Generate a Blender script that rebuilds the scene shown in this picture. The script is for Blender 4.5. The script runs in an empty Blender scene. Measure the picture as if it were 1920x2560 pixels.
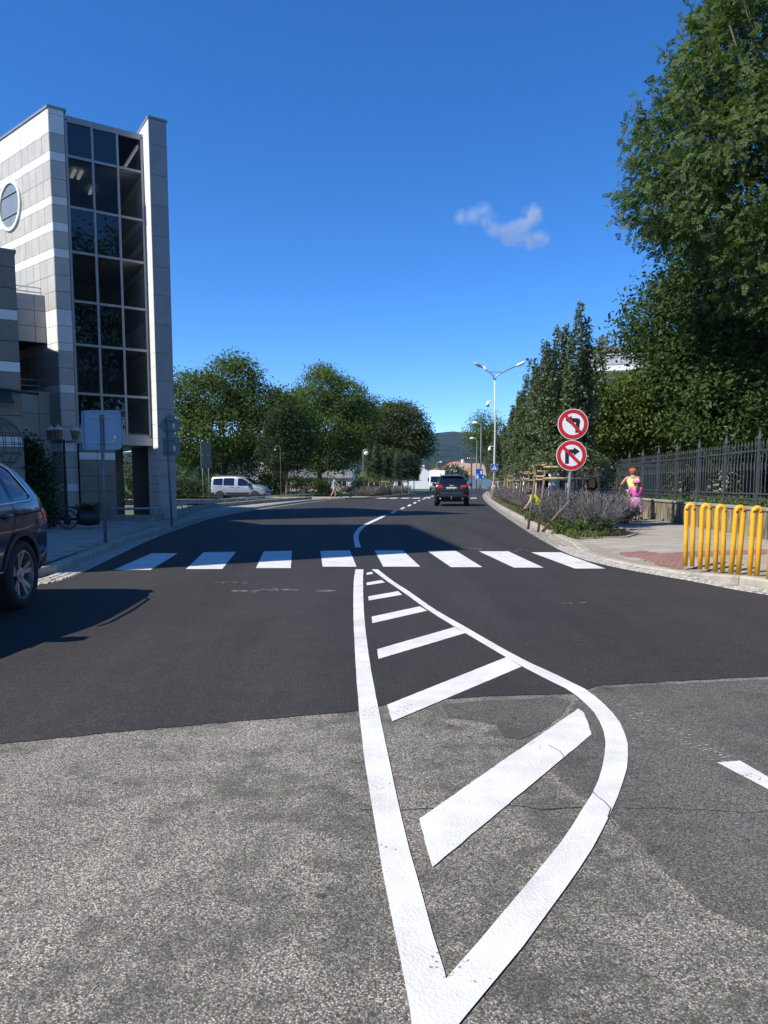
import bpy, bmesh, math, random
import numpy as np
from mathutils import Vector, Matrix
from mathutils.bvhtree import BVHTree

random.seed(7)
R = math.radians
scene = bpy.context.scene
col = scene.collection

# ------------------------------------------------------------------ camera
CAM_H = 1.28
TILT = math.atan(177 / 1800.0)
cam_data = bpy.data.cameras.new('camera')
cam = bpy.data.objects.new('camera', cam_data)
col.objects.link(cam)
cam.location = (0, 0, CAM_H)
cam.rotation_euler = (math.pi / 2 - TILT, 0, 0)
cam_data.sensor_width = 36
cam_data.lens = 1800 / 2560 * 36
cam_data.shift_y = 105 / 2560
cam_data.clip_start = 0.05
cam_data.clip_end = 30000
scene.camera = cam

# ------------------------------------------------------------------ sky and sun
SHX, SHY = 0.83, 0.50                       # shadow run per metre of height
SUN_ELEV = math.atan(1 / math.hypot(SHX, SHY))
SUN_DIR = Vector((-SHX, -SHY, 1)).normalized()   # towards the sun
world = bpy.data.worlds.new('World')
scene.world = world
world.use_nodes = True
wn = world.node_tree
sky = wn.nodes.new('ShaderNodeTexSky')
sky.sky_type = 'NISHITA'
sky.sun_disc = False
sky.sun_elevation = SUN_ELEV
sky.sun_rotation = math.atan2(SUN_DIR.x, SUN_DIR.y)
sky.altitude = 4000
sky.air_density = 1.0
sky.dust_density = 0.0
sky.ozone_density = 3.0
bg = wn.nodes['Background']
hsv = wn.nodes.new('ShaderNodeHueSaturation')
hsv.inputs['Saturation'].default_value = 1.29
hsv.inputs['Hue'].default_value = 0.506
wn.links.new(sky.outputs['Color'], hsv.inputs['Color'])
wn.links.new(hsv.outputs['Color'], bg.inputs['Color'])
bg.inputs['Strength'].default_value = 0.15
sun_data = bpy.data.lights.new('sun', 'SUN')
sun_data.energy = 4.1
sun_data.angle = R(0.53)
sun_data.color = (1.0, 0.93, 0.82)
sun = bpy.data.objects.new('sun', sun_data)
col.objects.link(sun)
sun.rotation_euler = SUN_DIR.to_track_quat('Z', 'Y').to_euler()
sun.location = (-30, -20, 40)

scene.view_settings.view_transform = 'Standard'
scene.view_settings.look = 'None'
scene.view_settings.exposure = 0.72
scene.view_settings.gamma = 1.0
scene.view_settings.use_curve_mapping = False
scene.render.engine = 'CYCLES'
scene.cycles.use_denoising = True
scene.cycles.max_bounces = 8
scene.cycles.transparent_max_bounces = 12
scene.cycles.volume_bounces = 0
scene.cycles.sample_clamp_indirect = 6

# ------------------------------------------------------------------ helpers
def ray(u, v):
    x = (u - 960) / 1800; y = (1385 - v) / 1800
    return x, math.cos(TILT) + y * math.sin(TILT), -math.sin(TILT) + y * math.cos(TILT)

def G(u, v, z=0.0):
    """measured point of the photograph -> place on level ground z"""
    x, y, w = ray(u, v); t = (z - CAM_H) / w
    return Vector((x * t, y * t, z))

def at(u, v, Y):
    """measured point of the photograph -> place at distance Y"""
    x, y, w = ray(u, v); t = Y / y
    return Vector((x * t, Y, CAM_H + w * t))

def tag(o, label=None, cat=None, group=None, kind=None):
    if label: o['label'] = label
    if cat: o['category'] = cat
    if group: o['group'] = group
    if kind: o['kind'] = kind
    return o

def empty(name, loc=(0, 0, 0), rz=0.0, label=None, cat=None, group=None):
    o = bpy.data.objects.new(name, None)
    col.objects.link(o)
    o.location = loc
    o.rotation_euler = (0, 0, rz)
    o.empty_display_size = 0.2
    return tag(o, label, cat, group)

def link_mesh(name, me, mat=None, parent=None, loc=None, rz=None):
    o = bpy.data.objects.new(name, me)
    col.objects.link(o)
    if mat is not None and len(me.materials) == 0:
        for m in (mat if isinstance(mat, (list, tuple)) else [mat]):
            me.materials.append(m)
    if parent is not None: o.parent = parent
    if loc is not None: o.location = loc
    if rz is not None: o.rotation_euler = (0, 0, rz)
    return o

def kids(o):
    return [c for c in bpy.data.objects if c.parent == o]

def copy_tree(root, children, loc, rz=0.0, scale=None):
    """copy of a thing and its parts; children = [(part, [subparts])]"""
    r = root.copy(); col.objects.link(r)
    r.location = loc; r.rotation_euler = (0, 0, rz)
    if scale is not None: r.scale = scale
    for c, subs in children:
        cc = c.copy(); col.objects.link(cc); cc.parent = r
        for s in subs:
            ss = s.copy(); col.objects.link(ss); ss.parent = cc
    return r

class MB:
    """collects shapes; build() links them as one mesh object"""
    def __init__(self):
        self.v = []; self.f = []; self.m = []; self.cur = 0
    def add(self, vs, fs):
        b = len(self.v)
        self.v.extend([tuple(p) for p in vs])
        for f in fs:
            self.f.append(tuple(i + b for i in f)); self.m.append(self.cur)
        return self
    def box(self, x0, x1, y0, y1, z0, z1):
        vs = [(x0,y0,z0),(x1,y0,z0),(x1,y1,z0),(x0,y1,z0),(x0,y0,z1),(x1,y0,z1),(x1,y1,z1),(x0,y1,z1)]
        return self.add(vs, [(0,3,2,1),(4,5,6,7),(0,1,5,4),(1,2,6,5),(2,3,7,6),(3,0,4,7)])
    def obox(self, o, ex, ey, ez):
        """box from corner o along three edge vectors"""
        o, ex, ey, ez = Vector(o), Vector(ex), Vector(ey), Vector(ez)
        vs = [o, o+ex, o+ex+ey, o+ey, o+ez, o+ex+ez, o+ex+ey+ez, o+ey+ez]
        return self.add(vs, [(0,3,2,1),(4,5,6,7),(0,1,5,4),(1,2,6,5),(2,3,7,6),(3,0,4,7)])
    def tube(self, pts, rad, n=8, cap=True, up=None):
        pts = [Vector(p) for p in pts]
        rr = rad if isinstance(rad, (list, tuple)) else [rad] * len(pts)
        rings = []
        prev = None
        for i, p in enumerate(pts):
            d = (pts[min(i+1, len(pts)-1)] - pts[max(i-1, 0)])
            if d.length < 1e-9: d = Vector((0,0,1))
            d.normalize()
            if prev is None:
                a = Vector((0,0,1)) if abs(d.z) < 0.9 else Vector((1,0,0))
                s = d.cross(a).normalized()
            else:
                s = (prev - d * prev.dot(d))
                s = s.normalized() if s.length > 1e-6 else d.orthogonal().normalized()
            prev = s
            t = d.cross(s)
            rings.append([p + (s * math.cos(2*math.pi*k/n) + t * math.sin(2*math.pi*k/n)) * rr[i] for k in range(n)])
        vs = [q for r_ in rings for q in r_]
        fs = []
        for i in range(len(pts) - 1):
            for k in range(n):
                fs.append((i*n+k, i*n+(k+1)%n, (i+1)*n+(k+1)%n, (i+1)*n+k))
        if cap:
            fs.append(tuple(range(n-1, -1, -1)))
            fs.append(tuple((len(pts)-1)*n + k for k in range(n)))
        return self.add(vs, fs)
    def lathe(self, prof, n=16, c=(0,0,0), axis='Z'):
        """prof = [(r, h)] along axis"""
        vs = []
        for r_, h in prof:
            for k in range(n):
                a = 2*math.pi*k/n
                if axis == 'Z': q = (c[0]+r_*math.cos(a), c[1]+r_*math.sin(a), c[2]+h)
                elif axis == 'Y': q = (c[0]+r_*math.cos(a), c[1]+h, c[2]+r_*math.sin(a))
                else: q = (c[0]+h, c[1]+r_*math.cos(a), c[2]+r_*math.sin(a))
                vs.append(q)
        fs = []
        for i in range(len(prof)-1):
            for k in range(n):
                fs.append((i*n+k, i*n+(k+1)%n, (i+1)*n+(k+1)%n, (i+1)*n+k))
        fs.append(tuple(range(n-1, -1, -1)))
        fs.append(tuple((len(prof)-1)*n+k for k in range(n)))
        return self.add(vs, fs)
    def prism(self, pts, vec):
        """polygon (3D points) extruded along vec"""
        pts = [Vector(p) for p in pts]; vec = Vector(vec); n = len(pts)
        vs = pts + [p + vec for p in pts]
        fs = [tuple(range(n-1, -1, -1)), tuple(range(n, 2*n))]
        for k in range(n): fs.append((k, (k+1)%n, n+(k+1)%n, n+k))
        return self.add(vs, fs)
    def poly(self, pts):
        return self.add(pts, [tuple(range(len(pts)))])
    def strip(self, a, b):
        """ribbon between two polylines of equal length"""
        n = len(a)
        return self.add(list(a) + list(b), [(i, i+1, n+i+1, n+i) for i in range(n-1)])
    def mesh(self, name, smooth=False):
        me = bpy.data.meshes.new(name)
        me.from_pydata(self.v, [], self.f)
        if any(self.m): me.polygons.foreach_set('material_index', self.m)
        me.update()
        bm = bmesh.new(); bm.from_mesh(me)
        bmesh.ops.recalc_face_normals(bm, faces=bm.faces)
        bm.to_mesh(me); bm.free()
        if smooth:
            me.polygons.foreach_set('use_smooth', [True] * len(me.polygons))
        return me
    def build(self, name, mat, parent=None, smooth=False, loc=None, rz=None, bevel=0):
        o = link_mesh(name, self.mesh(name, smooth), mat, parent, loc, rz)
        if bevel:
            b = o.modifiers.new('bevel', 'BEVEL'); b.width = bevel; b.segments = 2
            b.limit_method = 'ANGLE'; b.angle_limit = R(40)
        return o

def eval_mesh(o):
    """mesh of an object with its modifiers; removes the object"""
    dg = bpy.context.evaluated_depsgraph_get(); dg.update()
    me = bpy.data.meshes.new_from_object(o.evaluated_get(dg))
    bpy.data.objects.remove(o, do_unlink=True)
    return me

def fast_mesh(name, V, F, smooth=False):
    """numpy verts (n,3), faces (m,4)"""
    me = bpy.data.meshes.new(name)
    V = np.asarray(V, dtype=np.float32); F = np.asarray(F, dtype=np.int32)
    k = F.shape[1]
    me.vertices.add(len(V)); me.vertices.foreach_set('co', V.ravel())
    me.loops.add(F.size); me.loops.foreach_set('vertex_index', F.ravel())
    me.polygons.add(len(F)); me.polygons.foreach_set('loop_start', np.arange(0, F.size, k, dtype=np.int32))
    me.update(calc_edges=True)
    if smooth: me.polygons.foreach_set('use_smooth', np.ones(len(F), dtype=bool))
    return me

def resample(pts, step):
    pts = [Vector(p) for p in pts]; out = [pts[0]]
    acc = 0.0
    for a, b in zip(pts[:-1], pts[1:]):
        L = (b - a).length; n = max(1, int(round(L / step)))
        for k in range(1, n + 1): out.append(a.lerp(b, k / n))
    return out

def spline(pts, per=8):
    """Catmull-Rom through points"""
    P = [Vector(p) for p in pts]; P = [P[0]*2-P[1]] + P + [P[-1]*2-P[-2]]
    out = []
    for i in range(1, len(P)-2):
        for k in range(per):
            t = k / per; a, b, c, d = P[i-1:i+3]
            out.append(0.5*((2*b)+(c-a)*t+(2*a-5*b+4*c-d)*t*t+(3*b-a-3*c+d)*t**3))
    out.append(P[-2])
    return out

def offset_line(pts, d):
    """offset a ground polyline sideways (positive = right of travel)"""
    out = []
    for i, p in enumerate(pts):
        t = pts[min(i+1, len(pts)-1)] - pts[max(i-1, 0)]
        n = Vector((t.y, -t.x, 0)).normalized()
        out.append(p + n * d)
    return out

# ------------------------------------------------------------------ materials
def nodes_of(name):
    m = bpy.data.materials.new(name); m.use_nodes = True
    nt = m.node_tree
    return m, nt, nt.nodes['Principled BSDF']

def N(nt, typ, **kw):
    n = nt.nodes.new(typ)
    for k, v in kw.items():
        if k in n.inputs.keys(): n.inputs[k].default_value = v
        else: setattr(n, k, v)
    return n

def ramp(nt, stops):
    r_ = nt.nodes.new('ShaderNodeValToRGB')
    e = r_.color_ramp.elements
    while len(e) < len(stops): e.new(0.5)
    for el, (p, c) in zip(e, stops):
        el.position = p; el.color = (*c, 1) if len(c) == 3 else c
    return r_

def M(name, c, rough=0.6, metal=0.0, spec=0.5, var=0.0, vscale=4.0, bump=0.0, bscale=40.0, coat=0.0, world_co=False, c2=None, stretch=None, emit=None):
    """principled material with procedural tone variation and fine relief"""
    m, nt, b = nodes_of(name)
    b.inputs['Base Color'].default_value = (*c, 1)
    b.inputs['Roughness'].default_value = rough
    b.inputs['Metallic'].default_value = metal
    b.inputs['Specular IOR Level'].default_value = spec
    if coat:
        b.inputs['Coat Weight'].default_value = coat
        b.inputs['Coat Roughness'].default_value = 0.03
    L = nt.links.new
    tc = nt.nodes.new('ShaderNodeTexCoord')
    src = tc.outputs['Object']
    if world_co:
        src = nt.nodes.new('ShaderNodeNewGeometry').outputs['Position']
    if stretch:
        mp = N(nt, 'ShaderNodeMapping'); mp.inputs['Scale'].default_value = stretch
        L(src, mp.inputs['Vector']); src = mp.outputs['Vector']
    if var:
        nz = N(nt, 'ShaderNodeTexNoise', Scale=vscale, Detail=6.0, Roughness=0.65)
        L(src, nz.inputs['Vector'])
        d = c2 if c2 else tuple(x * (1 - var) for x in c)
        u = tuple(min(1, x * (1 + var)) for x in c)
        rp = ramp(nt, [(0.3, d), (0.7, u)])
        L(nz.outputs['Fac'], rp.inputs['Fac'])
        oi = nt.nodes.new('ShaderNodeObjectInfo')
        mr = N(nt, 'ShaderNodeMapRange'); mr.inputs['To Min'].default_value = 1 - var * 0.35; mr.inputs['To Max'].default_value = 1 + var * 0.35
        L(oi.outputs['Random'], mr.inputs['Value'])
        mx = N(nt, 'ShaderNodeVectorMath', operation='SCALE')
        L(rp.outputs['Color'], mx.inputs[0]); L(mr.outputs['Result'], mx.inputs['Scale'])
        L(mx.outputs['Vector'], b.inputs['Base Color'])
        rr = N(nt, 'ShaderNodeMapRange'); rr.inputs['To Min'].default_value = max(0, rough - 0.1); rr.inputs['To Max'].default_value = min(1, rough + 0.1)
        L(nz.outputs['Fac'], rr.inputs['Value']); L(rr.outputs['Result'], b.inputs['Roughness'])
    if bump:
        nb = N(nt, 'ShaderNodeTexNoise', Scale=bscale, Detail=4.0)
        L(src, nb.inputs['Vector'])
        bp = N(nt, 'ShaderNodeBump', Strength=bump, Distance=0.01)
        L(nb.outputs['Fac'], bp.inputs['Height']); L(bp.outputs['Normal'], b.inputs['Normal'])
    if emit:
        b.inputs['Emission Color'].default_value = (*emit[0], 1); b.inputs['Emission Strength'].default_value = emit[1]
    return m

def asphalt(name, dark, light, scale, contrast, blotch, specks=0.0, bump=0.5, warm=(1, 0.98, 0.93)):
    """asphalt with visible stone chips: chip colours per cell, binder between, tar blotches"""
    m, nt, b = nodes_of(name); L = nt.links.new
    pos = nt.nodes.new('ShaderNodeNewGeometry').outputs['Position']
    vo = N(nt, 'ShaderNodeTexVoronoi', Scale=scale, Randomness=1.0)
    wob = N(nt, 'ShaderNodeTexNoise', Scale=scale * 0.8, Detail=2.0)
    L(pos, wob.inputs['Vector'])
    wm = N(nt, 'ShaderNodeVectorMath', operation='SCALE'); wm.inputs['Scale'].default_value = 0.6 / scale
    L(wob.outputs['Color'], wm.inputs[0])
    wa = N(nt, 'ShaderNodeVectorMath', operation='ADD'); L(pos, wa.inputs[0]); L(wm.outputs['Vector'], wa.inputs[1])
    L(wa.outputs['Vector'], vo.inputs['Vector'])
    sep = nt.nodes.new('ShaderNodeSeparateColor'); L(vo.outputs['Color'], sep.inputs['Color'])
    mid = tuple((d * 0.45 + l * 0.55) for d, l in zip(dark, light))
    lo = tuple(d * 1.2 for d in dark)
    rp = ramp(nt, [(0.0, lo), (0.4, tuple(x*0.75 for x in mid)), (0.72, mid), (1.0, tuple(x * w for x, w in zip(light, warm)))])
    L(sep.outputs['Red'], rp.inputs['Fac'])
    # binder between the chips
    edge = N(nt, 'ShaderNodeMapRange'); edge.inputs['From Min'].default_value = 0.25; edge.inputs['From Max'].default_value = 0.62
    L(vo.outputs['Distance'], edge.inputs['Value'])
    em = N(nt, 'ShaderNodeMath', operation='MULTIPLY'); em.inputs[1].default_value = contrast; L(edge.outputs['Result'], em.inputs[0])
    mx = N(nt, 'ShaderNodeMix', data_type='RGBA'); mx.inputs['B'].default_value = (*dark, 1)
    L(em.outputs['Value'], mx.inputs['Factor']); L(rp.outputs['Color'], mx.inputs['A'])
    # worn and tarry areas
    b1 = N(nt, 'ShaderNodeTexNoise', Scale=1.1, Detail=5.0, Roughness=0.6); L(pos, b1.inputs['Vector'])
    b2 = N(nt, 'ShaderNodeTexNoise', Scale=5.5, Detail=6.0, Roughness=0.7); L(pos, b2.inputs['Vector'])
    ad = N(nt, 'ShaderNodeMath', operation='ADD'); L(b1.outputs['Fac'], ad.inputs[0]); L(b2.outputs['Fac'], ad.inputs[1])
    br = N(nt, 'ShaderNodeMapRange'); br.inputs['From Min'].default_value = 0.84; br.inputs['From Max'].default_value = 1.06
    br.inputs['To Min'].default_value = blotch; br.inputs['To Max'].default_value = 0.0; br.clamp = True
    L(ad.outputs['Value'], br.inputs['Value'])
    m2 = N(nt, 'ShaderNodeMix', data_type='RGBA'); m2.inputs['B'].default_value = (*[d * 1.15 for d in dark], 1)
    L(br.outputs['Result'], m2.inputs['Factor']); L(mx.outputs['Result'], m2.inputs['A'])
    # oil drips
    v2 = N(nt, 'ShaderNodeTexVoronoi', Scale=7.0); L(pos, v2.inputs['Vector'])
    s2 = nt.nodes.new('ShaderNodeSeparateColor'); L(v2.outputs['Color'], s2.inputs['Color'])
    rad = N(nt, 'ShaderNodeMapRange'); rad.inputs['To Min'].default_value = -0.12; rad.inputs['To Max'].default_value = 0.15
    L(s2.outputs['Green'], rad.inputs['Value'])
    lt = N(nt, 'ShaderNodeMath', operation='LESS_THAN'); L(v2.outputs['Distance'], lt.inputs[0]); L(rad.outputs['Result'], lt.inputs[1])
    ltm = N(nt, 'ShaderNodeMath', operation='MULTIPLY'); ltm.inputs[1].default_value = 0.72 if blotch > 0.2 else 0.15; L(lt.outputs['Value'], ltm.inputs[0])
    m3 = N(nt, 'ShaderNodeMix', data_type='RGBA'); m3.inputs['B'].default_value = (*[d * 0.8 for d in dark], 1)
    L(ltm.outputs['Value'], m3.inputs['Factor']); L(m2.outputs['Result'], m3.inputs['A'])
    out = m3.outputs['Result']
    if specks:
        v3 = N(nt, 'ShaderNodeTexVoronoi', Scale=26.0); L(pos, v3.inputs['Vector'])
        l3 = N(nt, 'ShaderNodeMath', operation='LESS_THAN'); l3.inputs[1].default_value = specks; L(v3.outputs['Distance'], l3.inputs[0])
        m4 = N(nt, 'ShaderNodeMix', data_type='RGBA'); m4.inputs['B'].default_value = (0.35, 0.34, 0.32, 1)
        L(l3.outputs['Value'], m4.inputs['Factor']); L(out, m4.inputs['A']); out = m4.outputs['Result']
    # wheel tracks and long worn streaks along the carriageway
    mp = N(nt, 'ShaderNodeMapping'); mp.inputs['Scale'].default_value = (1.1, 0.10, 1); L(pos, mp.inputs['Vector'])
    wt = N(nt, 'ShaderNodeTexNoise', Scale=1.0, Detail=4.0, Roughness=0.6); L(mp.outputs['Vector'], wt.inputs['Vector'])
    wr = N(nt, 'ShaderNodeMapRange'); wr.inputs['From Min'].default_value = 0.3; wr.inputs['From Max'].default_value = 0.7; wr.inputs['To Min'].default_value = 0.78; wr.inputs['To Max'].default_value = 1.22
    L(wt.outputs['Fac'], wr.inputs['Value'])
    ws = N(nt, 'ShaderNodeVectorMath', operation='SCALE'); L(out, ws.inputs[0]); L(wr.outputs['Result'], ws.inputs['Scale'])
    L(ws.outputs['Vector'], b.inputs['Base Color'])
    b.inputs['Roughness'].default_value = 0.85
    b.inputs['Specular IOR Level'].default_value = 0.3
    inv = N(nt, 'ShaderNodeMath', operation='SUBTRACT'); inv.inputs[0].default_value = 1.0; L(vo.outputs['Distance'], inv.inputs[1])
    bp = N(nt, 'ShaderNodeBump', Strength=bump, Distance=0.5 / scale)
    L(inv.outputs['Value'], bp.inputs['Height']); L(bp.outputs['Normal'], b.inputs['Normal'])
    return m

def paint_marking(name):
    m, nt, b = nodes_of(name); L = nt.links.new
    pos = nt.nodes.new('ShaderNodeNewGeometry').outputs['Position']
    nz = N(nt, 'ShaderNodeTexNoise', Scale=3.0, Detail=8.0, Roughness=0.7); L(pos, nz.inputs['Vector'])
    rp = ramp(nt, [(0.28, (0.50, 0.49, 0.46)), (0.55, (0.66, 0.655, 0.63)), (0.7, (0.72, 0.72, 0.70))]); L(nz.outputs['Fac'], rp.inputs['Fac'])
    vo = N(nt, 'ShaderNodeTexVoronoi', Scale=120.0); L(pos, vo.inputs['Vector'])
    s = nt.nodes.new('ShaderNodeSeparateColor'); L(vo.outputs['Color'], s.inputs['Color'])
    n2 = N(nt, 'ShaderNodeTexNoise', Scale=1.6, Detail=4.0); L(pos, n2.inputs['Vector'])
    mu = N(nt, 'ShaderNodeMath', operation='MULTIPLY'); L(s.outputs['Red'], mu.inputs[0]); L(n2.outputs['Fac'], mu.inputs[1])
    gt = N(nt, 'ShaderNodeMath', operation='GREATER_THAN'); gt.inputs[1].default_value = 0.57; L(mu.outputs['Value'], gt.inputs[0])
    mx = N(nt, 'ShaderNodeMix', data_type='RGBA'); mx.inputs['B'].default_value = (0.25, 0.25, 0.24, 1)
    L(gt.outputs['Value'], mx.inputs['Factor']); L(rp.outputs['Color'], mx.inputs['A']); L(mx.outputs['Result'], b.inputs['Base Color'])
    b.inputs['Roughness'].default_value = 0.7
    v2 = N(nt, 'ShaderNodeTexVoronoi', Scale=95.0); L(pos, v2.inputs['Vector'])
    bp = N(nt, 'ShaderNodeBump', Strength=0.35, Distance=0.004); L(v2.outputs['Distance'], bp.inputs['Height']); L(bp.outputs['Normal'], b.inputs['Normal'])
    return m

def leaf_mat(name, c1, c2, trans=0.3, rough=0.65, spec=0.18):
    m, nt, b = nodes_of(name); L = nt.links.new
    g = nt.nodes.new('ShaderNodeNewGeometry')
    nz = N(nt, 'ShaderNodeTexNoise', Scale=0.9, Detail=3.0); L(g.outputs['Position'], nz.inputs['Vector'])
    ad = N(nt, 'ShaderNodeMath', operation='MULTIPLY_ADD'); ad.inputs[1].default_value = 0.6
    sb = N(nt, 'ShaderNodeMath', operation='MULTIPLY'); sb.inputs[1].default_value = 0.4; L(nz.outputs['Fac'], sb.inputs[0])
    L(g.outputs['Random Per Island'], ad.inputs[0]); L(sb.outputs['Value'], ad.inputs[2])
    rp = ramp(nt, [(0.05, c1), (0.85, c2)]); L(ad.outputs['Value'], rp.inputs['Fac'])
    L(rp.outputs['Color'], b.inputs['Base Color'])
    b.inputs['Roughness'].default_value = rough
    b.inputs['Specular IOR Level'].default_value = spec
    if trans:
        tr = nt.nodes.new('ShaderNodeBsdfTranslucent')
        vm = N(nt, 'ShaderNodeVectorMath', operation='MULTIPLY'); vm.inputs[1].default_value = (1.3, 1.5, 0.5)
        L(rp.outputs['Color'], vm.inputs[0]); L(vm.outputs['Vector'], tr.inputs['Color'])
        mx = nt.nodes.new('ShaderNodeMixShader'); mx.inputs['Fac'].default_value = trans
        L(b.outputs['BSDF'], mx.inputs[1]); L(tr.outputs['BSDF'], mx.inputs[2])
        L(mx.outputs['Shader'], nt.nodes['Material Output'].inputs['Surface'])
    return m

def glass_mat(name, tint, clear, body=0.25):
    """tinted facade glass: clear reflection over partly see-through dark glass"""
    m, nt, b = nodes_of(name); L = nt.links.new
    b.inputs['Base Color'].default_value = (*tint, 1)
    b.inputs['Roughness'].default_value = 0.02
    b.inputs['IOR'].default_value = 1.6
    b.inputs['Specular IOR Level'].default_value = 0.75
    nz = N(nt, 'ShaderNodeTexNoise', Scale=0.6, Detail=1.0)
    tc = nt.nodes.new('ShaderNodeTexCoord'); L(tc.outputs['Object'], nz.inputs['Vector'])
    bp = N(nt, 'ShaderNodeBump', Strength=0.03, Distance=0.05); L(nz.outputs['Fac'], bp.inputs['Height']); L(bp.outputs['Normal'], b.inputs['Normal'])
    if clear > 0:
        tr = nt.nodes.new('ShaderNodeBsdfTransparent'); tr.inputs['Color'].default_value = (clear, clear * 1.03, clear * 1.02, 1)
        fr = nt.nodes.new('ShaderNodeFresnel'); fr.inputs['IOR'].default_value = 1.6
        mr = N(nt, 'ShaderNodeMapRange'); mr.inputs['To Min'].default_value = body; mr.inputs['To Max'].default_value = 1.0
        L(fr.outputs['Fac'], mr.inputs['Value'])
        mx = nt.nodes.new('ShaderNodeMixShader')
        L(mr.outputs['Result'], mx.inputs['Fac']); L(tr.outputs['BSDF'], mx.inputs[1]); L(b.outputs['BSDF'], mx.inputs[2])
        L(mx.outputs['Shader'], nt.nodes['Material Output'].inputs['Surface'])
    return m

MAT = dict(
    old_asphalt=asphalt('old_asphalt', (0.052, 0.048, 0.041), (0.68, 0.635, 0.55), 175, 0.76, 0.66),
    mid_asphalt=asphalt('mid_asphalt', (0.045, 0.043, 0.040), (0.30, 0.285, 0.255), 160, 0.7, 0.5),
    new_asphalt=asphalt('new_asphalt', (0.020, 0.019, 0.019), (0.092, 0.087, 0.080), 150, 0.72, 0.34, specks=0.016, bump=0.45),
    tar=asphalt('tar', (0.036, 0.034, 0.032), (0.22, 0.21, 0.19), 170, 0.6, 0.3),
    marking=paint_marking('marking_paint'),
    crack=M('crack_dark', (0.03, 0.03, 0.03), 0.9, var=0.3, vscale=30),
    kerb=M('kerb_concrete', (0.36, 0.33, 0.27), 0.85, var=0.25, vscale=6, bump=0.25, bscale=90, world_co=True),
    sett=M('granite_sett', (0.40, 0.38, 0.34), 0.8, var=0.35, vscale=18, bump=0.4, bscale=70, world_co=True),
    mortar=M('gutter_mortar', (0.22, 0.21, 0.19), 0.9, var=0.3, vscale=25, bump=0.4, bscale=120, world_co=True),
    slab=M('paving_slab', (0.33, 0.30, 0.25), 0.85, var=0.16, vscale=3.0, bump=0.2, bscale=120, world_co=True),
    slab_red=M('red_paving', (0.26, 0.145, 0.12), 0.85, var=0.2, vscale=5, bump=0.2, bscale=120, world_co=True),
    slab_left=M('left_paving', (0.36, 0.33, 0.28), 0.85, var=0.16, vscale=3.0, bump=0.2, bscale=120, world_co=True),
    joint=M('paving_joint', (0.25, 0.225, 0.185), 0.95, var=0.2, vscale=12, world_co=True),
    soil=M('bed_soil', (0.075, 0.055, 0.038), 0.95, var=0.4, vscale=9, bump=0.8, bscale=30, world_co=True),
    lawn=M('lawn_green', (0.055, 0.095, 0.025), 0.9, var=0.4, vscale=1.5, bump=0.8, bscale=60, world_co=True),
    ground=M('far_ground', (0.10, 0.12, 0.06), 0.95, var=0.3, vscale=0.05, world_co=True),
    concrete=M('old_concrete', (0.30, 0.28, 0.24), 0.9, var=0.3, vscale=5, bump=0.35, bscale=60, world_co=True),
    steel=M('galvanised_steel', (0.34, 0.35, 0.36), 0.5, metal=0.5, var=0.18, vscale=9),
    steel_dark=M('weathered_grey_post', (0.16, 0.165, 0.17), 0.55, metal=0.3, var=0.18, vscale=9),
    iron=M('black_iron', (0.022, 0.023, 0.026), 0.55, var=0.3, vscale=12),
    fence_iron=M('charcoal_iron_paint', (0.055, 0.060, 0.066), 0.5, var=0.2, vscale=10),
    black=M('black_plastic', (0.012, 0.012, 0.013), 0.5, var=0.2, vscale=20),
    tyre=M('tyre_rubber', (0.018, 0.018, 0.019), 0.8, var=0.3, vscale=30, bump=0.2, bscale=200),
    chrome=M('chrome_trim', (0.75, 0.76, 0.78), 0.15, metal=1.0, var=0.05, vscale=8),
    alloy=M('alloy_rim', (0.42, 0.43, 0.45), 0.3, metal=0.8, var=0.1, vscale=12),
    white=M('white_paint', (0.78, 0.78, 0.76), 0.6, var=0.06, vscale=5),
    wood=M('stake_wood', (0.42, 0.31, 0.17), 0.75, var=0.3, vscale=5, stretch=(6, 6, 0.6), bump=0.2, bscale=30),
    wood_grey=M('weathered_wood', (0.17, 0.135, 0.105), 0.85, var=0.35, vscale=5, stretch=(6, 6, 0.6), bump=0.3, bscale=30),
    limewash=M('limewashed_trunk', (0.70, 0.69, 0.66), 0.85, var=0.2, vscale=9, bump=0.4, bscale=30),
    bark=M('tree_bark', (0.115, 0.09, 0.065), 0.9, var=0.4, vscale=4, stretch=(5, 5, 1), bump=0.7, bscale=14),
    yellow=M('yellow_bollard_paint', (0.78, 0.39, 0.014), 0.5, var=0.16, vscale=5, bump=0.08, bscale=60),
    scuff=M('bare_scuff', (0.06, 0.045, 0.03), 0.7, var=0.4, vscale=40),
)
# ================================================================== ground, road, pavements
def struct(name, mb, mat, parent=None, smooth=False):
    o = mb.build(name, mat, parent, smooth)
    if parent is None: o['kind'] = 'structure'
    return o

def sheet(pts, z):
    return [(p[0], p[1], z) for p in pts]

mb = MB(); mb.poly([(-4000, -600, -0.35), (4000, -600, -0.35), (4000, 4000, -0.35), (-4000, 4000, -0.35)])
struct('ground', mb, MAT['ground'])

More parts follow.
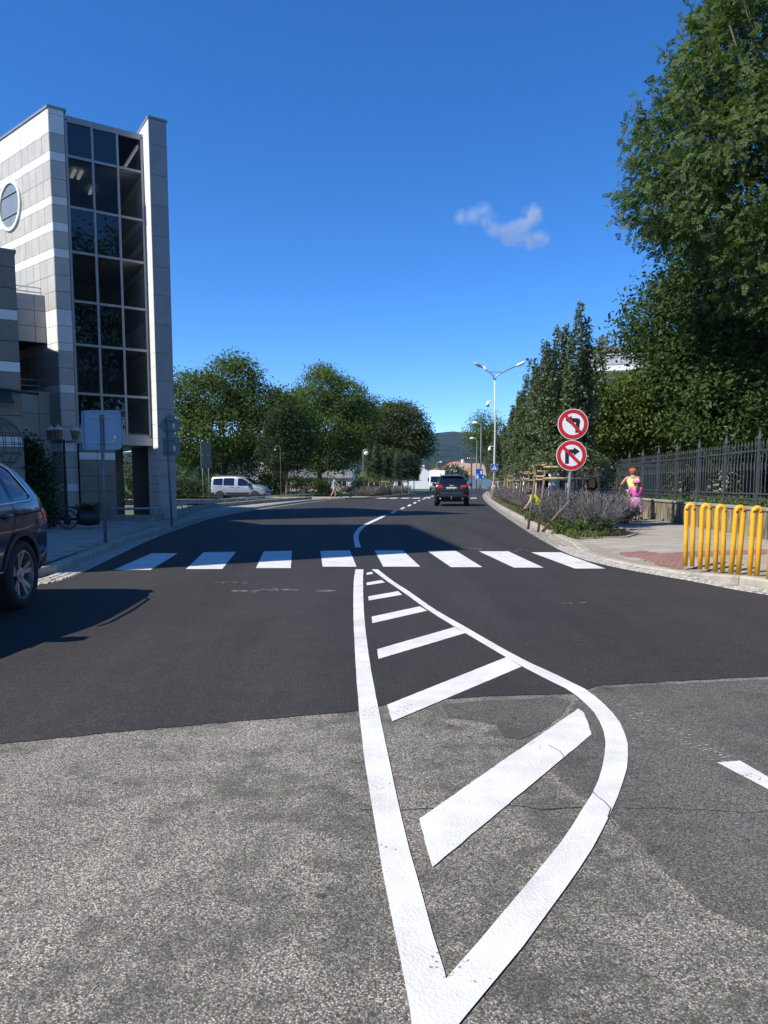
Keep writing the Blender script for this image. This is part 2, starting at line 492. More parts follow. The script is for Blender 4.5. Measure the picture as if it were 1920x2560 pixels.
# road edges (asphalt line), measured along the photograph
EDGE_R = [Vector(p) for p in [(7.2, 3.5, 0), (5.6, 5.9, 0), (4.39, 8.14, 0), (4.03, 9.26, 0), (3.50, 10.97, 0), (3.33, 12.75, 0), (3.56, 16.46, 0), (4.19, 23.2, 0), (5.45, 35.66, 0), (6.9, 48.71, 0), (8.5, 62, 0), (11.5, 84, 0), (16, 112, 0), (25, 160, 0)]]
EDGE_L = [Vector(p) for p in [(-16, 7.5, 0), (-9, 8.0, 0), (-6.2, 8.35, 0), (-4.75, 8.75, 0), (-4.25, 9.4, 0), (-4.66, 12.35, 0), (-5.3, 16.46, 0), (-5.91, 22.42, 0), (-6.25, 27, 0), (-6.05, 34, 0), (-5.1, 47, 0), (-4.2, 53, 0)]]
EDGE_L2 = [Vector(p) for p in [(-9, 58.5, 0), (-4.2, 57.6, 0), (-1.6, 59.6, 0), (0.2, 66, 0), (2.6, 80, 0), (5.0, 95, 0), (8.5, 116, 0), (15, 160, 0)]]
RS = resample(spline(EDGE_R, 6), 0.5)
LS = resample(spline(EDGE_L, 6), 0.5)
L2S = resample(spline(EDGE_L2, 6), 1.0)

road_poly = [(-40, -14), (40, -14), (40, 3.5)] + [(p.x + 0.33, p.y) for p in RS] + [(15.2, 160)] + \
    [(p.x - 0.3, p.y) for p in reversed(L2S)] + [(-40, 60), (-40, 54)] + [(p.x - 0.33, p.y) for p in reversed(LS)] + [(-40, 7.4)]
mb = MB(); mb.poly(sheet(road_poly, 0.0))
road = struct('road', mb, MAT['old_asphalt'])

# newer asphalt beyond the sawn joint
bound = [(-260, 1878), (-120, 1868), (0, 1860), (174, 1843), (347, 1826), (500, 1812), (648, 1799.5), (770, 1789), (891, 1779), (972, 1761), (1157, 1745), (1260, 1740), (1435, 1736), (1493, 1716), (1600, 1708), (1760, 1700), (1920, 1692), (2150, 1684), (2700, 1664)]
bl = []
for i, (u, v) in enumerate(bound):
    p = G(u, v); bl.append(p)
bl2 = []
for a, b in zip(bl[:-1], bl[1:]):
    n = max(1, int((b - a).length / 0.05))
    for k in range(n):
        p = a.lerp(b, k / n); bl2.append((p.x, p.y + random.uniform(-0.008, 0.008)))
bl2.append((bl[-1].x, bl[-1].y))
new_poly = [(-40, bl2[0][1])] + bl2 + [(40, bl2[-1][1]), (40, 3.5 if bl2[-1][1] < 3.5 else bl2[-1][1] + 0.01)] if False else \
    [(-16, bl2[0][1] - 0.9)] + bl2 + [(6.0, 5.35)] + [(p.x + 0.06, p.y) for p in RS if p.y > 5.6] + [(15.2, 160)] + \
    [(p.x - 0.05, p.y) for p in reversed(L2S)] + [(-14, 59)] + [(-14, 54)] + [(p.x - 0.05, p.y) for p in reversed(LS)]
mb = MB(); mb.poly(sheet(new_poly, 0.0035)); mb.build('new_asphalt', MAT['new_asphalt'], road)

fine = [(1446, 1737), (1418, 1800), (1385, 1880), (1400, 1955), (1460, 1995), (1528, 2040), (1600, 2110), (1690, 2203), (1760, 2262), (1840, 2310), (1930, 2340), (2100, 2400), (2700, 2560), (2900, 1668), (2150, 1690), (1920, 1698), (1760, 1706), (1600, 1714), (1497, 1722)]
fp = []
pts = [G(u, v) for u, v in fine]
for i, a in enumerate(pts):
    b = pts[(i + 1) % len(pts)]; n = max(1, int((b - a).length / 0.035))
    for k in range(n):
        p = a.lerp(b, k / n); fp.append((p.x + random.uniform(-0.012, 0.012), p.y + random.uniform(-0.012, 0.012)))
mb = MB(); mb.poly(sheet(fp, 0.0015)); mb.build('asphalt_patch', MAT['mid_asphalt'], road)
tarp = [(1105, 1762), (1200, 1752), (1300, 1748), (1390, 1742), (1428, 1752), (1400, 1790), (1352, 1828), (1300, 1848), (1262, 1842), (1240, 1812), (1180, 1800), (1120, 1792)]
tp = [G(u, v, 0.0025) for u, v in tarp]; tp = [a.lerp(b, k / 5) + Vector((random.uniform(-.007, .007), random.uniform(-.007, .007), 0)) for a, b in zip(tp, tp[1:] + tp[:1]) for k in range(5)]
mb = MB(); mb.poly(tp); mb.build('tar_patch', MAT['mid_asphalt'], road)

MZ = 0.0052
def z3(p): return (500 + p[0] / 1.659, 1380 + p[1] / 1.659)
def z2(p): return (860 + p[0] / 1.565, 1660 + p[1] / 1.565)
def z4(p): return (800 + p[0] / 3.456, 960 + p[1] / 3.456)
def gm(l, f): return [G(*f(p), MZ) for p in l]
def rough_edge(pts, amp=0.0015, step=0.03):
    out = []
    for a, b in zip(pts[:-1], pts[1:]):
        n = max(1, min(40, int((b - a).length / step)))
        for k in range(n):
            p = a.lerp(b, k / n); out.append(Vector((p.x + random.uniform(-amp, amp), p.y + random.uniform(-amp, amp), p.z)))
    out.append(pts[-1]); return out
def mark(name, a, b):
    """painted band between two measured edges"""
    n = 60
    def even(l):
        l = spline(l, 5); d = [0]
        for p, q in zip(l[:-1], l[1:]): d.append(d[-1] + (q - p).length)
        out = []; j = 0
        for i in range(n + 1):
            t = d[-1] * i / n
            while j < len(d) - 2 and d[j + 1] < t: j += 1
            s = (t - d[j]) / max(1e-9, d[j + 1] - d[j]); p = l[j].lerp(l[j + 1], min(1, s))
            out.append(Vector((p.x + random.uniform(-.0012, .0012), p.y + random.uniform(-.0012, .0012), MZ)))
        return out
    mb = MB(); mb.strip(even(a), even(b)); return mb.build(name, MAT['marking'], road)
def bar(name, pts):
    q = rough_edge(list(pts) + [pts[0]])[:-1]
    mb = MB(); mb.poly(q); return mb.build(name, MAT['marking'], road)

la = gm([(645,72),(638,120),(636,250),(645,450),(660,660)], z3) + gm([(80,370),(125,650),(180,960),(240,1240),(265,1409),(283,1540)], z2)
lb = gm([(678,72),(676,120),(680,250),(700,430),(738,640)], z3) + gm([(180,390),(235,640),(310,920),(370,1130),(402,1228),(424,1330),(435,1400),(400,1500),(380,1545)], z2)
mark('island_line', la, lb)
ra = gm([(738,72),(800,120),(870,165),(970,235),(1100,310),(1230,385),(1350,450),(1480,510),(1570,555)], z3) + gm([(965,112),(1060,200),(1105,290),(1110,380),(1085,480),(1035,600),(960,740),(870,870),(750,1040),(640,1180),(540,1290),(450,1409),(345,1540)], z2)
rb = gm([(712,72),(775,120),(845,168),(945,240),(1070,318),(1200,395),(1320,465),(1440,528),(1530,572)], z3) + gm([(905,120),(980,190),(1020,280),(1018,370),(985,480),(930,570),(860,680),(740,830),(600,1000),(470,1150),(402,1228),(335,1305),(285,1380),(285,1460),(300,1538)], z2)
o = mark('island_line', ra, rb); o.location.z = 0.0006
for b_ in [[(690,86),(712,82),(718,90),(692,95)], [(690,127),(752,116),(768,126),(692,138)], [(697,184),(822,162),(838,177),(700,201)], [(712,268),(912,225),(942,243),(715,295)], [(735,403),(1055,311),(1100,336),(740,443)], [(776,633),(1270,436),(1333,475),(797,702)]]:
    bar('hatch_bar', gm(b_, z3))
bar('hatch_bar', gm([(295,605),(600,392),(917,174),(938,190),(955,228),(968,275),(347,793),(318,700)], z2))
bar('lane_dash', gm([(1460,385),(1550,378),(1659,440),(1800,525),(2150,735),(2150,795),(1800,580),(1659,490)], z2))
# crossing stripes
near = [(245,1231),(325,1231),(402,1229),(480,1229),(553,1227),(628,1227),(697,1224),(770,1224),(828,1224),(908,1224),(974,1225),(1042,1225),(1110,1226),(1174,1226),(1242,1228),(1308,1228)]
farr = [(328,1195),(384,1195),(440,1193),(510,1192),(570,1191),(631,1190),(692,1190),(756,1189),(809,1189),(870,1189),(923,1190),(985,1190),(1035,1191),(1098,1191),(1147,1193),(1211,1193)]
dd = 1.15727
for i in range(0, 16, 2):
    q = [near[i], near[i+1], farr[i+1], farr[i]]
    bar('crossing_stripe', [G(u*dd, v*dd, MZ) for u, v in q])
# centre line
mark('centre_line', gm([(305,1412),(293,1360),(290,1320),(300,1285),(330,1245),(375,1215),(420,1193),(490,1160),(555,1132)], z4), gm([(355,1412),(338,1360),(333,1320),(345,1280),(375,1245),(415,1215),(450,1198),(520,1165),(580,1134)], z4))
for b_ in [[(605,1115),(635,1095),(667,1095),(640,1118)], [(690,1080),(715,1065),(738,1066),(712,1082)], [(750,1056),(770,1041),(793,1041),(775,1057)], [(803,1032),(815,1020),(836,1020),(825,1033)], [(842,1012),(855,1003),(870,1003),(858,1013)], [(880,1000),(905,978),(950,975),(940,985),(900,995)], [(955,972),(965,966),(985,966),(975,973)], [(995,963),(1003,959),(1015,959),(1008,963)]]:
    bar('centre_dash', gm(b_, z4))
for x0, x1 in [(480,558),(582,655),(686,757),(787,853),(890,945),(990,1040),(1090,1150),(1200,1250),(1300,1355)]:
    a = G(*z4((x0, 989)), MZ); b = G(*z4((x1, 989)), MZ)
    bar('crossing_stripe', [a, b, b + Vector((0.35, 3.0, 0)), a + Vector((0.35, 3.0, 0))])
# remains of an older dashed line and stray flecks of paint
for k in range(80):
    t = random.random(); x = 1040 + t * 470 + random.gauss(0, 16); y = 140 + t * 235 + random.gauss(0, 14)
    p = G(*z2((x, y)), 0.0042); s = random.uniform(.002, .007)
    if k == 0: fl = MB()
    fl.poly([p + Vector((-s*2, -s, 0)), p + Vector((s*1.5, -s*.7, 0)), p + Vector((s*2, s, 0)), p + Vector((-s, s*.8, 0))])
for (u0, v0, n_) in [(690, 1474, 12), (610, 1478, 10), (570, 1455, 6), (830, 1477, 8), (1190, 1372, 14), (1300, 1376, 8), (1418, 1508, 3)]:
    for k in range(n_):
        p = G(u0 + random.gauss(0, 18), v0 + random.gauss(0, 1.5), 0.0048); s = random.uniform(.01, .03)
        fl.poly([p + Vector((-s*2, -s*.5, 0)), p + Vector((s*1.5, -s*.4, 0)), p + Vector((s*2, s*.5, 0)), p + Vector((-s, s*.4, 0))])
o = fl.build('paint_flecks', M('worn_paint_flecks', (0.32, 0.31, 0.29), .8, var=.3, vscale=20), road); o['kind'] = 'stuff'
# cracks
def crack(pts, f, w, z):
    l = [G(*f(p), z) for p in pts]; a = []; b = []
    ll = rough_edge(l, 0.012, 0.05)
    for i, p in enumerate(ll):
        t = ll[min(i+1, len(ll)-1)] - ll[max(i-1, 0)]; n = Vector((t.y, -t.x, 0)).normalized() * w * random.uniform(.3, 1)
        a.append(p + n); b.append(p - n)
    mb = MB(); mb.strip(a, b); return mb.build('crack', MAT['crack'], road)
crack([(975,498),(1000,515),(1015,540),(1040,565),(1045,600),(1060,630)], z2, 0.003, 0.0066)
crack([(800,318),(840,340),(862,372),(890,395)], z2, 0.0022, 0.0064)
crack([(60,570),(230,570),(330,566),(480,562),(650,556),(760,566),(930,560)], z2, 0.0032, 0.0030)
crack([(1100,565),(1250,560),(1400,572),(1560,580),(1659,578),(1760,580)], z2, 0.0034, 0.0030)
crack([(835,0),(880,35),(960,72),(1050,102)], z2, 0.005, 0.0045)

# ---------------------------------------------------------------- kerbs, gutters
def pave_z(x, y):
    """right-hand pavement level with the dropped kerb at the crossing"""
    d = 1e9
    for p in RS:
        e = (p.x + 0.33 - x) ** 2 + (p.y - y) ** 2
        if e < d: d = e
    d = math.sqrt(d)
    drop = 1.0
    if 9.0 < y < 14.3:
        s = min(1, (y - 9.0) / 1.1, (14.3 - y) / 0.7)
        drop = 1 - s * max(0, 1 - d / 1.5) * 0.8
    return 0.12 * drop

def kerb_run(line, side, name, y0, y1, zf, setts, far_from, skip=None):
    """stone kerb with a gutter of setts; line = asphalt edge, side=+1 right"""
    k = tag(bpy.data.objects.new(name, None), kind='structure'); col.objects.link(k)
    g = MB()
    gl = [p for p in line if y0 <= p.y <= y1]
    g.strip([p + Vector((0, 0, .007)) for p in gl], [p + Vector((0, 0, .011)) for p in offset_line(gl, side * 0.335)])
    gut = g.build('gutter', MAT['mortar'], None); gut['kind'] = 'structure'
    # kerb stones of 1 m
    pts = offset_line(gl, side * 0.33); i = 0; acc = []
    back = offset_line(gl, side * 0.49)
    d = 0; start = 0; far = MB(); nst = 0
    for j in range(1, len(pts)):
        d += (pts[j] - pts[j-1]).length
        if d >= 0.95 or j == len(pts) - 1:
            a0, a1, b0, b1 = pts[start], pts[j], back[start], back[j]
            t = (a1 - a0).normalized() * 0.006
            a0 = a0 + t; b0 = b0 + t; a1 = a1 - t; b1 = b1 - t
            za, zb = zf(a0.x, a0.y), zf(a1.x, a1.y)
            m_ = far if a0.y > far_from else MB()
            n_in = (b0 - a0).normalized() * 0.025
            prof0 = [a0 + Vector((0,0,-.1)), a0 + Vector((0,0,za-.02)), a0 + n_in + Vector((0,0,za+.004)), b0 + Vector((0,0,za+.004)), b0 + Vector((0,0,-.1))]
            prof1 = [a1 + Vector((0,0,-.1)), a1 + Vector((0,0,zb-.02)), a1 + n_in + Vector((0,0,zb+.004)), b1 + Vector((0,0,zb+.004)), b1 + Vector((0,0,-.1))]
            vs = prof0 + prof1
            m_.add(vs, [(0,1,6,5),(1,2,7,6),(2,3,8,7),(3,4,9,8),(4,3,2,1,0),(5,6,7,8,9)])
            if m_ is not far:
                m_.build('kerb_stone', MAT['kerb'], k); nst += 1
            d = 0; start = j
    if far.v: o = far.build('kerb_stone', MAT['kerb'], k); o['kind'] = 'stuff'
    # setts
    protos = []
    for q in range(5):
        sb = MB(); w = 0.048 + random.uniform(-.006, .004); w2 = 0.048 + random.uniform(-.006, .004); h = 0.012
        top = [(-w+.008+random.uniform(-.004,.004), -w2+.008, h+random.uniform(-.003,.003)), (w-.008, -w2+.008+random.uniform(-.004,.004), h+random.uniform(-.003,.003)), (w-.009, w2-.008, h), (-w+.009, w2-.007, h+random.uniform(-.003,.003))]
        bot = [(-w,-w2,-.02),(w,-w2,-.02),(w,w2,-.02),(-w,w2,-.02)]
        sb.add(bot + top, [(4,5,6,7),(0,1,5,4),(1,2,6,5),(2,3,7,6),(3,0,4,7)])
        me = sb.mesh('sett'); me.materials.append(MAT['sett']); protos.append(me)
    fine_l = resample(gl, 0.107)
    cnt = 0; stuff = MB()
    for i in range(len(fine_l) - 1):
        t = (fine_l[i+1] - fine_l[i]).normalized(); nrm = Vector((t.y, -t.x, 0)) * side
        ang = math.atan2(t.y, t.x)
        for r_ in range(3):
            if random.random() < 0.03: continue
            p = fine_l[i] + nrm * (0.058 + r_ * 0.108) + t * random.uniform(-.006, .006)
            z = 0.008 + random.uniform(-.003, .004)
            if p.y < setts and cnt < 300:
                o = bpy.data.objects.new('sett', protos[(i * 3 + r_ * 2) % 5]); col.objects.link(o)
                o.parent = gut; o.location = (p.x, p.y, z); o.rotation_euler = (random.uniform(-.03,.03), random.uniform(-.03,.03), ang + random.uniform(-.06, .06) + random.choice((0, math.pi/2)))
                cnt += 1
            elif p.y < 40:
                c, s = math.cos(ang) * .046, math.sin(ang) * .046
                q = [p + Vector((-c+s, -s-c, z+.01)), p + Vector((c+s, s-c, z+.011)), p + Vector((c-s, s+c, z+.01)), p + Vector((-c-s, -s+c, z+.011))]
                stuff.poly(q)
    if stuff.v:
        o = stuff.build('sett', MAT['sett'], gut); o['kind'] = 'stuff'
    return k
kerb_run(RS, 1, 'kerb', 6.3, 150, pave_z, 14.5, 42)
kerb_run(LS, -1, 'kerb', 8.4, 53, lambda x, y: 0.12, 17.2, 40)
g = MB(); L2o = offset_line(L2S, -0.16)
g.add([p + Vector((0,0,-.1)) for p in L2S] + [p + Vector((0,0,.12)) for p in L2S] + [p + Vector((0,0,.12)) for p in L2o], [f for i in range(len(L2S)-1) for f in ((i, i+1, len(L2S)+i+1, len(L2S)+i), (len(L2S)+i, len(L2S)+i+1, 2*len(L2S)+i+1, 2*len(L2S)+i))])
struct('kerb', g, MAT['kerb'])

def inside(p, poly):
    x, y = p[0], p[1]; r_ = False; j = len(poly) - 1
    for i in range(len(poly)):
        xi, yi = poly[i][0], poly[i][1]; xj, yj = poly[j][0], poly[j][1]
        if (yi > y) != (yj > y) and x < (xj - xi) * (y - yi) / (yj - yi) + xi: r_ = not r_
        j = i
    return r_

def wall_x(y): return 6.56 + 0.093 * y
# right pavement: base sheet with joints' colour, slabs on top
RB = offset_line(RS, 0.49)
BED_R = [(4.15, 15.0), (5.15, 15.35), (5.75, 16.4), (6.05, 18.6), (6.5, 22), (7.1, 27), (7.9, 34), (8.8, 42), (9.6, 50), (10.15, 56.5)]
bed_edge = [p for p in RB if 14.9 < p.y < 56.5]
bed_poly = [(p.x, p.y) for p in bed_edge] + [(x, y) for x, y in reversed(BED_R)]
mb = MB()
rbv = [p for p in RB if p.y < 62]
cols_ = 9
rows = []
for p in rbv:
    xr = wall_x(p.y) + 0.05 if p.y > 8 else 9.0
    xr = max(xr, p.x + 0.5)
    rows.append([(p.x + (xr - p.x) * (k / (cols_ - 1)) ** 1.6, p.y) for k in range(cols_)])
vs = [(x, y, pave_z(x, y) - 0.004) for r_ in rows for x, y in r_]
fs = [(i*cols_+k, i*cols_+k+1, (i+1)*cols_+k+1, (i+1)*cols_+k) for i in range(len(rows)-1) for k in range(cols_-1)]
mb.add(vs, fs)
pav_r = struct('pavement_right', mb, MAT['joint'])
ang = R(-5.3); ca, sa = math.cos(ang), math.sin(ang)
nsl = 0; far = MB()
TS = 0.50
redp = [(1545,1374),(1605,1372),(1650,1380),(1705,1380),(1930,1374),(1930,1386),(1718,1391),(1716,1409),(1688,1409)]
red_poly = [tuple(G(u, v, 0.12))[:2] for u, v in redp]
cells = []
for i in range(-14, 140):
    for j in range(-12, 34):
        lx = j * TS + (0.25 if i % 2 else 0); ly = 6.0 + i * TS
        cx, cy = lx * ca - ly * sa + 0.6, lx * sa + ly * ca
        cells.append((cy, lx, ly, cx))
cells.sort()
edge_at = lambda y: min(RB, key=lambda p: abs(p.y - y)).x
for cy, lx, ly, cx in cells:
    if cy < 6.6 or cy > 60: continue
    h = TS / 2 - 0.004
    cs = [(lx - h, ly - h), (lx + h, ly - h), (lx + h, ly + h), (lx - h, ly + h)]
    w = [(x * ca - y * sa + 0.6, x * sa + y * ca) for x, y in cs]
    if inside((cx, cy), bed_poly): continue
    if any(x > wall_x(y) for x, y in w) or any(x < edge_at(y) + 0.01 for x, y in w): continue
    zz = [pave_z(x, y) + 0.004 for x, y in w]
    m_ = MB() if (cy < 24 and nsl < 300) else far
    t = random.uniform(-.0015, .0015)
    m_.add([(x, y, z - .02) for (x, y), z in zip(w, zz)] + [(x, y, z + t) for (x, y), z in zip(w, zz)], [(4,5,6,7),(0,1,5,4),(1,2,6,5),(2,3,7,6),(3,0,4,7)])
    if m_ is not far:
        m_.build('paving_slab', MAT['slab'], pav_r); nsl += 1
if far.v: o = far.build('paving_slab', MAT['slab'], pav_r); o['kind'] = 'stuff'
# red tactile strip, laid as small pavers
rp_ = MB(); nred = 0
for i in range(0, 90):
    for j in range(0, 60):
        x = 3.2 + j * 0.1 + (0.05 if i % 2 else 0); y = 9.8 + i * 0.1
        if inside((x, y), red_poly):
            z = pave_z(x, y) + 0.009; h = 0.047
            rp_.box(x - h, x + h, y - h, y + h, z - .01, z + random.uniform(0, .0015)); nred += 1
if rp_.v: o = rp_.build('red_paver', MAT['slab_red'], pav_r); o['kind'] = 'stuff'

# left pavement
LB = offset_line(LS, -0.49)
WALL_L = [(-9.2, 22.3), (-7.15, 22.3), (-7.35, 26), (-8.3, 32), (-7.3, 41), (-5.9, 49.5), (-5.2, 52.0)]
lp = [(p.x, p.y) for p in LB] + [(-5.4, 53), (-5.9, 49.6), (-7.3, 41), (-8.3, 32), (-7.35, 26), (-7.1, 22.6), (-30, 26), (-30, 7.9)]
mb = MB(); mb.poly(sheet(lp, 0.116)); pav_l = struct('pavement_left', mb, MAT['joint'])
far = MB(); nsl = 0
ang = R(8.5); ca, sa = math.cos(ang), math.sin(ang); TS = 0.4
lcells = []
for i in range(-10, 140):
    for j in range(-34, 14):
        lx = j * TS + (0.2 if i % 2 else 0); ly = i * TS
        cx, cy = lx * ca - ly * sa - 4.4, lx * sa + ly * ca + 8
        lcells.append((cy, cx, lx, ly))
lcells.sort()
for cy, cx, lx, ly in lcells:
    if cx < -12: continue
    h = TS / 2 - 0.004
    w = [(x * ca - y * sa - 4.4, x * sa + y * ca + 8) for x, y in ((lx-h, ly-h), (lx+h, ly-h), (lx+h, ly+h), (lx-h, ly+h))]
    if not all(inside(p, lp) for p in w): continue
    vis = cx / max(cy, .1) > -0.5 and cy < 27
    m_ = MB() if (vis and nsl < 300) else far
    t = 0.124 + random.uniform(-.0015, .0015)
    m_.add([(x, y, .1) for x, y in w] + [(x, y, t) for x, y in w], [(4,5,6,7),(0,1,5,4),(1,2,6,5),(2,3,7,6),(3,0,4,7)])
    if m_ is not far: m_.build('paving_slab', MAT['slab_left'], pav_l); nsl += 1
if far.v: o = far.build('paving_slab', MAT['slab_left'], pav_l); o['kind'] = 'stuff'

# beds, lawns, park ground, far pavements
bm_ = MB(); bm_.poly([(x, y, 0.135) for x, y in bed_poly]); struct('flower_bed', bm_, MAT['soil'])
kb = MB()
l = [Vector((x, y, 0)) for x, y in [(4.02, 14.93)] + BED_R]
kb.add([p + Vector((0,0,.1)) for p in l] + [p + Vector((0,0,.155)) for p in l] + [p + Vector((0,0,.155)) for p in offset_line(l, 0.06)] + [p + Vector((0,0,.1)) for p in offset_line(l, 0.06)],
       [f for i in range(len(l)-1) for f in [(i, i+1, len(l)+i+1, len(l)+i), (len(l)+i, len(l)+i+1, 2*len(l)+i+1, 2*len(l)+i), (2*len(l)+i, 2*len(l)+i+1, 3*len(l)+i+1, 3*len(l)+i)]])
struct('bed_edging', kb, MAT['kerb'])
pk = MB(); pk.poly([(wall_x(6) + .2, 6, .55), (60, 6, .55), (60, 120, .4), (wall_x(62) + 8, 120, .4), (wall_x(62) + .2, 62, .55)]); struct('park_ground', pk, MAT['lawn'])
pk = MB(); pk.poly([(8.95, 56.6, .12), (12.4, 56.6, .12), (24, 110, .12), (60, 180, .12), (26, 160, .12), (16.5, 112, .12), (12, 84, .12), (9, 62, .12)]); struct('pavement_far_right', pk, MAT['slab'])
lw = MB(); lw.poly([(-60, 60.5, .12), (-9, 59.6, .12), (-4.5, 59.3, .12), (-2.1, 61.2, .12), (-.4, 66, .12), (2.3, 80, .12), (4.6, 95, .12), (8, 116, .12), (13, 150, .12), (-60, 150, .12)]); struct('lawn', lw, MAT['lawn'])
pv = MB(); pv.poly([(-12, 59.2, .124), (-4.2, 57.9, .124), (-1.75, 59.8, .124), (0, 66, .124), (2.4, 80, .124), (4.8, 95, .124), (3.4, 95, .124), (-1.6, 70, .124), (-4.5, 62, .124), (-12, 61.5, .124)]); struct('pavement_far_left', pv, MAT['slab_left'])
# ================================================================== office building on the left
MAT['tile_grey'] = M('grey_stone_tile', (0.47, 0.455, 0.42), 0.55, var=0.10, vscale=2.5, bump=0.05, bscale=60, world_co=True)
MAT['tile_white'] = M('white_stone_tile', (0.78, 0.78, 0.775), 0.5, var=0.06, vscale=2.5, bump=0.05, bscale=60, world_co=True)
MAT['tile_brown'] = M('brown_stone_tile', (0.24, 0.21, 0.18), 0.6, var=0.14, vscale=2.5, bump=0.05, bscale=60, world_co=True)
MAT['panel_grey'] = M('fin_metal_panel', (0.32, 0.325, 0.33), 0.45, metal=0.1, var=0.12, vscale=1.6, world_co=True)
MAT['core'] = M('shell_dark_joint', (0.05, 0.048, 0.045), 0.9, var=0.2, vscale=6, world_co=True)
MAT['mullion'] = M('grey_mullion', (0.30, 0.32, 0.33), 0.45, metal=0.3, var=0.08, vscale=5)
MAT['pane_dark'] = glass_mat('dark_spandrel_glass', (0.004, 0.005, 0.008), 0.0)
MAT['pane_clear'] = glass_mat('tinted_vision_glass', (0.008, 0.010, 0.014), 0.40)
MAT['pane_end'] = glass_mat('clear_end_glass', (0.010, 0.012, 0.014), 0.95, 0.03)
MAT['interior'] = M('office_interior', (0.45, 0.43, 0.40), 0.9, var=0.1, vscale=2)
MAT['lamp_white'] = M('ceiling_lamp', (0.8, 0.8, 0.8), 0.4, var=0.03, emit=((1, 0.98, 0.94), 0.35))

DV = Vector((0.845, 0.535, 0)).normalized()      # along the glass front
NV = Vector((DV.y, -DV.x, 0))                    # out of the front
EV = Vector((-0.769, 0.639, 0)).normalized()     # along the striped left wall
EN = Vector((-EV.y, EV.x, 0))                    # out of the left wall
UP = Vector((0, 0, 1))
PL = at(121.5, 273, 22.7); PL.z = 0

def hit(u, v, p0, nrm):
    r_ = Vector(ray(u, v)); o = Vector((0, 0, CAM_H))
    t = (p0 - o).dot(nrm) / r_.dot(nrm)
    return o + r_ * t
def tf(u, v, k=0.0):
    """measured point -> (distance along the front, height) on the front plane pushed out by k"""
    p = hit(u, v, PL + NV * k, NV); return (p - PL).dot(DV), p.z
bld = empty('office_building', PL, 0, 'grey and white striped stone office tower with dark glass front and metal fin', 'building')
def W(p): return p - PL                           # world -> building coordinates

rows_v = [240 + y / 3.456 for y in (118,165,330,488,565,720,872,945,1095,1172,1322,1398,1548,1692,1842,1987,2132)] + [860 + y / 3.456 for y in (62,207,350,425,570,715,855,930,1066,1202,1275,1410,1505)]
rows_c = 'WWGWGGWGWGWGGGWWWGGWGGGWGGWGG'
zrow = [tf(139 + (v - 272) * 0.034, v)[1] for v in rows_v]
ZTOP = zrow[0]
tG0 = tf(163.5, 299)[0]; zG0 = tf(163.5, 299)[1]
tG1 = tf(353, 347)[0]
Z_GB = tf(345, 1090)[1]
T1, T2 = tG0 + (tG1 - tG0) / 3, tG0 + 2 * (tG1 - tG0) / 3

def tile(parent, p, ax, w, z0, z1, out, mat, gap=0.007, proud=0.035):
    """one facing slab: p = corner on plane (building coords), ax = direction, out = normal"""
    mb = MB(); a = p + ax * gap + UP * (z0 + gap)
    pr = proud + random.uniform(-.002, .002)
    mb.obox(a, ax * (w - 2 * gap), out * pr, UP * (z1 - z0 - 2 * gap))
    return mb.build('tile', mat, parent)

TM = {'W': MAT['tile_white'], 'G': MAT['tile_grey']}
O = Vector((0, 0, 0))
# left wall: shell and tiles
lw_ = MB(); lw_.obox(O - EN * 0.3 + UP * 0.0, EV * 10, EN * 0.3, UP * (ZTOP - 0.02))
left_wall = lw_.build('left_wall', MAT['core'], bld)
win_t, win_z, win_r = 2.74, None, 0.78
pw = hit(29, 516, PL, EN); win_t = (pw - PL).dot(EV); win_z = pw.z
cw = 0.46
for r_ in range(len(rows_c)):
    z1, z0 = zrow[r_], zrow[r_ + 1]
    for c_ in range(10 if z1 > 3.6 else 2):
        p = O + EV * (c_ * cw)
        cx, cz = (c_ + .5) * cw - win_t, (z0 + z1) / 2 - win_z
        if math.hypot(max(abs(c_ * cw - win_t), abs((c_+1) * cw - win_t)), max(abs(z0 - win_z), abs(z1 - win_z))) < win_r - .05: continue
        tile(left_wall, p, EV, cw, max(z0, .02), z1, EN, TM[rows_c[r_]])
    if z1 < 3.6: continue
    mb = MB(); mb.obox(EV * (10 * cw + .007) + UP * (z0 + .007), EV * 5, EN * .035, UP * (z1 - z0 - .014)); mb.build('tile', TM[rows_c[r_]], left_wall)
# round window
rw = empty('round_window'); rw.parent = bld
fr = MB(); gl = MB(); n = 40
ring = lambda rad, k: [EV * (win_t + rad * math.cos(2*math.pi*i/n)) + UP * (win_z + rad * math.sin(2*math.pi*i/n)) + EN * k for i in range(n)]
a, b, c, d = ring(win_r, .03), ring(win_r, .09), ring(win_r - .1, .09), ring(win_r - .1, .03)
fr.add(a + b + c + d, [(q*n+i, q*n+(i+1)%n, (q+1)*n+(i+1)%n, (q+1)*n+i) for q in range(3) for i in range(n)])
fr.build('window_frame', MAT['tile_white'], rw)
gl.poly(ring(win_r - .09, .05)); gl.build('pane', M('round_glass_painted_reflection', (0.24, 0.27, 0.27), .08, spec=.6, var=.15, vscale=1.2), rw)  # pale pane colour stands in for the building mirrored in it
for q in (-.3, .35):
    mb = MB(); hw = math.sqrt((win_r-.1)**2 - q*q); mb.obox(EV * (win_t - hw) + UP * (win_z + q - .02) + EN * .05, EV * (2*hw), EN * .03, UP * .04); mb.build('glazing_bar', MAT['mullion'], rw)

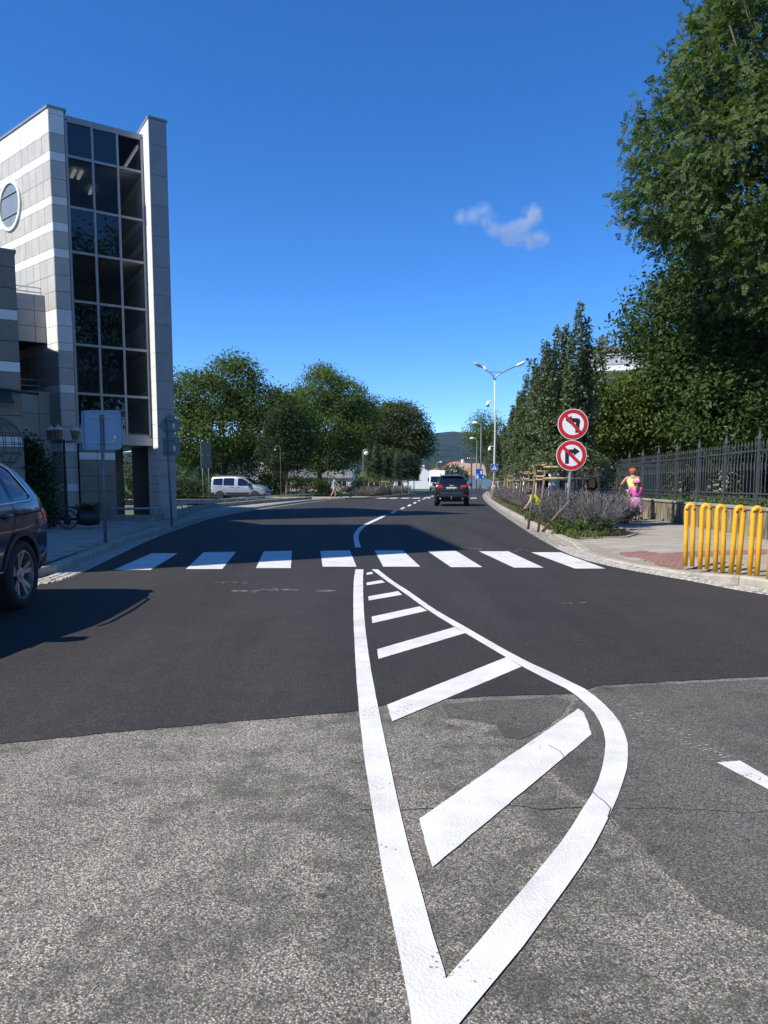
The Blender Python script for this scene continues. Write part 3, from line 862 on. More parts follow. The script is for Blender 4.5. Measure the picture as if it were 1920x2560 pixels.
# front pilaster
pf = MB(); pf.obox(O - NV * 0.3, DV * (tG0 - 0.05), NV * 0.3, UP * (ZTOP - 0.02)); pil = pf.build('pilaster', MAT['core'], bld)
for r_ in range(len(rows_c)):
    z1, z0 = zrow[r_], zrow[r_ + 1]
    tile(pil, DV * -0.03, DV, tG0 - 0.02, max(z0, .02), z1, NV, TM[rows_c[r_]])
mb = MB(); mb.obox(-DV * .06 - NV * .4 + UP * ZTOP, DV * (tG0 + .08), NV * .47, UP * .07); mb.build('coping', MAT['mullion'], bld)
mb = MB(); mb.obox(EN * .07 - DV * 0 + UP * ZTOP, EV * 10, -EN * .42, UP * .065); mb.build('coping', MAT['mullion'], bld)

# glass front
gf = empty('glass_front'); gf.parent = bld
vL = [299, 389, 516, 629, 752, 860, 983, 1085]
vR = [347, 429.5, 551, 656.7, 773.9, 878, 994.5, 1093]
zz = []
for a_, b_ in zip(vL, vR):
    zz.append((tf(163.5 + (a_ - 299) * .038, a_)[1] + tf(353 + (b_ - 347) * .036, b_)[1]) / 2)
ts = [tG0, T1, T2, tG1]
GB = -0.05
for r_ in range(7):
    for c_ in range(3):
        mb = MB(); p = DV * ts[c_] + NV * GB + UP * zz[r_ + 1]
        tw = random.uniform(-.006, .006)
        mb.add([p, p + DV * (ts[c_+1]-ts[c_]), p + DV * (ts[c_+1]-ts[c_]) + UP * (zz[r_]-zz[r_+1]) + NV * tw, p + UP * (zz[r_]-zz[r_+1]) + NV * tw], [(0,1,2,3)])
        mb.build('pane', MAT['pane_end'] if c_ == 2 else MAT['pane_clear'] if r_ in (1, 3, 5) else MAT['pane_dark'], gf)
for t in ts:
    mb = MB(); mb.obox(DV * (t - .035) + NV * (GB - .05) + UP * zz[7], DV * .07, NV * .10, UP * (zz[0] - zz[7])); mb.build('mullion', MAT['mullion'], gf)
for z in zz:
    mb = MB(); mb.obox(DV * (tG0 + .035) + NV * (GB - .05) + UP * (z - .035), DV * (tG1 - tG0 - .07), NV * .097, UP * .07); mb.build('transom', MAT['mullion'], gf)
mb = MB(); mb.obox(DV * (tG0 - .1) - NV * .6 + UP * (zz[0] + .036), DV * (tG1 - tG0 + .2), NV * .6, UP * .10); mb.build('roof_edge', MAT['mullion'], bld)
mb = MB(); mb.obox(DV * (tG0 - .08) - NV * 4.0 + UP * (zz[7] - .30), DV * (tG1 - tG0 + .16), NV * 4.06, UP * .26); mb.build('soffit', MAT['panel_grey'], bld)
# interior behind the vision glass
it = MB()
it.obox(DV * (tG0 + .04) - NV * 3.9 + UP * zz[7], DV * (tG1 - tG0), NV * .1, UP * (zz[0] - zz[7]))
for r_ in (0, 2, 4, 6):
    it.obox(DV * (tG0 + .04) - NV * 3.8 + UP * (zz[r_ + 1] - .02), DV * (tG1 - tG0), NV * 3.6, UP * .12)
it.build('interior', MAT['interior'], bld)
for (tt, zz_, k) in [(tG0 + .30, zz[1] - .12, .5), (tG0 + .50, zz[1] - .12, .5), (T1 + .3, zz[1] - .12, 1.6)]:
    mb = MB(); mb.obox(DV * tt - NV * (k + .9) + UP * zz_, DV * .09, NV * .7, UP * .04); mb.build('ceiling_lamp', MAT['lamp_white'], bld)
for r_ in range(len(rows_c)):  # added inner tile wall standing in for the striped reflection in the end panes
    if zrow[r_] > zz[0] or zrow[r_ + 1] < zz[7]: continue
    for c_ in range(4): tile(gf, DV * (tG1 + .055) - NV * (.12 + .8 * (c_ + 1)), NV, .8, zrow[r_ + 1], zrow[r_], -DV, TM[rows_c[r_]], proud=.03)
# roof, back and right-hand body
mb = MB()
mb.poly([-DV*0 - NV*.3 + UP*(zz[0]+.03), DV*tG1 - NV*.3 + UP*(zz[0]+.03), DV*tG1 - NV*9 + UP*(zz[0]+.03), EV*9 + UP*(zz[0]+.03)]); mb.build('roof', MAT['core'], bld)
mb = MB(); mb.obox(DV * (tG1 + .06) - NV * 8 + UP * (Z_GB - .3), DV * .3, NV * 7.9, UP * (zz[0] - Z_GB + .3)); mb.build('side_wall', MAT['panel_grey'], bld)
mb = MB(); mb.obox(DV * tG0 - NV * 4.4 + UP * (zz[7] - .3), DV * (tG1 - tG0), NV * .3, UP * (zz[0] - zz[7] + .3)); mb.build('inner_wall', MAT['core'], bld)

# metal fin at the right-hand end
FW, FP = 0.55, 0.68
fin = empty('fin'); fin.parent = bld
ZF = tf(371, 294, FP)[1]
core = MB(); core.obox(DV * (tG1 + .08) - NV * 3.0, DV * (FW - .04), NV * (3.0 + FP - .02), UP * (ZF - .02)); core.build('fin_core', MAT['core'], fin)
z = ZF; k = 0
fv = [240 + y / 3.456 for y in (215, 430, 690, 950, 1217, 1477, 1724, 1977)] + [860 + y / 3.456 for y in (78, 322, 565, 815, 1008, 1142, 1277, 1420)]
fz = [tf(395 + (v - 290) * .02, v, FP)[1] for v in fv]
fz[0] = ZF; fz[-1] = 0.02
if fz[-2] < 0.2: fz[-2] = 0.6
for z1, z0 in zip(fz[:-1], fz[1:]):
    mb = MB(); g = .005
    mb.obox(DV * (tG1 + .06) + NV * (FP - .02) + UP * (z0 + g), DV * FW, NV * .022, UP * (z1 - z0 - 2*g)); mb.build('panel', MAT['panel_grey'], fin)
    for q in range(2):
        za, zb = z0 + (z1 - z0) * q / 2, z0 + (z1 - z0) * (q + 1) / 2
        mb = MB(); mb.obox(DV * (tG1 + .055) - NV * .6 + UP * (za + g), DV * .025, NV * (.6 + FP - .022), UP * (zb - za - 2*g)); mb.build('panel', MAT['tile_white'], fin)
    mb = MB(); mb.obox(DV * (tG1 + .06 + FW - .024) - NV * 3 + UP * (z0 + g), DV * .024, NV * (3 + FP - .023), UP * (z1 - z0 - 2*g)); mb.build('panel', MAT['panel_grey'], fin)
mb = MB(); mb.obox(DV * (tG1 + .03) - NV * 3.05 + UP * ZF, DV * (FW + .06), NV * (3.05 + FP + .04), UP * .06); mb.build('coping', MAT['mullion'], fin)

# tiled wall under the glass, pillars of the passage
tB1 = tf(289, 1200)[0]
mb = MB(); mb.obox(DV * (tG0 - .02) - NV * 1.2, DV * (tB1 - tG0), NV * 1.32, UP * (Z_GB - .28)); base_w = mb.build('base_wall', MAT['core'], bld)
vb = [1097, 1131, 1150, 1190, 1229, 1270, 1300]
zb_ = [tf(245, v, .12)[1] for v in vb]; zb_[0] = Z_GB - .29; zb_[-1] = .02
for i in range(6):
    for c_ in range(2):
        wq = (tB1 - tG0 + .02) / 2
        tile(base_w, DV * (tG0 - .03 + c_ * wq) + NV * .12, DV, wq, zb_[i+1], zb_[i], NV, MAT['tile_white'] if i == 1 else MAT['tile_brown'])
mb = MB(); q = DV * (tG1 - .75) - NV * 1.6; mb.lathe([(.2, 0), (.2, Z_GB - .3)], 16, q); mb.build('pillar', MAT['concrete'], bld, smooth=True)
mb = MB(); mb.obox(DV * (tG1 - 1.2) - NV * 3.6, DV * .3, NV * .4, UP * (Z_GB - .3)); mb.build('pillar', MAT['core'], bld)

# set-back annex with balcony recess
AS = 0.72
AO = EV * AS
za1, za0 = hit(90, 737, PL + EV * AS, NV).z, hit(90, 856, PL + EV * AS, NV).z
zr0 = hit(90, 978, PL + EV * AS, NV).z
mb = MB(); mb.obox(AO - DV * 6 - NV * 2.6 + UP * za0, DV * 6, NV * 2.6, UP * (za1 - za0)); ann = mb.build('annex_box', MAT['core'], bld)
for i in range(3):
    for c_ in range(7):
        z1 = za1 - i * (za1 - za0) / 3; z0 = z1 - (za1 - za0) / 3
        tile(ann, AO - DV * (.30 + .52 * c_ + (0 if c_ else 0)) if False else AO - DV * (.52 * (c_ + 1) - .18), DV, .52 if c_ else .34, z0, z1, NV, MAT['tile_grey'])
mb = MB(); mb.obox(AO - DV * 6 - NV * 2.6, DV * 6, NV * 2.6, UP * zr0); anb = mb.build('annex_base', MAT['core'], bld)
nr = 6
for i in range(nr):
    for c_ in range(7):
        z1 = zr0 * (1 - i / nr); z0 = zr0 * (1 - (i + 1) / nr)
        tile(anb, AO - DV * (.52 * (c_ + 1) - .18), DV, .52 if c_ else .34, z0 + (.02 if i == nr-1 else 0), z1, NV, MAT['tile_white'] if i == 4 else MAT['tile_grey'])
mb = MB(); mb.obox(AO - DV * 6 - NV * 2.5 + UP * zr0, DV * 6, NV * .1, UP * (za0 - zr0)); mb.build('recess_wall', MAT['core'], bld)
for zq in (.16, .34):
    mb = MB(); mb.tube([AO - DV * 5 + NV * .0 + UP * (zr0 + zq), AO - DV * .1 + UP * (zr0 + zq)], .02); mb.build('balcony_rail', MAT['steel'], bld, smooth=True)
for q in range(4):
    mb = MB(); mb.tube([AO - DV * (.3 + q * 1.1) + UP * zr0, AO - DV * (.3 + q * 1.1) + UP * (zr0 + .34)], .015); mb.build('rail_post', MAT['steel'], bld)
for zq in (.12, .26):
    mb = MB(); mb.tube([AO - DV * 5 - NV * .2 + UP * (za1 + zq), AO - DV * .1 - NV * .2 + UP * (za1 + zq)], .018); mb.build('roof_rail', MAT['white'], bld, smooth=True)

# nearer low block
PN = at(36, 628, 18.0); zN = PN.z; PN.z = 0
PNb = W(PN)
mb = MB(); mb.obox(PNb - DV * 9 - NV * 7, DV * 9, NV * 7, UP * (zN - .03)); nb = mb.build('low_block', MAT['core'], bld)
nv = [628, 671, 723, 777, 803, 855, 906, 932, 985, 1040, 1092, 1118, 1170, 1222, 1280]
nz_ = [hit(40 + (v - 628) * .03, v, PN, NV).z for v in nv] + [0.02]
nc = 'GGGWGGWGGGWGGGG'
for i in range(15):
    for c_ in range(6):
        tile(nb, PNb - DV * (.62 * (c_ + 1)), DV, .62, nz_[i+1], nz_[i], NV, {'W': MAT['tile_white'], 'G': MAT['tile_brown']}[nc[i]])
mb = MB(); mb.obox(PNb - DV * 9 - NV * 7 + UP * (zN - .03), DV * 9.03, NV * 7.06, UP * .05); mb.build('coping', MAT['mullion'], bld)
# awning over the entrance
MAT['awning'] = M('dark_awning', (0.05, 0.045, 0.04), 0.8, var=0.2, vscale=4)
zaw = hit(20, 978, PN, NV).z
mb = MB(); a0 = PNb - DV * 4 + UP * (zaw + .12); a1 = PNb - DV * .25 + UP * (zaw - .0)
mb.add([a0, a1, a1 + NV * .9 - UP * .35, a0 + NV * .9 - UP * .35, a0 + NV*.05 - UP * .04, a1 + NV*.05 - UP * .04, a1 + NV * .9 - UP * .38, a0 + NV * .9 - UP * .38], [(0,1,2,3),(4,7,6,5),(0,4,5,1),(2,6,7,3),(1,5,6,2),(0,3,7,4)])
mb.build('awning', MAT['awning'], bld)
mb = MB(); mb.tube([PNb - DV * 3 + NV * .3 + UP * (zaw + .2), PNb + DV * .35 + NV * .3 + UP * (zaw - .06)], .035); mb.build('awning_bar', MAT['iron'], bld, smooth=True)
# unseen block beyond the frame, shaped to cast the shade across the road
wing_h = 16.0
A_ = Vector((1.6 - SHX * wing_h, 13.8 - SHY * wing_h, 0)); B_ = Vector((0.75 - SHX * wing_h, 22.4 - SHY * wing_h, 0))
wp = [A_, B_, Vector((-30, B_.y - .3, 0)), Vector((-30, A_.y - 2, 0))]
mb = MB(); mb.prism([W(p) for p in wp], UP * wing_h); mb.build('wing', MAT['tile_grey'], bld)
# ================================================================== vehicles
def car_paint(name, c, rough=0.25, metal=0.3):
    m = M(name, c, rough, metal=metal, spec=0.4, var=0.04, vscale=3, coat=0.6); return m
MAT['car_blue'] = car_paint('deep_blue_car_paint', (0.004, 0.013, 0.048), 0.18, 0.0)
MAT['car_black'] = car_paint('black_car_paint', (0.008, 0.008, 0.009), 0.25, 0.0)
MAT['car_silver'] = car_paint('silver_car_paint', (0.40, 0.41, 0.43), 0.32, 0.5)
MAT['car_white'] = car_paint('white_car_paint', (0.72, 0.72, 0.71), 0.3, 0.0)
MAT['car_glass'] = M('dark_car_glass', (0.006, 0.008, 0.010), 0.03, spec=0.8, var=0.05)
MAT['car_glass_blue'] = M('blue_tinted_car_glass', (0.010, 0.022, 0.045), 0.03, spec=0.8, var=0.05)
MAT['tail_red'] = M('red_tail_lamp', (0.45, 0.012, 0.015), 0.12, var=0.25, vscale=14, coat=0.8)
MAT['lamp_clear'] = M('clear_head_lamp', (0.30, 0.31, 0.33), 0.08, metal=0.3, var=0.4, vscale=25, coat=1.0)
MAT['plate'] = M('number_plate', (0.72, 0.72, 0.70), 0.4, var=0.03)
MAT['plate_text'] = M('plate_marks', (0.03, 0.03, 0.03), 0.6, var=0.1)
MAT['seam'] = M('panel_gap', (0.004, 0.004, 0.005), 0.9, var=0.1)

def car_body(stations, arches, wheel_r, wheel_w, W_):
    """loft of cross sections x: (x, zbot, zbelt, zroof, wlow, wbelt, wroof); subdivided, wheel arches cut out"""
    vs = []; fs = []; H = 9
    for (x, zb, ze, zr, wl, we, wr) in stations:
        zm = zb + (ze - zb) * 0.45
        half = [(wl * .80, zb), (wl * .97, zb + .05), (wl + .005, zm), (we + .004, ze - .10), (we - .012, ze), (we + (wr - we) * .55, ze + (zr - ze) * .55), (wr + .035, zr - .075), (wr - .12, zr - .01), (wr * .35, zr + .008)]
        sec = [(y, z) for y, z in half] + [(-y, z) for y, z in reversed(half)]
        vs += [(x, y, z) for y, z in sec]
    n = 2 * H
    for i in range(len(stations) - 1):
        for k in range(n):
            fs.append((i*n+k, i*n+(k+1)%n, (i+1)*n+(k+1)%n, (i+1)*n+k))
    # end caps as ladders
    for base, flip in ((0, False), ((len(stations)-1)*n, True)):
        for k in range(H - 1):
            f = (base+k, base+k+1, base+n-2-k, base+n-1-k)
            fs.append(f if flip else tuple(reversed(f)))
    mb = MB(); mb.add(vs, fs)
    o = mb.build('tmp_body', None, None, smooth=True)
    s = o.modifiers.new('s', 'SUBSURF'); s.levels = 2; s.render_levels = 2
    me = eval_mesh(o)
    full = BVHTree.FromPolygons([v.co.copy() for v in me.vertices], [tuple(p.vertices) for p in me.polygons])
    o = bpy.data.objects.new('tmp_body', me); col.objects.link(o)
    cut = []
    for ax in arches:
        for sgn in (-1, 1):
            c = MB(); c.lathe([(wheel_r * 1.13, -.29), (wheel_r * 1.13, .29)], 36, (ax, sgn * (W_ - .09), wheel_r), 'Y')
            co = c.build('tmp_cut', None); cut.append(co)
            bo = o.modifiers.new('b', 'BOOLEAN'); bo.operation = 'DIFFERENCE'; bo.object = co; bo.solver = 'EXACT'
    me = eval_mesh(o)
    for c in cut: bpy.data.objects.remove(c, do_unlink=True)
    me.polygons.foreach_set('use_smooth', [True] * len(me.polygons))
    return me, full

class Decal:
    """patches laid onto a body from one side"""
    def __init__(self, bvh): self.b = bvh
    def cast(self, kind, a, b):
        if kind == 'L': o, d = Vector((a, 3, b)), Vector((0, -1, 0))
        elif kind == 'R': o, d = Vector((a, -3, b)), Vector((0, 1, 0))
        elif kind == 'B': o, d = Vector((-5, a, b)), Vector((1, 0, 0))
        elif kind == 'F': o, d = Vector((5, a, b)), Vector((-1, 0, 0))
        else: o, d = Vector((a, b, 5)), Vector((0, 0, -1))
        h, nrm, i, dist = self.b.ray_cast(o, d)
        if h is None: return None, None
        if nrm.dot(d) > 0: nrm = -nrm
        return h, nrm
    def patch(self, name, kind, poly, mat, parent, off=0.006, rings=6, roundc=2, step=0.05):
        P2 = [Vector((p[0], p[1])) for p in poly]
        for _ in range(roundc):                      # soften corners
            q = []
            for i in range(len(P2)):
                a, b = P2[i], P2[(i+1) % len(P2)]
                L = (b - a).length; k = min(0.25, 0.045 / max(L, 1e-6)) if L > 0.05 else 0.25
                q += [a.lerp(b, k), a.lerp(b, 1 - k)]
            P2 = q
        R2 = []
        for i in range(len(P2)):
            a, b = P2[i], P2[(i+1) % len(P2)]; n = max(1, int((b - a).length / step))
            R2 += [a.lerp(b, k / n) for k in range(n)]
        c = sum(R2, Vector((0, 0))) / len(R2)
        vs = []; n = len(R2); fs = []
        for r_ in range(rings):
            s = 1 - r_ / rings
            for p in R2:
                q = c + (p - c) * s
                h, nn = self.cast(kind, q.x, q.y)
                if h is None: h, nn = (vs[-1] if vs else Vector((0,0,0))), Vector((0,0,0))
                vs.append(h + nn * (off if r_ else off * 0.3))
        h, nn = self.cast(kind, c.x, c.y); vs.append((h + nn * off) if h else vs[-1])
        for r_ in range(rings - 1):
            for k in range(n): fs.append((r_*n+k, r_*n+(k+1)%n, (r_+1)*n+(k+1)%n, (r_+1)*n+k))
        for k in range(n): fs.append(((rings-1)*n+k, (rings-1)*n+(k+1)%n, rings*n))
        mb = MB(); mb.add(vs, fs)
        return mb.build(name, mat, parent, smooth=True)
    def line(self, name, kind, pts, rad, mat, parent, off=0.004, step=0.05, n=6):
        P2 = resample([Vector((p[0], p[1], 0)) for p in pts], step); l = []
        for p in P2:
            h, nn = self.cast(kind, p.x, p.y)
            if h: l.append(h + nn * off)
        if len(l) < 2: return None
        mb = MB(); mb.tube(l, rad, n); return mb.build(name, mat, parent, smooth=True)

def wheel(parent, x, y, r_, w, spokes=5, logo=False, mat=None):
    sgn = 1 if y > 0 else -1
    wh = empty('wheel'); wh.parent = parent; wh.location = (x, y, r_)
    t = MB(); rr = r_ * 0.72
    t.lathe([(rr, -w/2), (r_-.03, -w/2), (r_-.006, -w/2+.025), (r_, -w/2+.06), (r_, w/2-.06), (r_-.006, w/2-.025), (r_-.03, w/2), (rr, w/2), (rr - .01, w/2 - .04), (rr - .01, -w/2 + .04)], 32, (0,0,0), 'Y')
    t.build('tyre', MAT['tyre'], wh, smooth=True)
    m = MB(); o = sgn * (w/2 - .012)
    # rim lip
    n = 32; a = [];
    for rad, h in ((rr, o), (rr - .022, o), (rr - .03, o - sgn * .06), (rr - .035, o - sgn*.12)):
        a.append([(rad*math.cos(2*math.pi*k/n), h, rad*math.sin(2*math.pi*k/n)) for k in range(n)])
    m.add([p for q in a for p in q], [(i*n+k, i*n+(k+1)%n, (i+1)*n+(k+1)%n, (i+1)*n+k) for i in range(3) for k in range(n)])
    for s in range(spokes):
        for dlt in (-.20, .20):
            th = 2*math.pi*s/spokes + math.pi/2
            p0 = Vector((math.cos(th+dlt*.3)*.05, o - sgn*.045, math.sin(th+dlt*.3)*.05)); p1 = Vector((math.cos(th+dlt)*(rr-.02), o - sgn*.012, math.sin(th+dlt)*(rr-.02)))
            dirv = (p1 - p0).normalized(); side = dirv.cross(Vector((0, 1, 0))).normalized()
            wd0, wd1 = .017, .026
            m.add([p0 - side*wd0, p0 + side*wd0, p1 + side*wd1, p1 - side*wd1] + [q - Vector((0, sgn*.04, 0)) for q in (p0 - side*wd0, p0 + side*wd0, p1 + side*wd1, p1 - side*wd1)], [(0,1,2,3),(0,4,5,1),(1,5,6,2),(2,6,7,3),(3,7,4,0)])
    m.lathe([(.001, o - sgn*.03), (.075, o - sgn*.03), (.07, o - sgn*.06)], 20, (0,0,0), 'Y')
    m.build('rim', mat or MAT['alloy'], wh)
    d = MB(); d.lathe([(.02, o - sgn*.13), (rr - .03, o - sgn*.13)], 24, (0,0,0), 'Y'); d.build('brake_disc', MAT['black'], wh)
    if logo:
        q = MB(); yy = o - sgn*.024
        ringp = [(.030*math.cos(2*math.pi*k/20), yy, .030*math.sin(2*math.pi*k/20)) for k in range(21)]
        q.tube(ringp, .0025, 6, cap=False)
        q.tube([(-.018, yy, .022), (0, yy, .002), (.018, yy, .022)], .0024, 6); q.tube([(-.026, yy, .010), (-.012, yy, -.024), (0, yy, -.004), (.012, yy, -.024), (.026, yy, .010)], .0024, 6)
        q.build('hub_badge', MAT['chrome'], wh)
    return wh

def arch_trim(dec, parent, ax, wheel_r, mat, sides='LR', width=0.055):
    for k in sides:
        pts_o = []; pts_i = []
        for i in range(25):
            th = math.pi * (-.06 + 1.12 * i / 24)
            for rad, l in ((wheel_r * 1.13 + width, pts_o), (wheel_r * 1.125, pts_i)):
                h, nn = dec.cast(k, ax + rad * math.cos(th), wheel_r + rad * math.sin(th))
                l.append(None if h is None else h + nn * 0.012)
        good = [i for i in range(25) if pts_o[i] is not None and pts_i[i] is not None]
        a = [pts_o[i] for i in good]; b = [pts_i[i] for i in good]
        sg = 1 if k == 'L' else -1
        c = [p - Vector((0, sg * .05, 0)) for p in b]; d = [p - Vector((0, sg * .03, 0)) for p in a]
        mb = MB(); mb.strip(a, b); mb.strip(b, c); mb.strip(a, d); mb.build('arch_trim', mat, parent, smooth=True)

def underbody(parent, x0, x1, w, z0=.2, z1=.42):
    mb = MB(); mb.box(x0, x1, -w, w, z0, z1); mb.build('underbody', MAT['black'], parent)

# ---------------------------------------------------------------- blue SUV at the left edge
sb = empty('blue_suv', (-4.52, 5.92, 0), math.atan2(-0.999, 0.05), 'dark blue SUV with chrome window trim cut off by the picture edge', 'car')
st = [(-2.24,.46,.92,.99,.66,.68,.60), (-2.20,.36,.98,1.08,.80,.80,.68), (-2.06,.30,1.06,1.26,.875,.855,.70), (-1.82,.28,1.085,1.50,.90,.885,.645), (-1.55,.27,1.08,1.585,.915,.90,.62), (-1.1,.26,1.06,1.625,.92,.905,.615), (-.4,.26,1.035,1.65,.92,.91,.62), (.3,.26,1.01,1.63,.92,.91,.61), (.62,.26,1.0,1.55,.92,.905,.60), (.95,.26,.99,1.32,.92,.90,.62), (1.22,.26,.985,1.10,.92,.89,.70), (1.45,.26,.96,1.05,.92,.87,.68), (1.95,.28,.86,.95,.89,.82,.62), (2.15,.32,.74,.84,.82,.76,.55), (2.24,.42,.62,.70,.66,.64,.45)]
AXR, AXF, WR = -1.34, 1.34, .352
me, bvh = car_body(st, (AXR, AXF), WR, .24, .92)
link_mesh('body', me, MAT['car_blue'], sb)
D = Decal(bvh)
for k in 'LR':
    D.patch('rear_quarter_window', k, [(-1.20,1.10),(-1.58,1.125),(-1.66,1.16),(-1.48,1.40),(-1.22,1.50)], MAT['car_glass_blue'], sb, .007, roundc=2)
    D.patch('rear_door_window', k, [(-1.16,1.095),(-1.18,1.50),(-.85,1.545),(-.28,1.555),(-.28,1.075)], MAT['car_glass_blue'], sb, .007)
    D.patch('front_door_window', k, [(-.20,1.07),(-.20,1.555),(.25,1.53),(.55,1.40),(.95,1.10),(.92,1.05)], MAT['car_glass_blue'], sb, .007)
    D.line('window_trim', k, [(.98,1.035),(.3,1.045),(-.4,1.055),(-1.1,1.075),(-1.6,1.10),(-1.69,1.135),(-1.68,1.18),(-1.52,1.42),(-1.22,1.535),(-.85,1.575),(-.3,1.585),(.25,1.56)], .011, MAT['chrome'], sb, .008)
    D.line('shoulder_crease', k, [(1.9,.83),(1.2,.89),(0,.935),(-1.3,.965),(-2.0,.985)], .007, MAT['seam'], sb, .000)
    D.line('door_gap', k, [(-.23,1.05),(-.24,.6),(-.25,.35)], .004, MAT['seam'], sb, .000)
    D.line('door_gap', k, [(-1.22,1.07),(-1.24,.95),(-1.12,.78),(-.98,.62),(-.93,.36)], .004, MAT['seam'], sb, .000)
    D.line('door_gap', k, [(.98,1.0),(.95,.6),(.92,.36)], .004, MAT['seam'], sb, .000)
    D.patch('sill_trim', k, [(-.92,.28),(.92,.28),(.92,.40),(-.92,.40)], MAT['black'], sb, .012, roundc=1)
    D.line('sill_chrome', k, [(-.9,.43),(.0,.41),(.9,.43)], .010, MAT['chrome'], sb, .012)
    D.patch('bumper_side_trim', k, [(-1.86,.33),(-2.15,.36),(-2.17,.52),(-1.95,.50),(-1.84,.42)], MAT['black'], sb, .008)
    for hx in (-.98, .05):
        h, nn = D.cast(k, hx, .96)
        if h:
            sg = 1 if k == 'L' else -1
            mb = MB(); mb.tube([h + Vector((-.11, sg*.006, 0)), h + Vector((-.085, sg*.042, .004)), h + Vector((.085, sg*.042, .004)), h + Vector((.11, sg*.006, 0))], [.014,.017,.017,.014], 10); ho = mb.build('door_handle', MAT['car_blue'], sb, smooth=True)
            D.patch('handle_cup', k, [(hx-.06,.925),(hx+.06,.925),(hx+.06,.985),(hx-.06,.985)], MAT['seam'], sb, .003)
    D.line('door_strip', k, [(-.90,.955),(-.4,.945),(.2,.935)], .009, MAT['chrome'], sb, .005)
    D.patch('tail_lamp', k, [(-1.88,1.00),(-2.12,1.00),(-2.2,.93),(-2.19,.80),(-2.06,.80),(-1.93,.90)], MAT['tail_red'], sb, .010)
    h, nn = D.cast(k, .78, 1.06); sg = 1 if k == 'L' else -1
    mb = MB(); mb.box(.62, .80, min(sg*.86, sg*1.06), max(sg*.86, sg*1.06), 1.05, 1.20); mb.build('mirror', MAT['car_blue'], sb, bevel=.04)
    D.patch('side_badge', k, [(.98,.80),(1.12,.80),(1.12,.85),(.98,.85)], MAT['chrome'], sb, .004)
D.patch('rear_window', 'B', [(-.58,1.12),(.58,1.12),(.52,1.48),(-.52,1.48)], MAT['car_glass'], sb, .007)
D.patch('windscreen', 'F', [(-.66,1.10),(.66,1.10),(.54,1.52),(-.54,1.52)], MAT['car_glass'], sb, .007)
D.patch('number_plate', 'B', [(-.26,.70),(.26,.70),(.26,.81),(-.26,.81)], MAT['plate'], sb, .012, roundc=0)
mb = MB(); mb.tube([(-1.95,-.42,.36),(-2.16,-.4,.36)], .05, 10); mb.tube([(-1.95,.42,.36),(-2.16,.4,.36)], .05, 10); mb.build('exhaust', MAT['chrome'], sb, smooth=True)
sp = MB(); sp.add([(-1.62,-.58,1.575),(-1.62,.58,1.575),(-1.86,.52,1.555),(-1.86,-.52,1.555),(-1.62,-.58,1.60),(-1.62,.58,1.60),(-1.86,.52,1.575),(-1.86,-.52,1.575)], [(0,3,2,1),(4,5,6,7),(0,1,5,4),(1,2,6,5),(2,3,7,6),(3,0,4,7)]); sp.build('spoiler', MAT['car_blue'], sb, bevel=.008)
for s in (-1, 1):
    mb = MB(); mb.tube([(-1.2, s*.60, 1.60),(-1.1, s*.60, 1.66),(-.3, s*.605, 1.685),(.25, s*.60, 1.67),(.4, s*.59, 1.62)], .016, 8); mb.build('roof_rail', MAT['chrome'], sb, smooth=True)
arch_trim(D, sb, AXR, WR, MAT['black']); arch_trim(D, sb, AXF, WR, MAT['black'])
underbody(sb, -1.9, 1.9, .62)
for x in (AXR, AXF):
    for s in (-1, 1): wheel(sb, x, s * .80, WR, .235, 5, logo=True)

# ---------------------------------------------------------------- black SUV driving away
jp = G(1139, 1266)
bs = empty('black_suv', (jp.x, jp.y + 2.3, 0), math.atan2(1, 0.10), 'black SUV with red tail lamps driving away down the right lane', 'car')
st = [(-2.40,.55,1.02,1.08,.74,.76,.70), (-2.37,.44,1.06,1.14,.88,.87,.78), (-2.26,.38,1.12,1.36,.945,.925,.76), (-2.10,.34,1.14,1.62,.96,.94,.71), (-1.85,.32,1.13,1.72,.965,.945,.68), (-1.2,.31,1.12,1.755,.97,.95,.67), (-.4,.31,1.10,1.77,.97,.95,.67), (.35,.31,1.08,1.745,.97,.945,.66), (.7,.31,1.08,1.60,.97,.94,.67), (1.05,.31,1.08,1.32,.97,.93,.74), (1.25,.31,1.07,1.17,.97,.92,.76), (1.9,.33,.98,1.10,.95,.88,.70), (2.25,.36,.9,1.0,.88,.82,.6), (2.41,.5,.72,.80,.7,.68,.5)]
WR2 = .372
me, bvh = car_body(st, (-1.5, 1.42), WR2, .25, .97)
link_mesh('body', me, MAT['car_black'], bs)
D = Decal(bvh)
D.patch('rear_window', 'B', [(-.66,1.22),(.66,1.22),(.60,1.62),(-.60,1.62)], MAT['car_glass'], bs, .007)
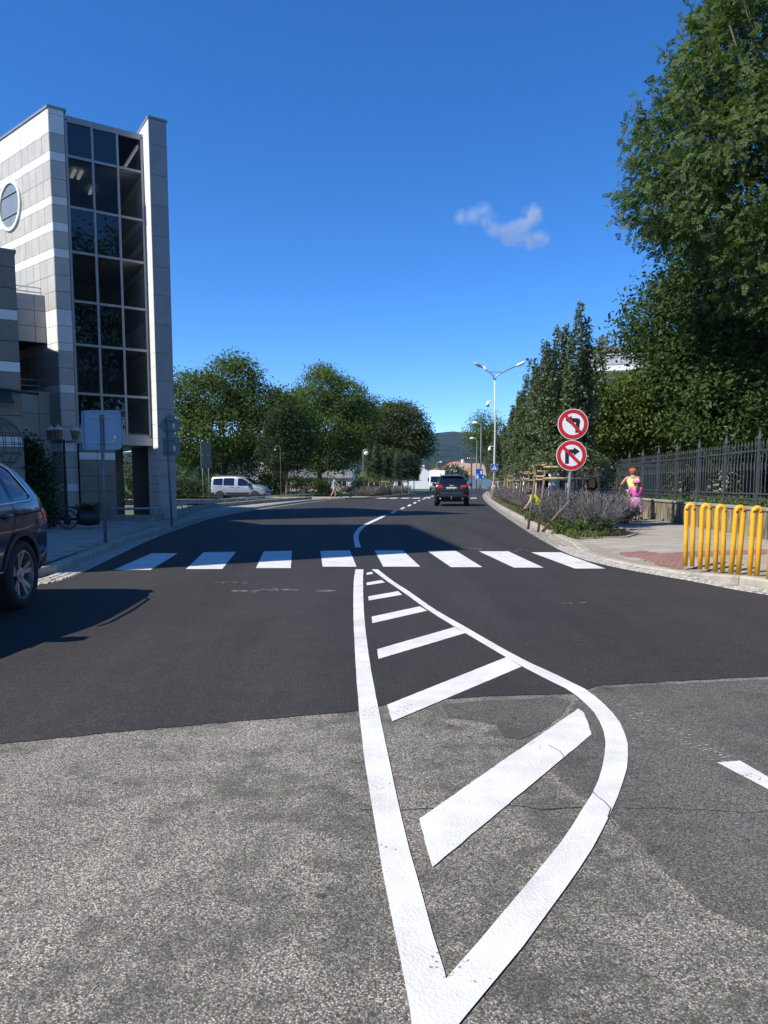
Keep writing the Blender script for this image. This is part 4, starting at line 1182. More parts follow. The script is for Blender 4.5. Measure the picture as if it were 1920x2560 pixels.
for s in (-1, 1):
    tl = D.patch('tail_lamp', 'B', [(s*.48,1.05),(s*.50,1.17),(s*.885,1.185),(s*.90,1.10),(s*.80,1.03)], MAT['tail_red'], bs, .014)
    D.patch('rear_reflector', 'B', [(s*.70,.58),(s*.84,.60),(s*.84,.63),(s*.70,.62)], MAT['tail_red'], bs, .008)
    D.patch('rear_side_window', 'L' if s > 0 else 'R', [(-1.75,1.19),(-1.70,1.55),(-1.15,1.63),(-1.1,1.17)], MAT['car_glass'], bs, .007)
    D.patch('door_window', 'L' if s > 0 else 'R', [(-1.02,1.165),(-1.05,1.64),(-.15,1.66),(-.15,1.14)], MAT['car_glass'], bs, .007)
    D.patch('door_window', 'L' if s > 0 else 'R', [(-.05,1.13),(-.05,1.65),(.35,1.62),(.85,1.22),(.85,1.12)], MAT['car_glass'], bs, .007)
    mb = MB(); mb.box(.68, .86, min(s*.98, s*1.17), max(s*.98, s*1.17), 1.12, 1.30); mb.build('mirror', MAT['car_black'], bs, bevel=.04)
    mb = MB(); mb.tube([(-1.7, s*.66, 1.73),(-1.6, s*.66, 1.80),(.1, s*.66, 1.815),(.3, s*.65, 1.76)], .018, 8); mb.build('roof_rail', MAT['chrome'], bs, smooth=True)
    mb = MB(); mb.tube([(-2.2, s*.62, .42),(-2.42, s*.62, .42)], .05, 10); mb.build('exhaust', MAT['chrome'], bs, smooth=True)
D.patch('windscreen', 'F', [(-.7,1.2),(.7,1.2),(.58,1.64),(-.58,1.64)], MAT['car_glass'], bs, .007)
npl = D.patch('number_plate', 'B', [(-.27,.955),(.27,.955),(.27,1.065),(-.27,1.065)], MAT['plate'], bs, .016, roundc=0)
mk = MB()
for k, w in enumerate((.03,.028,.0,.034,.03,.032,.0,.036,.03)):
    if w:
        y = .215 - k * .052; h, nn = D.cast('B', y, 1.01); h = h or Vector((-2.4,0,0)); xx = h.x - .020
        mk.box(xx - .003, xx, y - w/2, y - w/2 + .009, .98, 1.045); mk.box(xx - .003, xx, y + w/2 - .009, y + w/2, .98, 1.045)
        if k % 2: mk.box(xx - .0035, xx, y - w/2, y + w/2, 1.035, 1.045)
        if k % 3: mk.box(xx - .0035, xx, y - w/2, y + w/2, 1.008, 1.016)
mk.build('plate_marks', MAT['plate_text'], npl)
D.line('bumper_chrome', 'B', [(-.60,.74),(0,.735),(.60,.74)], .014, MAT['chrome'], bs, .008)
D.line('bumper_gap', 'B', [(-.88,.86),(0,.85),(.88,.86)], .006, MAT['seam'], bs, .002)
D.patch('lower_bumper', 'B', [(-.82,.46),(.82,.46),(.86,.64),(-.86,.64)], MAT['black'], bs, .010)
D.line('wiper', 'B', [(.05,1.235),(-.32,1.25)], .008, MAT['black'], bs, .018)
mb = MB(); mb.tube([(-2.3,0,.40),(-2.5,0,.40),(-2.52,0,.47)], .022, 8); mb.lathe([(.001,.5),(.03,.51),(.035,.535),(.02,.56),(.001,.565)], 10, (-2.52,0,0)); mb.build('tow_bar', MAT['steel'], bs, smooth=True)
# badge lettering on the tailgate
tcu = bpy.data.curves.new('badge', 'FONT'); tcu.body = 'Jeep'; tcu.size = .13; tcu.align_x = 'CENTER'; tcu.extrude = .004
to = bpy.data.objects.new('tmp_text', tcu); col.objects.link(to); me = eval_mesh(to)
h, nn = D.cast('B', 0, 1.15)
o = link_mesh('badge', me, MAT['chrome'], bs); o.location = (h.x - .016, 0, 1.12); o.rotation_euler = (math.pi/2, 0, -math.pi/2)
mb = MB(); mb.add([(-1.95,-.62,1.70),(-1.95,.62,1.70),(-2.2,.58,1.66),(-2.2,-.58,1.66),(-1.95,-.62,1.735),(-1.95,.62,1.735),(-2.2,.58,1.685),(-2.2,-.58,1.685)], [(0,3,2,1),(4,5,6,7),(0,1,5,4),(1,2,6,5),(2,3,7,6),(3,0,4,7)]); mb.build('spoiler', MAT['car_black'], bs, bevel=.01)
arch_trim(D, bs, -1.5, WR2, MAT['black']); arch_trim(D, bs, 1.42, WR2, MAT['black'])
underbody(bs, -2.1, 2.0, .66, .25, .5)
for x in (-1.5, 1.42):
    for s in (-1, 1): wheel(bs, x, s * .84, WR2, .255, 5)

# ---------------------------------------------------------------- silver passenger van by the side road
vp = G(594, 1247)
sv = empty('silver_van', (vp.x + .95, 56.4, 0.02), R(-8), 'silver passenger van parked behind the low wall beside the trees', 'van')
st = [(-2.19,.42,1.02,1.60,.78,.78,.66), (-2.16,.30,1.04,1.74,.88,.88,.70), (-2.0,.27,1.05,1.80,.915,.91,.70), (-1.4,.25,1.04,1.825,.925,.92,.70), (-.5,.25,1.02,1.835,.925,.92,.70), (.2,.25,1.0,1.80,.925,.915,.69), (.55,.25,.99,1.68,.925,.91,.68), (.95,.25,.99,1.40,.925,.905,.70), (1.3,.25,.98,1.16,.92,.89,.74), (1.6,.26,.95,1.08,.91,.86,.70), (1.98,.28,.86,.97,.86,.80,.6), (2.14,.32,.72,.82,.80,.74,.5), (2.21,.42,.58,.66,.64,.6,.4)]
WR3 = .325
me, bvh = car_body(st, (-1.42, 1.365), WR3, .22, .92)
link_mesh('body', me, MAT['car_silver'], sv)
D = Decal(bvh)
for k in 'LR':
    D.patch('rear_side_window', k, [(-1.98,1.12),(-1.95,1.62),(-1.22,1.66),(-1.22,1.08)], MAT['car_glass'], sv, .008)
    D.patch('sliding_door_window', k, [(-1.14,1.08),(-1.14,1.66),(-.28,1.66),(-.28,1.06)], MAT['car_glass'], sv, .008)
    D.patch('front_door_window', k, [(0.0,1.05),(0.0,1.64),(.32,1.62),(.75,1.40),(.98,1.12),(.9,1.05)], MAT['car_glass'], sv, .008)
    D.patch('front_quarter_window', k, [(1.02,1.08),(.86,1.34),(1.2,1.12)], MAT['car_glass'], sv, .008)
    D.line('slide_rail', k, [(-2.05,1.0),(-1.25,.98)], .014, MAT['seam'], sv, .002)
    D.line('door_gap', k, [(-.14,1.68),(-.14,.9),(-.16,.32)], .006, MAT['seam'], sv, .0)
    D.line('door_gap', k, [(-1.18,1.7),(-1.18,.95),(-1.02,.62),(-1.0,.32)], .006, MAT['seam'], sv, .0)
    D.line('door_gap', k, [(.98,1.0),(.98,.6),(.96,.32)], .006, MAT['seam'], sv, .0)
    D.patch('side_moulding', k, [(-.95,.42),(.92,.42),(.92,.56),(-.95,.56)], MAT['black'], sv, .014, roundc=2)
    D.patch('bumper_corner', k, [(-2.17,.34),(-1.85,.34),(-1.88,.52),(-2.17,.58)], MAT['black'], sv, .008)
    for hx in (-.42, .06): D.patch('door_handle', k, [(hx-.1,.92),(hx+.1,.92),(hx+.1,.965),(hx-.1,.965)], MAT['seam'], sv, .02)
    D.patch('head_lamp', k, [(1.70,.86),(2.02,.80),(2.04,.70),(1.86,.72),(1.70,.80)], MAT['lamp_clear'], sv, .012)
    s = 1 if k == 'L' else -1
    mb = MB(); mb.box(.82, 1.02, min(s*.92, s*1.12), max(s*.92, s*1.12), 1.02, 1.28); mb.build('mirror', MAT['black'], sv, bevel=.04)
    mb = MB(); mb.tube([(-1.9, s*.66, 1.80),(-1.8, s*.66, 1.86),(0, s*.66, 1.875),(.15, s*.65, 1.82)], .02, 8); mb.build('roof_rail', MAT['black'], sv, smooth=True)
D.patch('windscreen', 'F', [(-.72,1.16),(.72,1.16),(.60,1.66),(-.60,1.66)], MAT['car_glass'], sv, .01)
D.patch('front_grille', 'F', [(-.62,.52),(.62,.52),(.70,.66),(-.70,.66)], MAT['black'], sv, .012)
D.patch('number_plate', 'F', [(-.26,.40),(.26,.40),(.26,.51),(-.26,.51)], MAT['plate'], sv, .02, roundc=0)
D.patch('rear_window', 'B', [(-.62,1.12),(.62,1.12),(.56,1.62),(-.56,1.62)], MAT['car_glass'], sv, .01)
arch_trim(D, sv, -1.42, WR3, MAT['car_silver'], width=.03); arch_trim(D, sv, 1.365, WR3, MAT['car_silver'], width=.03)
underbody(sv, -1.9, 1.9, .62)
for x in (-1.42, 1.365):
    for s in (-1, 1): wheel(sv, x, s * .80, WR3, .21, 5, mat=MAT['white'])

# ---------------------------------------------------------------- white lorry far down the road, white car behind the hedge
lt = empty('white_lorry', (8.5, 116, 0.0), R(90 - 4), 'white delivery lorry coming up the road beside the white house', 'lorry')
mb = MB(); mb.box(-5.6, -.3, -1.2, 1.2, .95, 3.25); mb.build('cargo_box', MAT['white'], lt, bevel=.05)
# cab faces -y in the picture, so it sits at the -x end
cab = MB(); prof = [(-5.75, .55), (-7.35, .55), (-7.45, .75), (-7.4, 1.35), (-7.1, 2.35), (-6.9, 2.55), (-5.75, 2.6)]
cab.prism([(x, -1.15, z) for x, z in prof], (0, 2.3, 0)); cab.build('cab', MAT['car_white'], lt, bevel=.06)
ws = MB(); ws.add([(-7.425, -1.0, 1.42), (-7.425, 1.0, 1.42), (-7.14, .95, 2.3), (-7.14, -.95, 2.3)], [(0,1,2,3)]); ws.build('windscreen', MAT['car_glass'], lt)
mb = MB(); mb.box(-7.47, -7.42, -.7, .7, .85, 1.15); mb.build('grille', MAT['black'], lt)
for s in (-1, 1):
    mb = MB(); mb.box(-7.48, -7.40, s*.95 - .15, s*.95 + .15, .72, .9); mb.build('head_lamp', MAT['lamp_clear'], lt)
    mb = MB(); mb.box(-7.2, -7.05, s*1.3 - .1, s*1.3 + .1, 1.5, 2.1); mb.build('mirror', MAT['black'], lt)
mb = MB(); mb.box(-7.3, -.4, -1.0, 1.0, .45, .95); mb.build('chassis', MAT['black'], lt)
for x in (-6.6, -1.6):
    for s in (-1, 1):
        t = MB(); t.lathe([(.25, -.14), (.46, -.14), (.48, -.1), (.48, .1), (.46, .14), (.25, .14)], 20, (x, s*1.0, .48), 'Y'); t.build('wheel', MAT['tyre'], lt, smooth=True)
wc = empty('white_car', (-23.5, 75, 0.15), R(5), 'white car glimpsed through the hedge behind the signpost', 'car')
st = [(-2.1,.45,.85,.92,.7,.7,.6), (-2.0,.3,.9,1.02,.84,.82,.68), (-1.6,.26,.92,1.28,.88,.86,.6), (-1.1,.25,.92,1.43,.89,.87,.56), (-.2,.25,.9,1.47,.89,.87,.56), (.4,.25,.88,1.36,.89,.86,.56), (.9,.25,.88,1.04,.89,.85,.64), (1.5,.26,.8,.92,.87,.8,.6), (2.05,.34,.66,.74,.7,.66,.45)]
me, bvh = car_body(st, (-1.25, 1.25), .31, .2, .89); link_mesh('body', me, MAT['car_white'], wc); D = Decal(bvh)
for k in 'LR':
    D.patch('side_window', k, [(-1.4,.98),(-1.2,1.32),(-.4,1.36),(-.4,.97)], MAT['car_glass'], wc, .008); D.patch('side_window', k, [(-.32,.97),(-.32,1.36),(.2,1.30),(.65,.98)], MAT['car_glass'], wc, .008)
D.patch('rear_window', 'B', [(-.5,1.0),(.5,1.0),(.45,1.3),(-.45,1.3)], MAT['car_glass'], wc, .008); D.patch('windscreen', 'F', [(-.6,1.02),(.6,1.02),(.5,1.32),(-.5,1.32)], MAT['car_glass'], wc, .008)
for x in (-1.25, 1.25):
    for s in (-1, 1): wheel(wc, x, s * .78, .31, .2, 5)
# ================================================================== trees and plants
LEAF = dict(
    ash=leaf_mat('ash_leaves', (0.045, 0.075, 0.022), (0.115, 0.155, 0.055), 0.35),
    lime=leaf_mat('dark_lime_leaves', (0.026, 0.050, 0.014), (0.075, 0.115, 0.032), 0.3),
    robinia=leaf_mat('robinia_leaves', (0.038, 0.066, 0.013), (0.115, 0.155, 0.032), 0.4),
    plane=leaf_mat('plane_leaves', (0.046, 0.080, 0.018), (0.145, 0.20, 0.048), 0.4),
    chestnut=leaf_mat('chestnut_leaves', (0.032, 0.046, 0.014), (0.10, 0.125, 0.042), 0.3),
    pear=leaf_mat('pear_leaves', (0.038, 0.060, 0.030), (0.15, 0.19, 0.095), 0.3, 0.5, 0.3),
    hornbeam=leaf_mat('hornbeam_leaves', (0.030, 0.048, 0.020), (0.10, 0.13, 0.055), 0.2),
    bright=leaf_mat('bright_maple_leaves', (0.045, 0.075, 0.015), (0.12, 0.16, 0.035), 0.3),  # lighter yellow-green leaf colours
    shrub=leaf_mat('dark_shrub_leaves', (0.018, 0.034, 0.011), (0.05, 0.078, 0.024), 0.2),
    hedge=leaf_mat('hedge_leaves', (0.045, 0.075, 0.012), (0.12, 0.17, 0.03), 0.2),
    silver=leaf_mat('silvery_shrub_leaves', (0.07, 0.09, 0.075), (0.17, 0.20, 0.17), 0.2),
    grass=leaf_mat('grass_blades', (0.06, 0.085, 0.02), (0.18, 0.20, 0.07), 0.2),
    weed=leaf_mat('weed_leaves', (0.03, 0.06, 0.015), (0.10, 0.16, 0.04), 0.25),
    lav_stem=leaf_mat('grey_lavender_stems', (0.075, 0.085, 0.06), (0.22, 0.22, 0.18), 0.0, 0.8, 0.1),
    lav_bloom=leaf_mat('violet_lavender_bloom', (0.10, 0.085, 0.14), (0.21, 0.18, 0.28), 0.1, 0.8, 0.1),
)

def unit(a): return a / np.maximum(np.linalg.norm(a, axis=1, keepdims=True), 1e-9)

def leaves_mesh(name, pts, nrm, size, rng, mode='leaf', spread=0.7, aspect=0.55, droop=0.25):
    """leaf faces: every leaf a folded-free lozenge; mode 'spray' gives feathered compound leaves"""
    n = len(pts)
    up = np.tile([[0, 0, 1.0]], (n, 1))
    nn = unit(nrm * 0.5 + up * 0.55 + rng.normal(0, spread, (n, 3)))
    ax = rng.normal(0, 1, (n, 3)) + nrm * 0.7 - up * droop
    ax = unit(ax - nn * (ax * nn).sum(1, keepdims=True))
    sd = np.cross(nn, ax)
    sz = size * rng.uniform(0.65, 1.25, (n, 1))
    if mode == 'leaf':
        a = pts; b = pts + ax * sz * .45 + sd * sz * aspect * .5; c = pts + ax * sz; d = pts + ax * sz * .45 - sd * sz * aspect * .5
        V = np.stack([a, b, c, d], 1).reshape(-1, 3)
        F = np.arange(4 * n).reshape(-1, 4)
        return fast_mesh(name, V, F)
    Vs = []
    m = 4
    for j in range(m):
        base = pts + ax * sz * (0.18 + 0.62 * j / (m - 1)) - up * sz * droop * .5 * (j / m) ** 2
        l = sz * (0.42 - 0.05 * j); w = l * 0.30
        for s in (-1, 1):
            dirv = unit(sd * s * .85 + ax * .55 + nn * rng.normal(0, .15, (n, 1)) - up * .12)
            pp = np.cross(nn, dirv)
            Vs.append(np.stack([base, base + dirv * l * .5 + pp * w, base + dirv * l, base + dirv * l * .5 - pp * w], 1))
    tipd = unit(ax - up * droop); base = pts + ax * sz * .8; l = sz * .38; w = l * .3; pp = np.cross(nn, tipd)
    Vs.append(np.stack([base, base + tipd * l * .5 + pp * w, base + tipd * l, base + tipd * l * .5 - pp * w], 1))
    V = np.concatenate(Vs, 0).reshape(-1, 3)
    F = np.arange(len(V)).reshape(-1, 4)
    return fast_mesh(name, V, F)

def crown_points(lobes, nclump, per, rng, sigma, shell=0.16):
    """leaf positions: clumps near the surface of the lobes, leaves scattered round each clump"""
    lobes = np.array(lobes, dtype=float)
    vol = (lobes[:, 3] * lobes[:, 4] + lobes[:, 4] * lobes[:, 5] + lobes[:, 3] * lobes[:, 5])
    idx = rng.choice(len(lobes), nclump, p=vol / vol.sum())
    d = unit(rng.normal(0, 1, (nclump, 3)))
    rad = 1 - np.abs(rng.normal(0, shell, (nclump, 1)))
    deep = rng.random((nclump, 1)) < 0.15
    rad = np.where(deep, rng.uniform(.3, .8, (nclump, 1)), rad)
    cen = lobes[idx, :3] + d * lobes[idx, 3:6] * rad
    # drop clumps buried inside another lobe
    keep = np.ones(nclump, bool)
    for L in lobes:
        q = (((cen - L[:3]) / L[3:6]) ** 2).sum(1)
        keep &= ~((q < 0.42) & (rng.random(nclump) < 0.75))
    cen, d, idx = cen[keep], d[keep], idx[keep]
    sg = sigma * rng.uniform(.6, 1.35, (len(cen), 1, 1)) * np.array([[[1, 1, .7]]])
    P_ = cen[:, None, :] + np.clip(rng.normal(0, 1, (len(cen), per, 3)), -1.7, 1.7) * sg
    Nn = np.repeat(d[:, None, :], per, 1)
    return P_.reshape(-1, 3), Nn.reshape(-1, 3), cen

def limbs(mb, base, top, r0, targets, rng, n=9):
    """tapered trunk with limbs reaching into the crown"""
    base, top = Vector(base), Vector(top)
    pts = [base.lerp(top, t) + Vector((rng.normal(0, .02) * (top - base).length * t, rng.normal(0, .02) * (top - base).length * t, 0)) for t in np.linspace(0, 1, 7)]
    mb.tube(pts, [r0 * 1.25] + [r0 * (1 - .75 * t) for t in np.linspace(0.05, 1, 6)], n)
    for tg in targets:
        tg = Vector(tg); s = rng.uniform(.3, .8); st = base.lerp(top, s)
        if tg.z < st.z: st = base.lerp(top, max(.2, min(.7, (tg.z - base.z) / max(.1, (top - base).length) - .12)))
        mid = st.lerp(tg, .5) + Vector((0, 0, .08 * (tg - st).length)) + Vector(rng.normal(0, .06, 3)) * (tg - st).length
        rb = r0 * .42
        mb.tube([st, st.lerp(mid, .5) + Vector(rng.normal(0, .02, 3)), mid, mid.lerp(tg, .55), tg], [rb, rb * .8, rb * .55, rb * .35, rb * .12], 6)

def tree(name, loc, label, cat, lobes, trunk_top, trunk_r, leaf, size, nclump, per, sigma, seed, mode='leaf', group=None, nlimb=14, bark=None, aspect=.55, shell=.16, droop=.25):
    rng = np.random.default_rng(seed)
    t = empty(name, loc, 0, label, cat, group)
    pts, nrm, cen = crown_points(lobes, nclump, per, rng, sigma, shell)
    me = leaves_mesh(name + '_crown', pts, nrm, size, rng, mode, aspect=aspect, droop=droop)
    cr = link_mesh('crown', me, LEAF[leaf], t)
    mb = MB(); tg = cen[rng.choice(len(cen), min(nlimb, len(cen)), replace=False)]
    limbs(mb, (0, 0, -.1), trunk_top, trunk_r, tg, rng)
    tr = mb.build('trunk', bark or MAT['bark'], t, smooth=True)
    return t, cr, tr

# --- big park trees behind the fence on the right
PKZ = 0.5
def lobes_px(lst, Y0, loc):
    """lobes given as measured centre u,v, depth offset, radii in metres"""
    out = []
    for u, v, dy, rx, ry, rz in lst:
        p = at(u, v, Y0 + dy); out.append((p.x - loc[0], p.y - loc[1], p.z - loc[2], rx, ry, rz))
    return out
loc = (15.5, 25.0, PKZ)
tree('ash_tree', loc, 'tall ash with feathery leaves towering over the fence at the right edge', 'tree',
     lobes_px([(1770, 330, 0, 2.3, 2.6, 1.9), (1700, 480, -1, 1.8, 2.0, 1.2), (1850, 160, 0, 2.2, 2.6, 2.0), (1960, 60, 0, 2.8, 2.8, 2.4), (1900, 420, -2, 2.6, 2.2, 2.2), (1655, 520, 0, .9, 1.5, .6), (1730, 250, 0, 1.4, 1.8, 1.1), (2050, 300, 0, 3.2, 3, 3.2), (2000, -120, 0, 3, 3, 2.4), (1900, 40, 1, 1.6, 2, 1.3), (1800, 560, -1.5, 1.7, 2, 1.0), (2000, 620, -2, 2.8, 2.5, 2.4)], 25, loc),
     (0.2, .2, 10.5), .38, 'ash', .29, 1550, 21, .36, 11, 'spray', nlimb=40, droop=.5)
loc = (15.8, 31.0, PKZ)
tree('lime_tree', loc, 'dark leafy lime filling the park behind the iron fence', 'tree',
     lobes_px([(1785, 712, 0, 2.1, 2.5, 1.5), (1690, 790, -.5, 1.9, 2.3, 1.5), (1655, 830, 0, 1.4, 1.8, .9), (1850, 720, -1, 2.6, 2.5, 2.2), (1800, 870, -1.5, 2.6, 2.6, 2.0), (1900, 900, -3, 2.4, 2.4, 2.4), (1720, 960, -1, 2.0, 2.2, 1.6), (1830, 1020, -4, 2.0, 2.0, 1.5), (1590, 852, 1, .8, 1.2, .45), (1850, 640, .5, 1.5, 1.8, 1.0)], 30, loc),
     (-.5, -.5, 7.5), .36, 'lime', .19, 1500, 46, .42, 12, nlimb=30)
loc = (13.2, 30.0, PKZ)
tree('maple_tree', loc, 'bright green maple above the statue between pear trees and lime', 'tree',
     lobes_px([(1560, 1000, 0, 1.5, 1.6, .75), (1650, 985, 0, 1.2, 1.5, .9), (1500, 1000, .6, .9, 1.3, .6), (1600, 1060, 0, 1.6, 1.6, .95), (1510, 1080, .8, 1.3, 1.5, 1.0), (1680, 1080, -.5, 1.3, 1.5, .9)], 29.5, loc),
     (-.2, -.2, 4.2), .2, 'bright', .17, 700, 40, .36, 13, nlimb=18)
loc = (21.0, 40.0, PKZ)
tree('park_tree', loc, 'shaded park tree deep behind the statue and fence', 'tree',
     lobes_px([(1700, 1050, 0, 4.0, 2.5, 2.6), (1850, 1080, 0, 4.5, 2.5, 2.6), (1560, 1100, 2, 3.0, 2.5, 1.8), (1800, 950, 1, 4, 2.5, 2.5), (1960, 1000, -2, 4, 3, 3)], 40, loc),
     (-1, -.5, 6), .3, 'lime', .26, 700, 40, .6, 14, nlimb=14)
# trees reflected in the glass front: they stand along the fence behind the viewer
for k, (x, y, s, sc) in enumerate([(20.0, 0.5, 21, 1.75), (16.0, -6.5, 22, 1.6), (9.5, -13.0, 23, 1.7)]):
    lb = [(0, 0, 7, 3.4, 3.4, 2.6), (1.5, .8, 9.5, 2.6, 2.6, 2.2), (-1.6, -.6, 9, 2.4, 2.6, 2.2), (0, 0, 11.2, 2.2, 2.2, 1.8), (-1.2, 1.4, 5.2, 2.4, 2.4, 1.6), (1.8, -1.2, 5.0, 2.2, 2.2, 1.5)]
    tree('roadside_lime', (x, y, .1), ['dark roadside lime mirrored in the right of the glass front', 'dark roadside lime mirrored in the middle of the glass front', 'dark roadside lime mirrored in the left of the glass front'][k], 'tree',
         [tuple(q * sc for q in l) for l in lb], (0, 0, 8 * sc), .42, 'lime', .36, 620, 30, .9, s, nlimb=12)

# --- ivy and undergrowth inside the fence
def bush(name, loc, label, leaf, lobes, size, nclump, per, sigma, seed, cat='shrub', group=None, mode='leaf', aspect=.55):
    rng = np.random.default_rng(seed); t = empty(name, loc, 0, label, cat, group)
    pts, nrm, cen = crown_points(lobes, nclump, per, rng, sigma); pts[:, 2] = np.abs(pts[:, 2])
    link_mesh('foliage', leaves_mesh(name + '_foliage', pts, nrm, size, rng, mode, aspect=aspect), LEAF[leaf], t)
    mb = MB()
    for c in cen[rng.choice(len(cen), min(10, len(cen)), replace=False)]:
        mb.tube([(rng.normal(0, .08), rng.normal(0, .08), 0), (c[0]*.5, c[1]*.5, c[2]*.6), tuple(c)], [.03, .02, .008], 5)
    mb.build('stem', MAT['bark'], t, smooth=True)
    return t
rng = np.random.default_rng(31)
ys = rng.uniform(13, 48, 9000); xs = wall_x(ys) + .25 + np.abs(rng.normal(0, 1.4, 9000)) + rng.uniform(0, 2.5, 9000)
pts = np.stack([xs, ys, .55 + rng.uniform(0, .22, 9000) * (1 + .5 * np.sin(ys * 1.7))], 1)
o = link_mesh('ground_cover', leaves_mesh('ground_cover', pts, np.tile([[0, 0, 1.]], (9000, 1)), .13, rng, aspect=.7), LEAF['hedge']); tag(o, 'low ivy ground cover inside the iron fence', 'ground cover', kind='stuff')
bush('elder_shrub', (9.35, 15.6, .5), 'bright green shrub pushing through the fence at the right edge', 'bright', [(0, 0, .75, .5, .6, .55), (.2, .3, 1.2, .35, .4, .35), (.3, -.3, .5, .4, .5, .4)], .15, 70, 24, .16, 41)

for i, (x, y, w_) in enumerate([(13.5, 41, 3.0), (18.0, 37, 3.2), (22.5, 34, 3.2), (13.0, 50, 2.8), (27, 30, 3.4), (17.5, 46, 3.0), (14.8, 58, 3.0)]):
    bush('park_shrub', (x, y, .5), ['shaded shrub left of the statue behind the fence', 'shaded shrub right behind the statue', 'dark shrub in the depth of the park, right of the statue', 'dark shrub by the far end of the fence', 'dark shrub in the park behind the last bollards', 'dark shrub under the maple in the park', 'far dark shrub behind the gate pillars'][i], 'shrub', [(0, 0, 1.3, w_, 1.2, 1.3), (w_*.5, .3, 2.0, w_*.6, 1.1, 1.2), (-w_*.5, .2, 1.8, w_*.6, 1.1, 1.2)], .22, 330, 30, .4, 140 + i, group='shrubs in the shaded park')

# --- pear trees with upright leaders along the right-hand bed
def pear_crown(seed, h, spires):
    rng = np.random.default_rng(seed)
    P_ = []; Nn = []; axes = []
    for (dx, dy, top, w, bot) in spires:
        n = int(700 * (top - bot) * w / .35)
        t = rng.beta(1.05, 1.25, n); z = bot + t * (top - bot)
        rad = w * (1 - t ** 2.6) * (0.72 + 0.28 * np.sin(9 * t + seed)) + .05
        a = rng.uniform(0, 2 * np.pi, n); rr = rad * np.sqrt(rng.uniform(.25, 1.0, n))
        cx = dx * (.35 + .65 * t ** .7); cy = dy * (.35 + .65 * t ** .7)
        p = np.stack([cx + rr * np.cos(a), cy + rr * np.sin(a), z], 1)
        # side shoots give an uneven outline
        p[:, :2] *= 1 + .12 * np.sin(z * 11 + a * 3)[:, None]
        P_.append(p); Nn.append(np.stack([np.cos(a), np.sin(a), .5 * np.ones(n)], 1)); axes.append((dx, dy, top, bot))
    pts = np.concatenate(P_); nrm = unit(np.concatenate(Nn))
    me = leaves_mesh('pear_crown', pts, nrm, .098, rng, aspect=.62, spread=.55); me.materials.append(LEAF['pear'])
    mb = MB()
    for dx, dy, top, bot in axes:
        mb.tube([(0, 0, 1.7), (dx * .25, dy * .25, bot + .2), (dx * .7, dy * .7, bot + .45 * (top - bot)), (dx, dy, top)], [.03, .022, .014, .003], 5)
    mb2 = MB(); mb2.tube([(0, 0, -.05), (.01, .0, 1.0), (0, .01, 1.9)], [.05, .045, .04], 8)
    br = mb.mesh('pear_branches', True); br.materials.append(MAT['bark'])
    tr = mb2.mesh('pear_trunk', True); tr.materials.append(MAT['limewash'])
    return me, br, tr
PEAR_A = pear_crown(51, 6.2, [(.20, .0, 6.45, .26, 2.0), (.46, .1, 6.0, .24, 2.0), (-.38, .1, 5.75, .26, 1.9), (.80, -.1, 5.45, .20, 2.1), (-.78, -.1, 5.35, .24, 2.0), (-.08, .45, 5.9, .26, 1.9), (-.12, -.45, 5.5, .28, 1.85), (1.05, .2, 5.6, .14, 2.3), (-1.08, .1, 4.9, .22, 2.0), (.6, .35, 5.3, .28, 2), (.05, 0, 4.6, .85, 1.75), (.0, 0, 3.7, 1.12, 1.65)])
PEAR_B = pear_crown(52, 6.0, [(.1, 0, 5.9, .30, 2.0), (.42, .1, 5.6, .28, 1.9), (-.4, 0, 5.6, .30, 1.9), (.0, .45, 5.4, .32, 1.9), (.1, -.45, 5.2, .32, 1.9), (-.72, .2, 5.0, .28, 2.0), (.75, -.2, 5.0, .28, 2.0), (0, 0, 4.5, .82, 1.7)])
PEAR_C = pear_crown(53, 5.6, [(.15, 0, 5.75, .30, 1.9), (-.3, .2, 5.65, .30, 1.9), (.5, 0, 5.4, .28, 1.9), (-.1, -.4, 5.3, .32, 1.9), (-.7, -.1, 5.1, .28, 2.0), (.2, .5, 5.2, .32, 1.9), (.75, .2, 4.8, .26, 2), (0, 0, 4.4, .85, 1.7)])
def stake_frame(loc, rz, label, w=.95, d=.8, h=1.62, tone='wood', lean=.14, group=None, seed=0):
    rr = random.Random(seed)
    f = empty('stake_frame', loc, rz, label, 'tree stakes', group)
    c = [(-w/2, -d/2), (w/2, -d/2), (w/2, d/2), (-w/2, d/2)]
    tops = []
    for (x, y) in c:
        mb = MB(); s = 1 + lean * rr.uniform(.3, 1.5); hh = h + rr.uniform(-.03, .08)
        mb.tube([(x * s, y * s, -.05), (x, y, hh)], [.034, .029], 8); mb.build('stake', MAT['wood_grey'] if rr.random() < .6 else MAT[tone], f, smooth=True)
    for zz_ in (h - .06, h - .34):
        for i in range(4):
            if zz_ < h - .2 and i == 2: continue
            a, b = c[i], c[(i + 1) % 4]
            e = .09
            ax_ = Vector((b[0]-a[0], b[1]-a[1], 0)).normalized(); nn_ = Vector((ax_.y, -ax_.x, 0)) * .065
            mb = MB(); dz = .05 if i % 2 else 0
            mb.tube([Vector((a[0], a[1], zz_ + dz)) - ax_ * e + nn_, Vector((b[0], b[1], zz_ + dz)) + ax_ * e + nn_], .027, 8); mb.build('crossbar', MAT[tone], f, smooth=True)
    return f
ordinal = ['nearest', 'second', 'third', 'fourth', 'fifth', 'sixth', 'seventh', 'eighth', 'ninth', 'tenth', 'eleventh', 'twelfth']
pears = [(4.75, 18.6), (5.6, 24.4), (6.3, 30), (6.95, 36), (7.7, 42), (8.6, 48), (9.5, 54), (10.1, 64), (11.0, 71), (11.9, 78), (12.9, 86), (14.0, 95)]
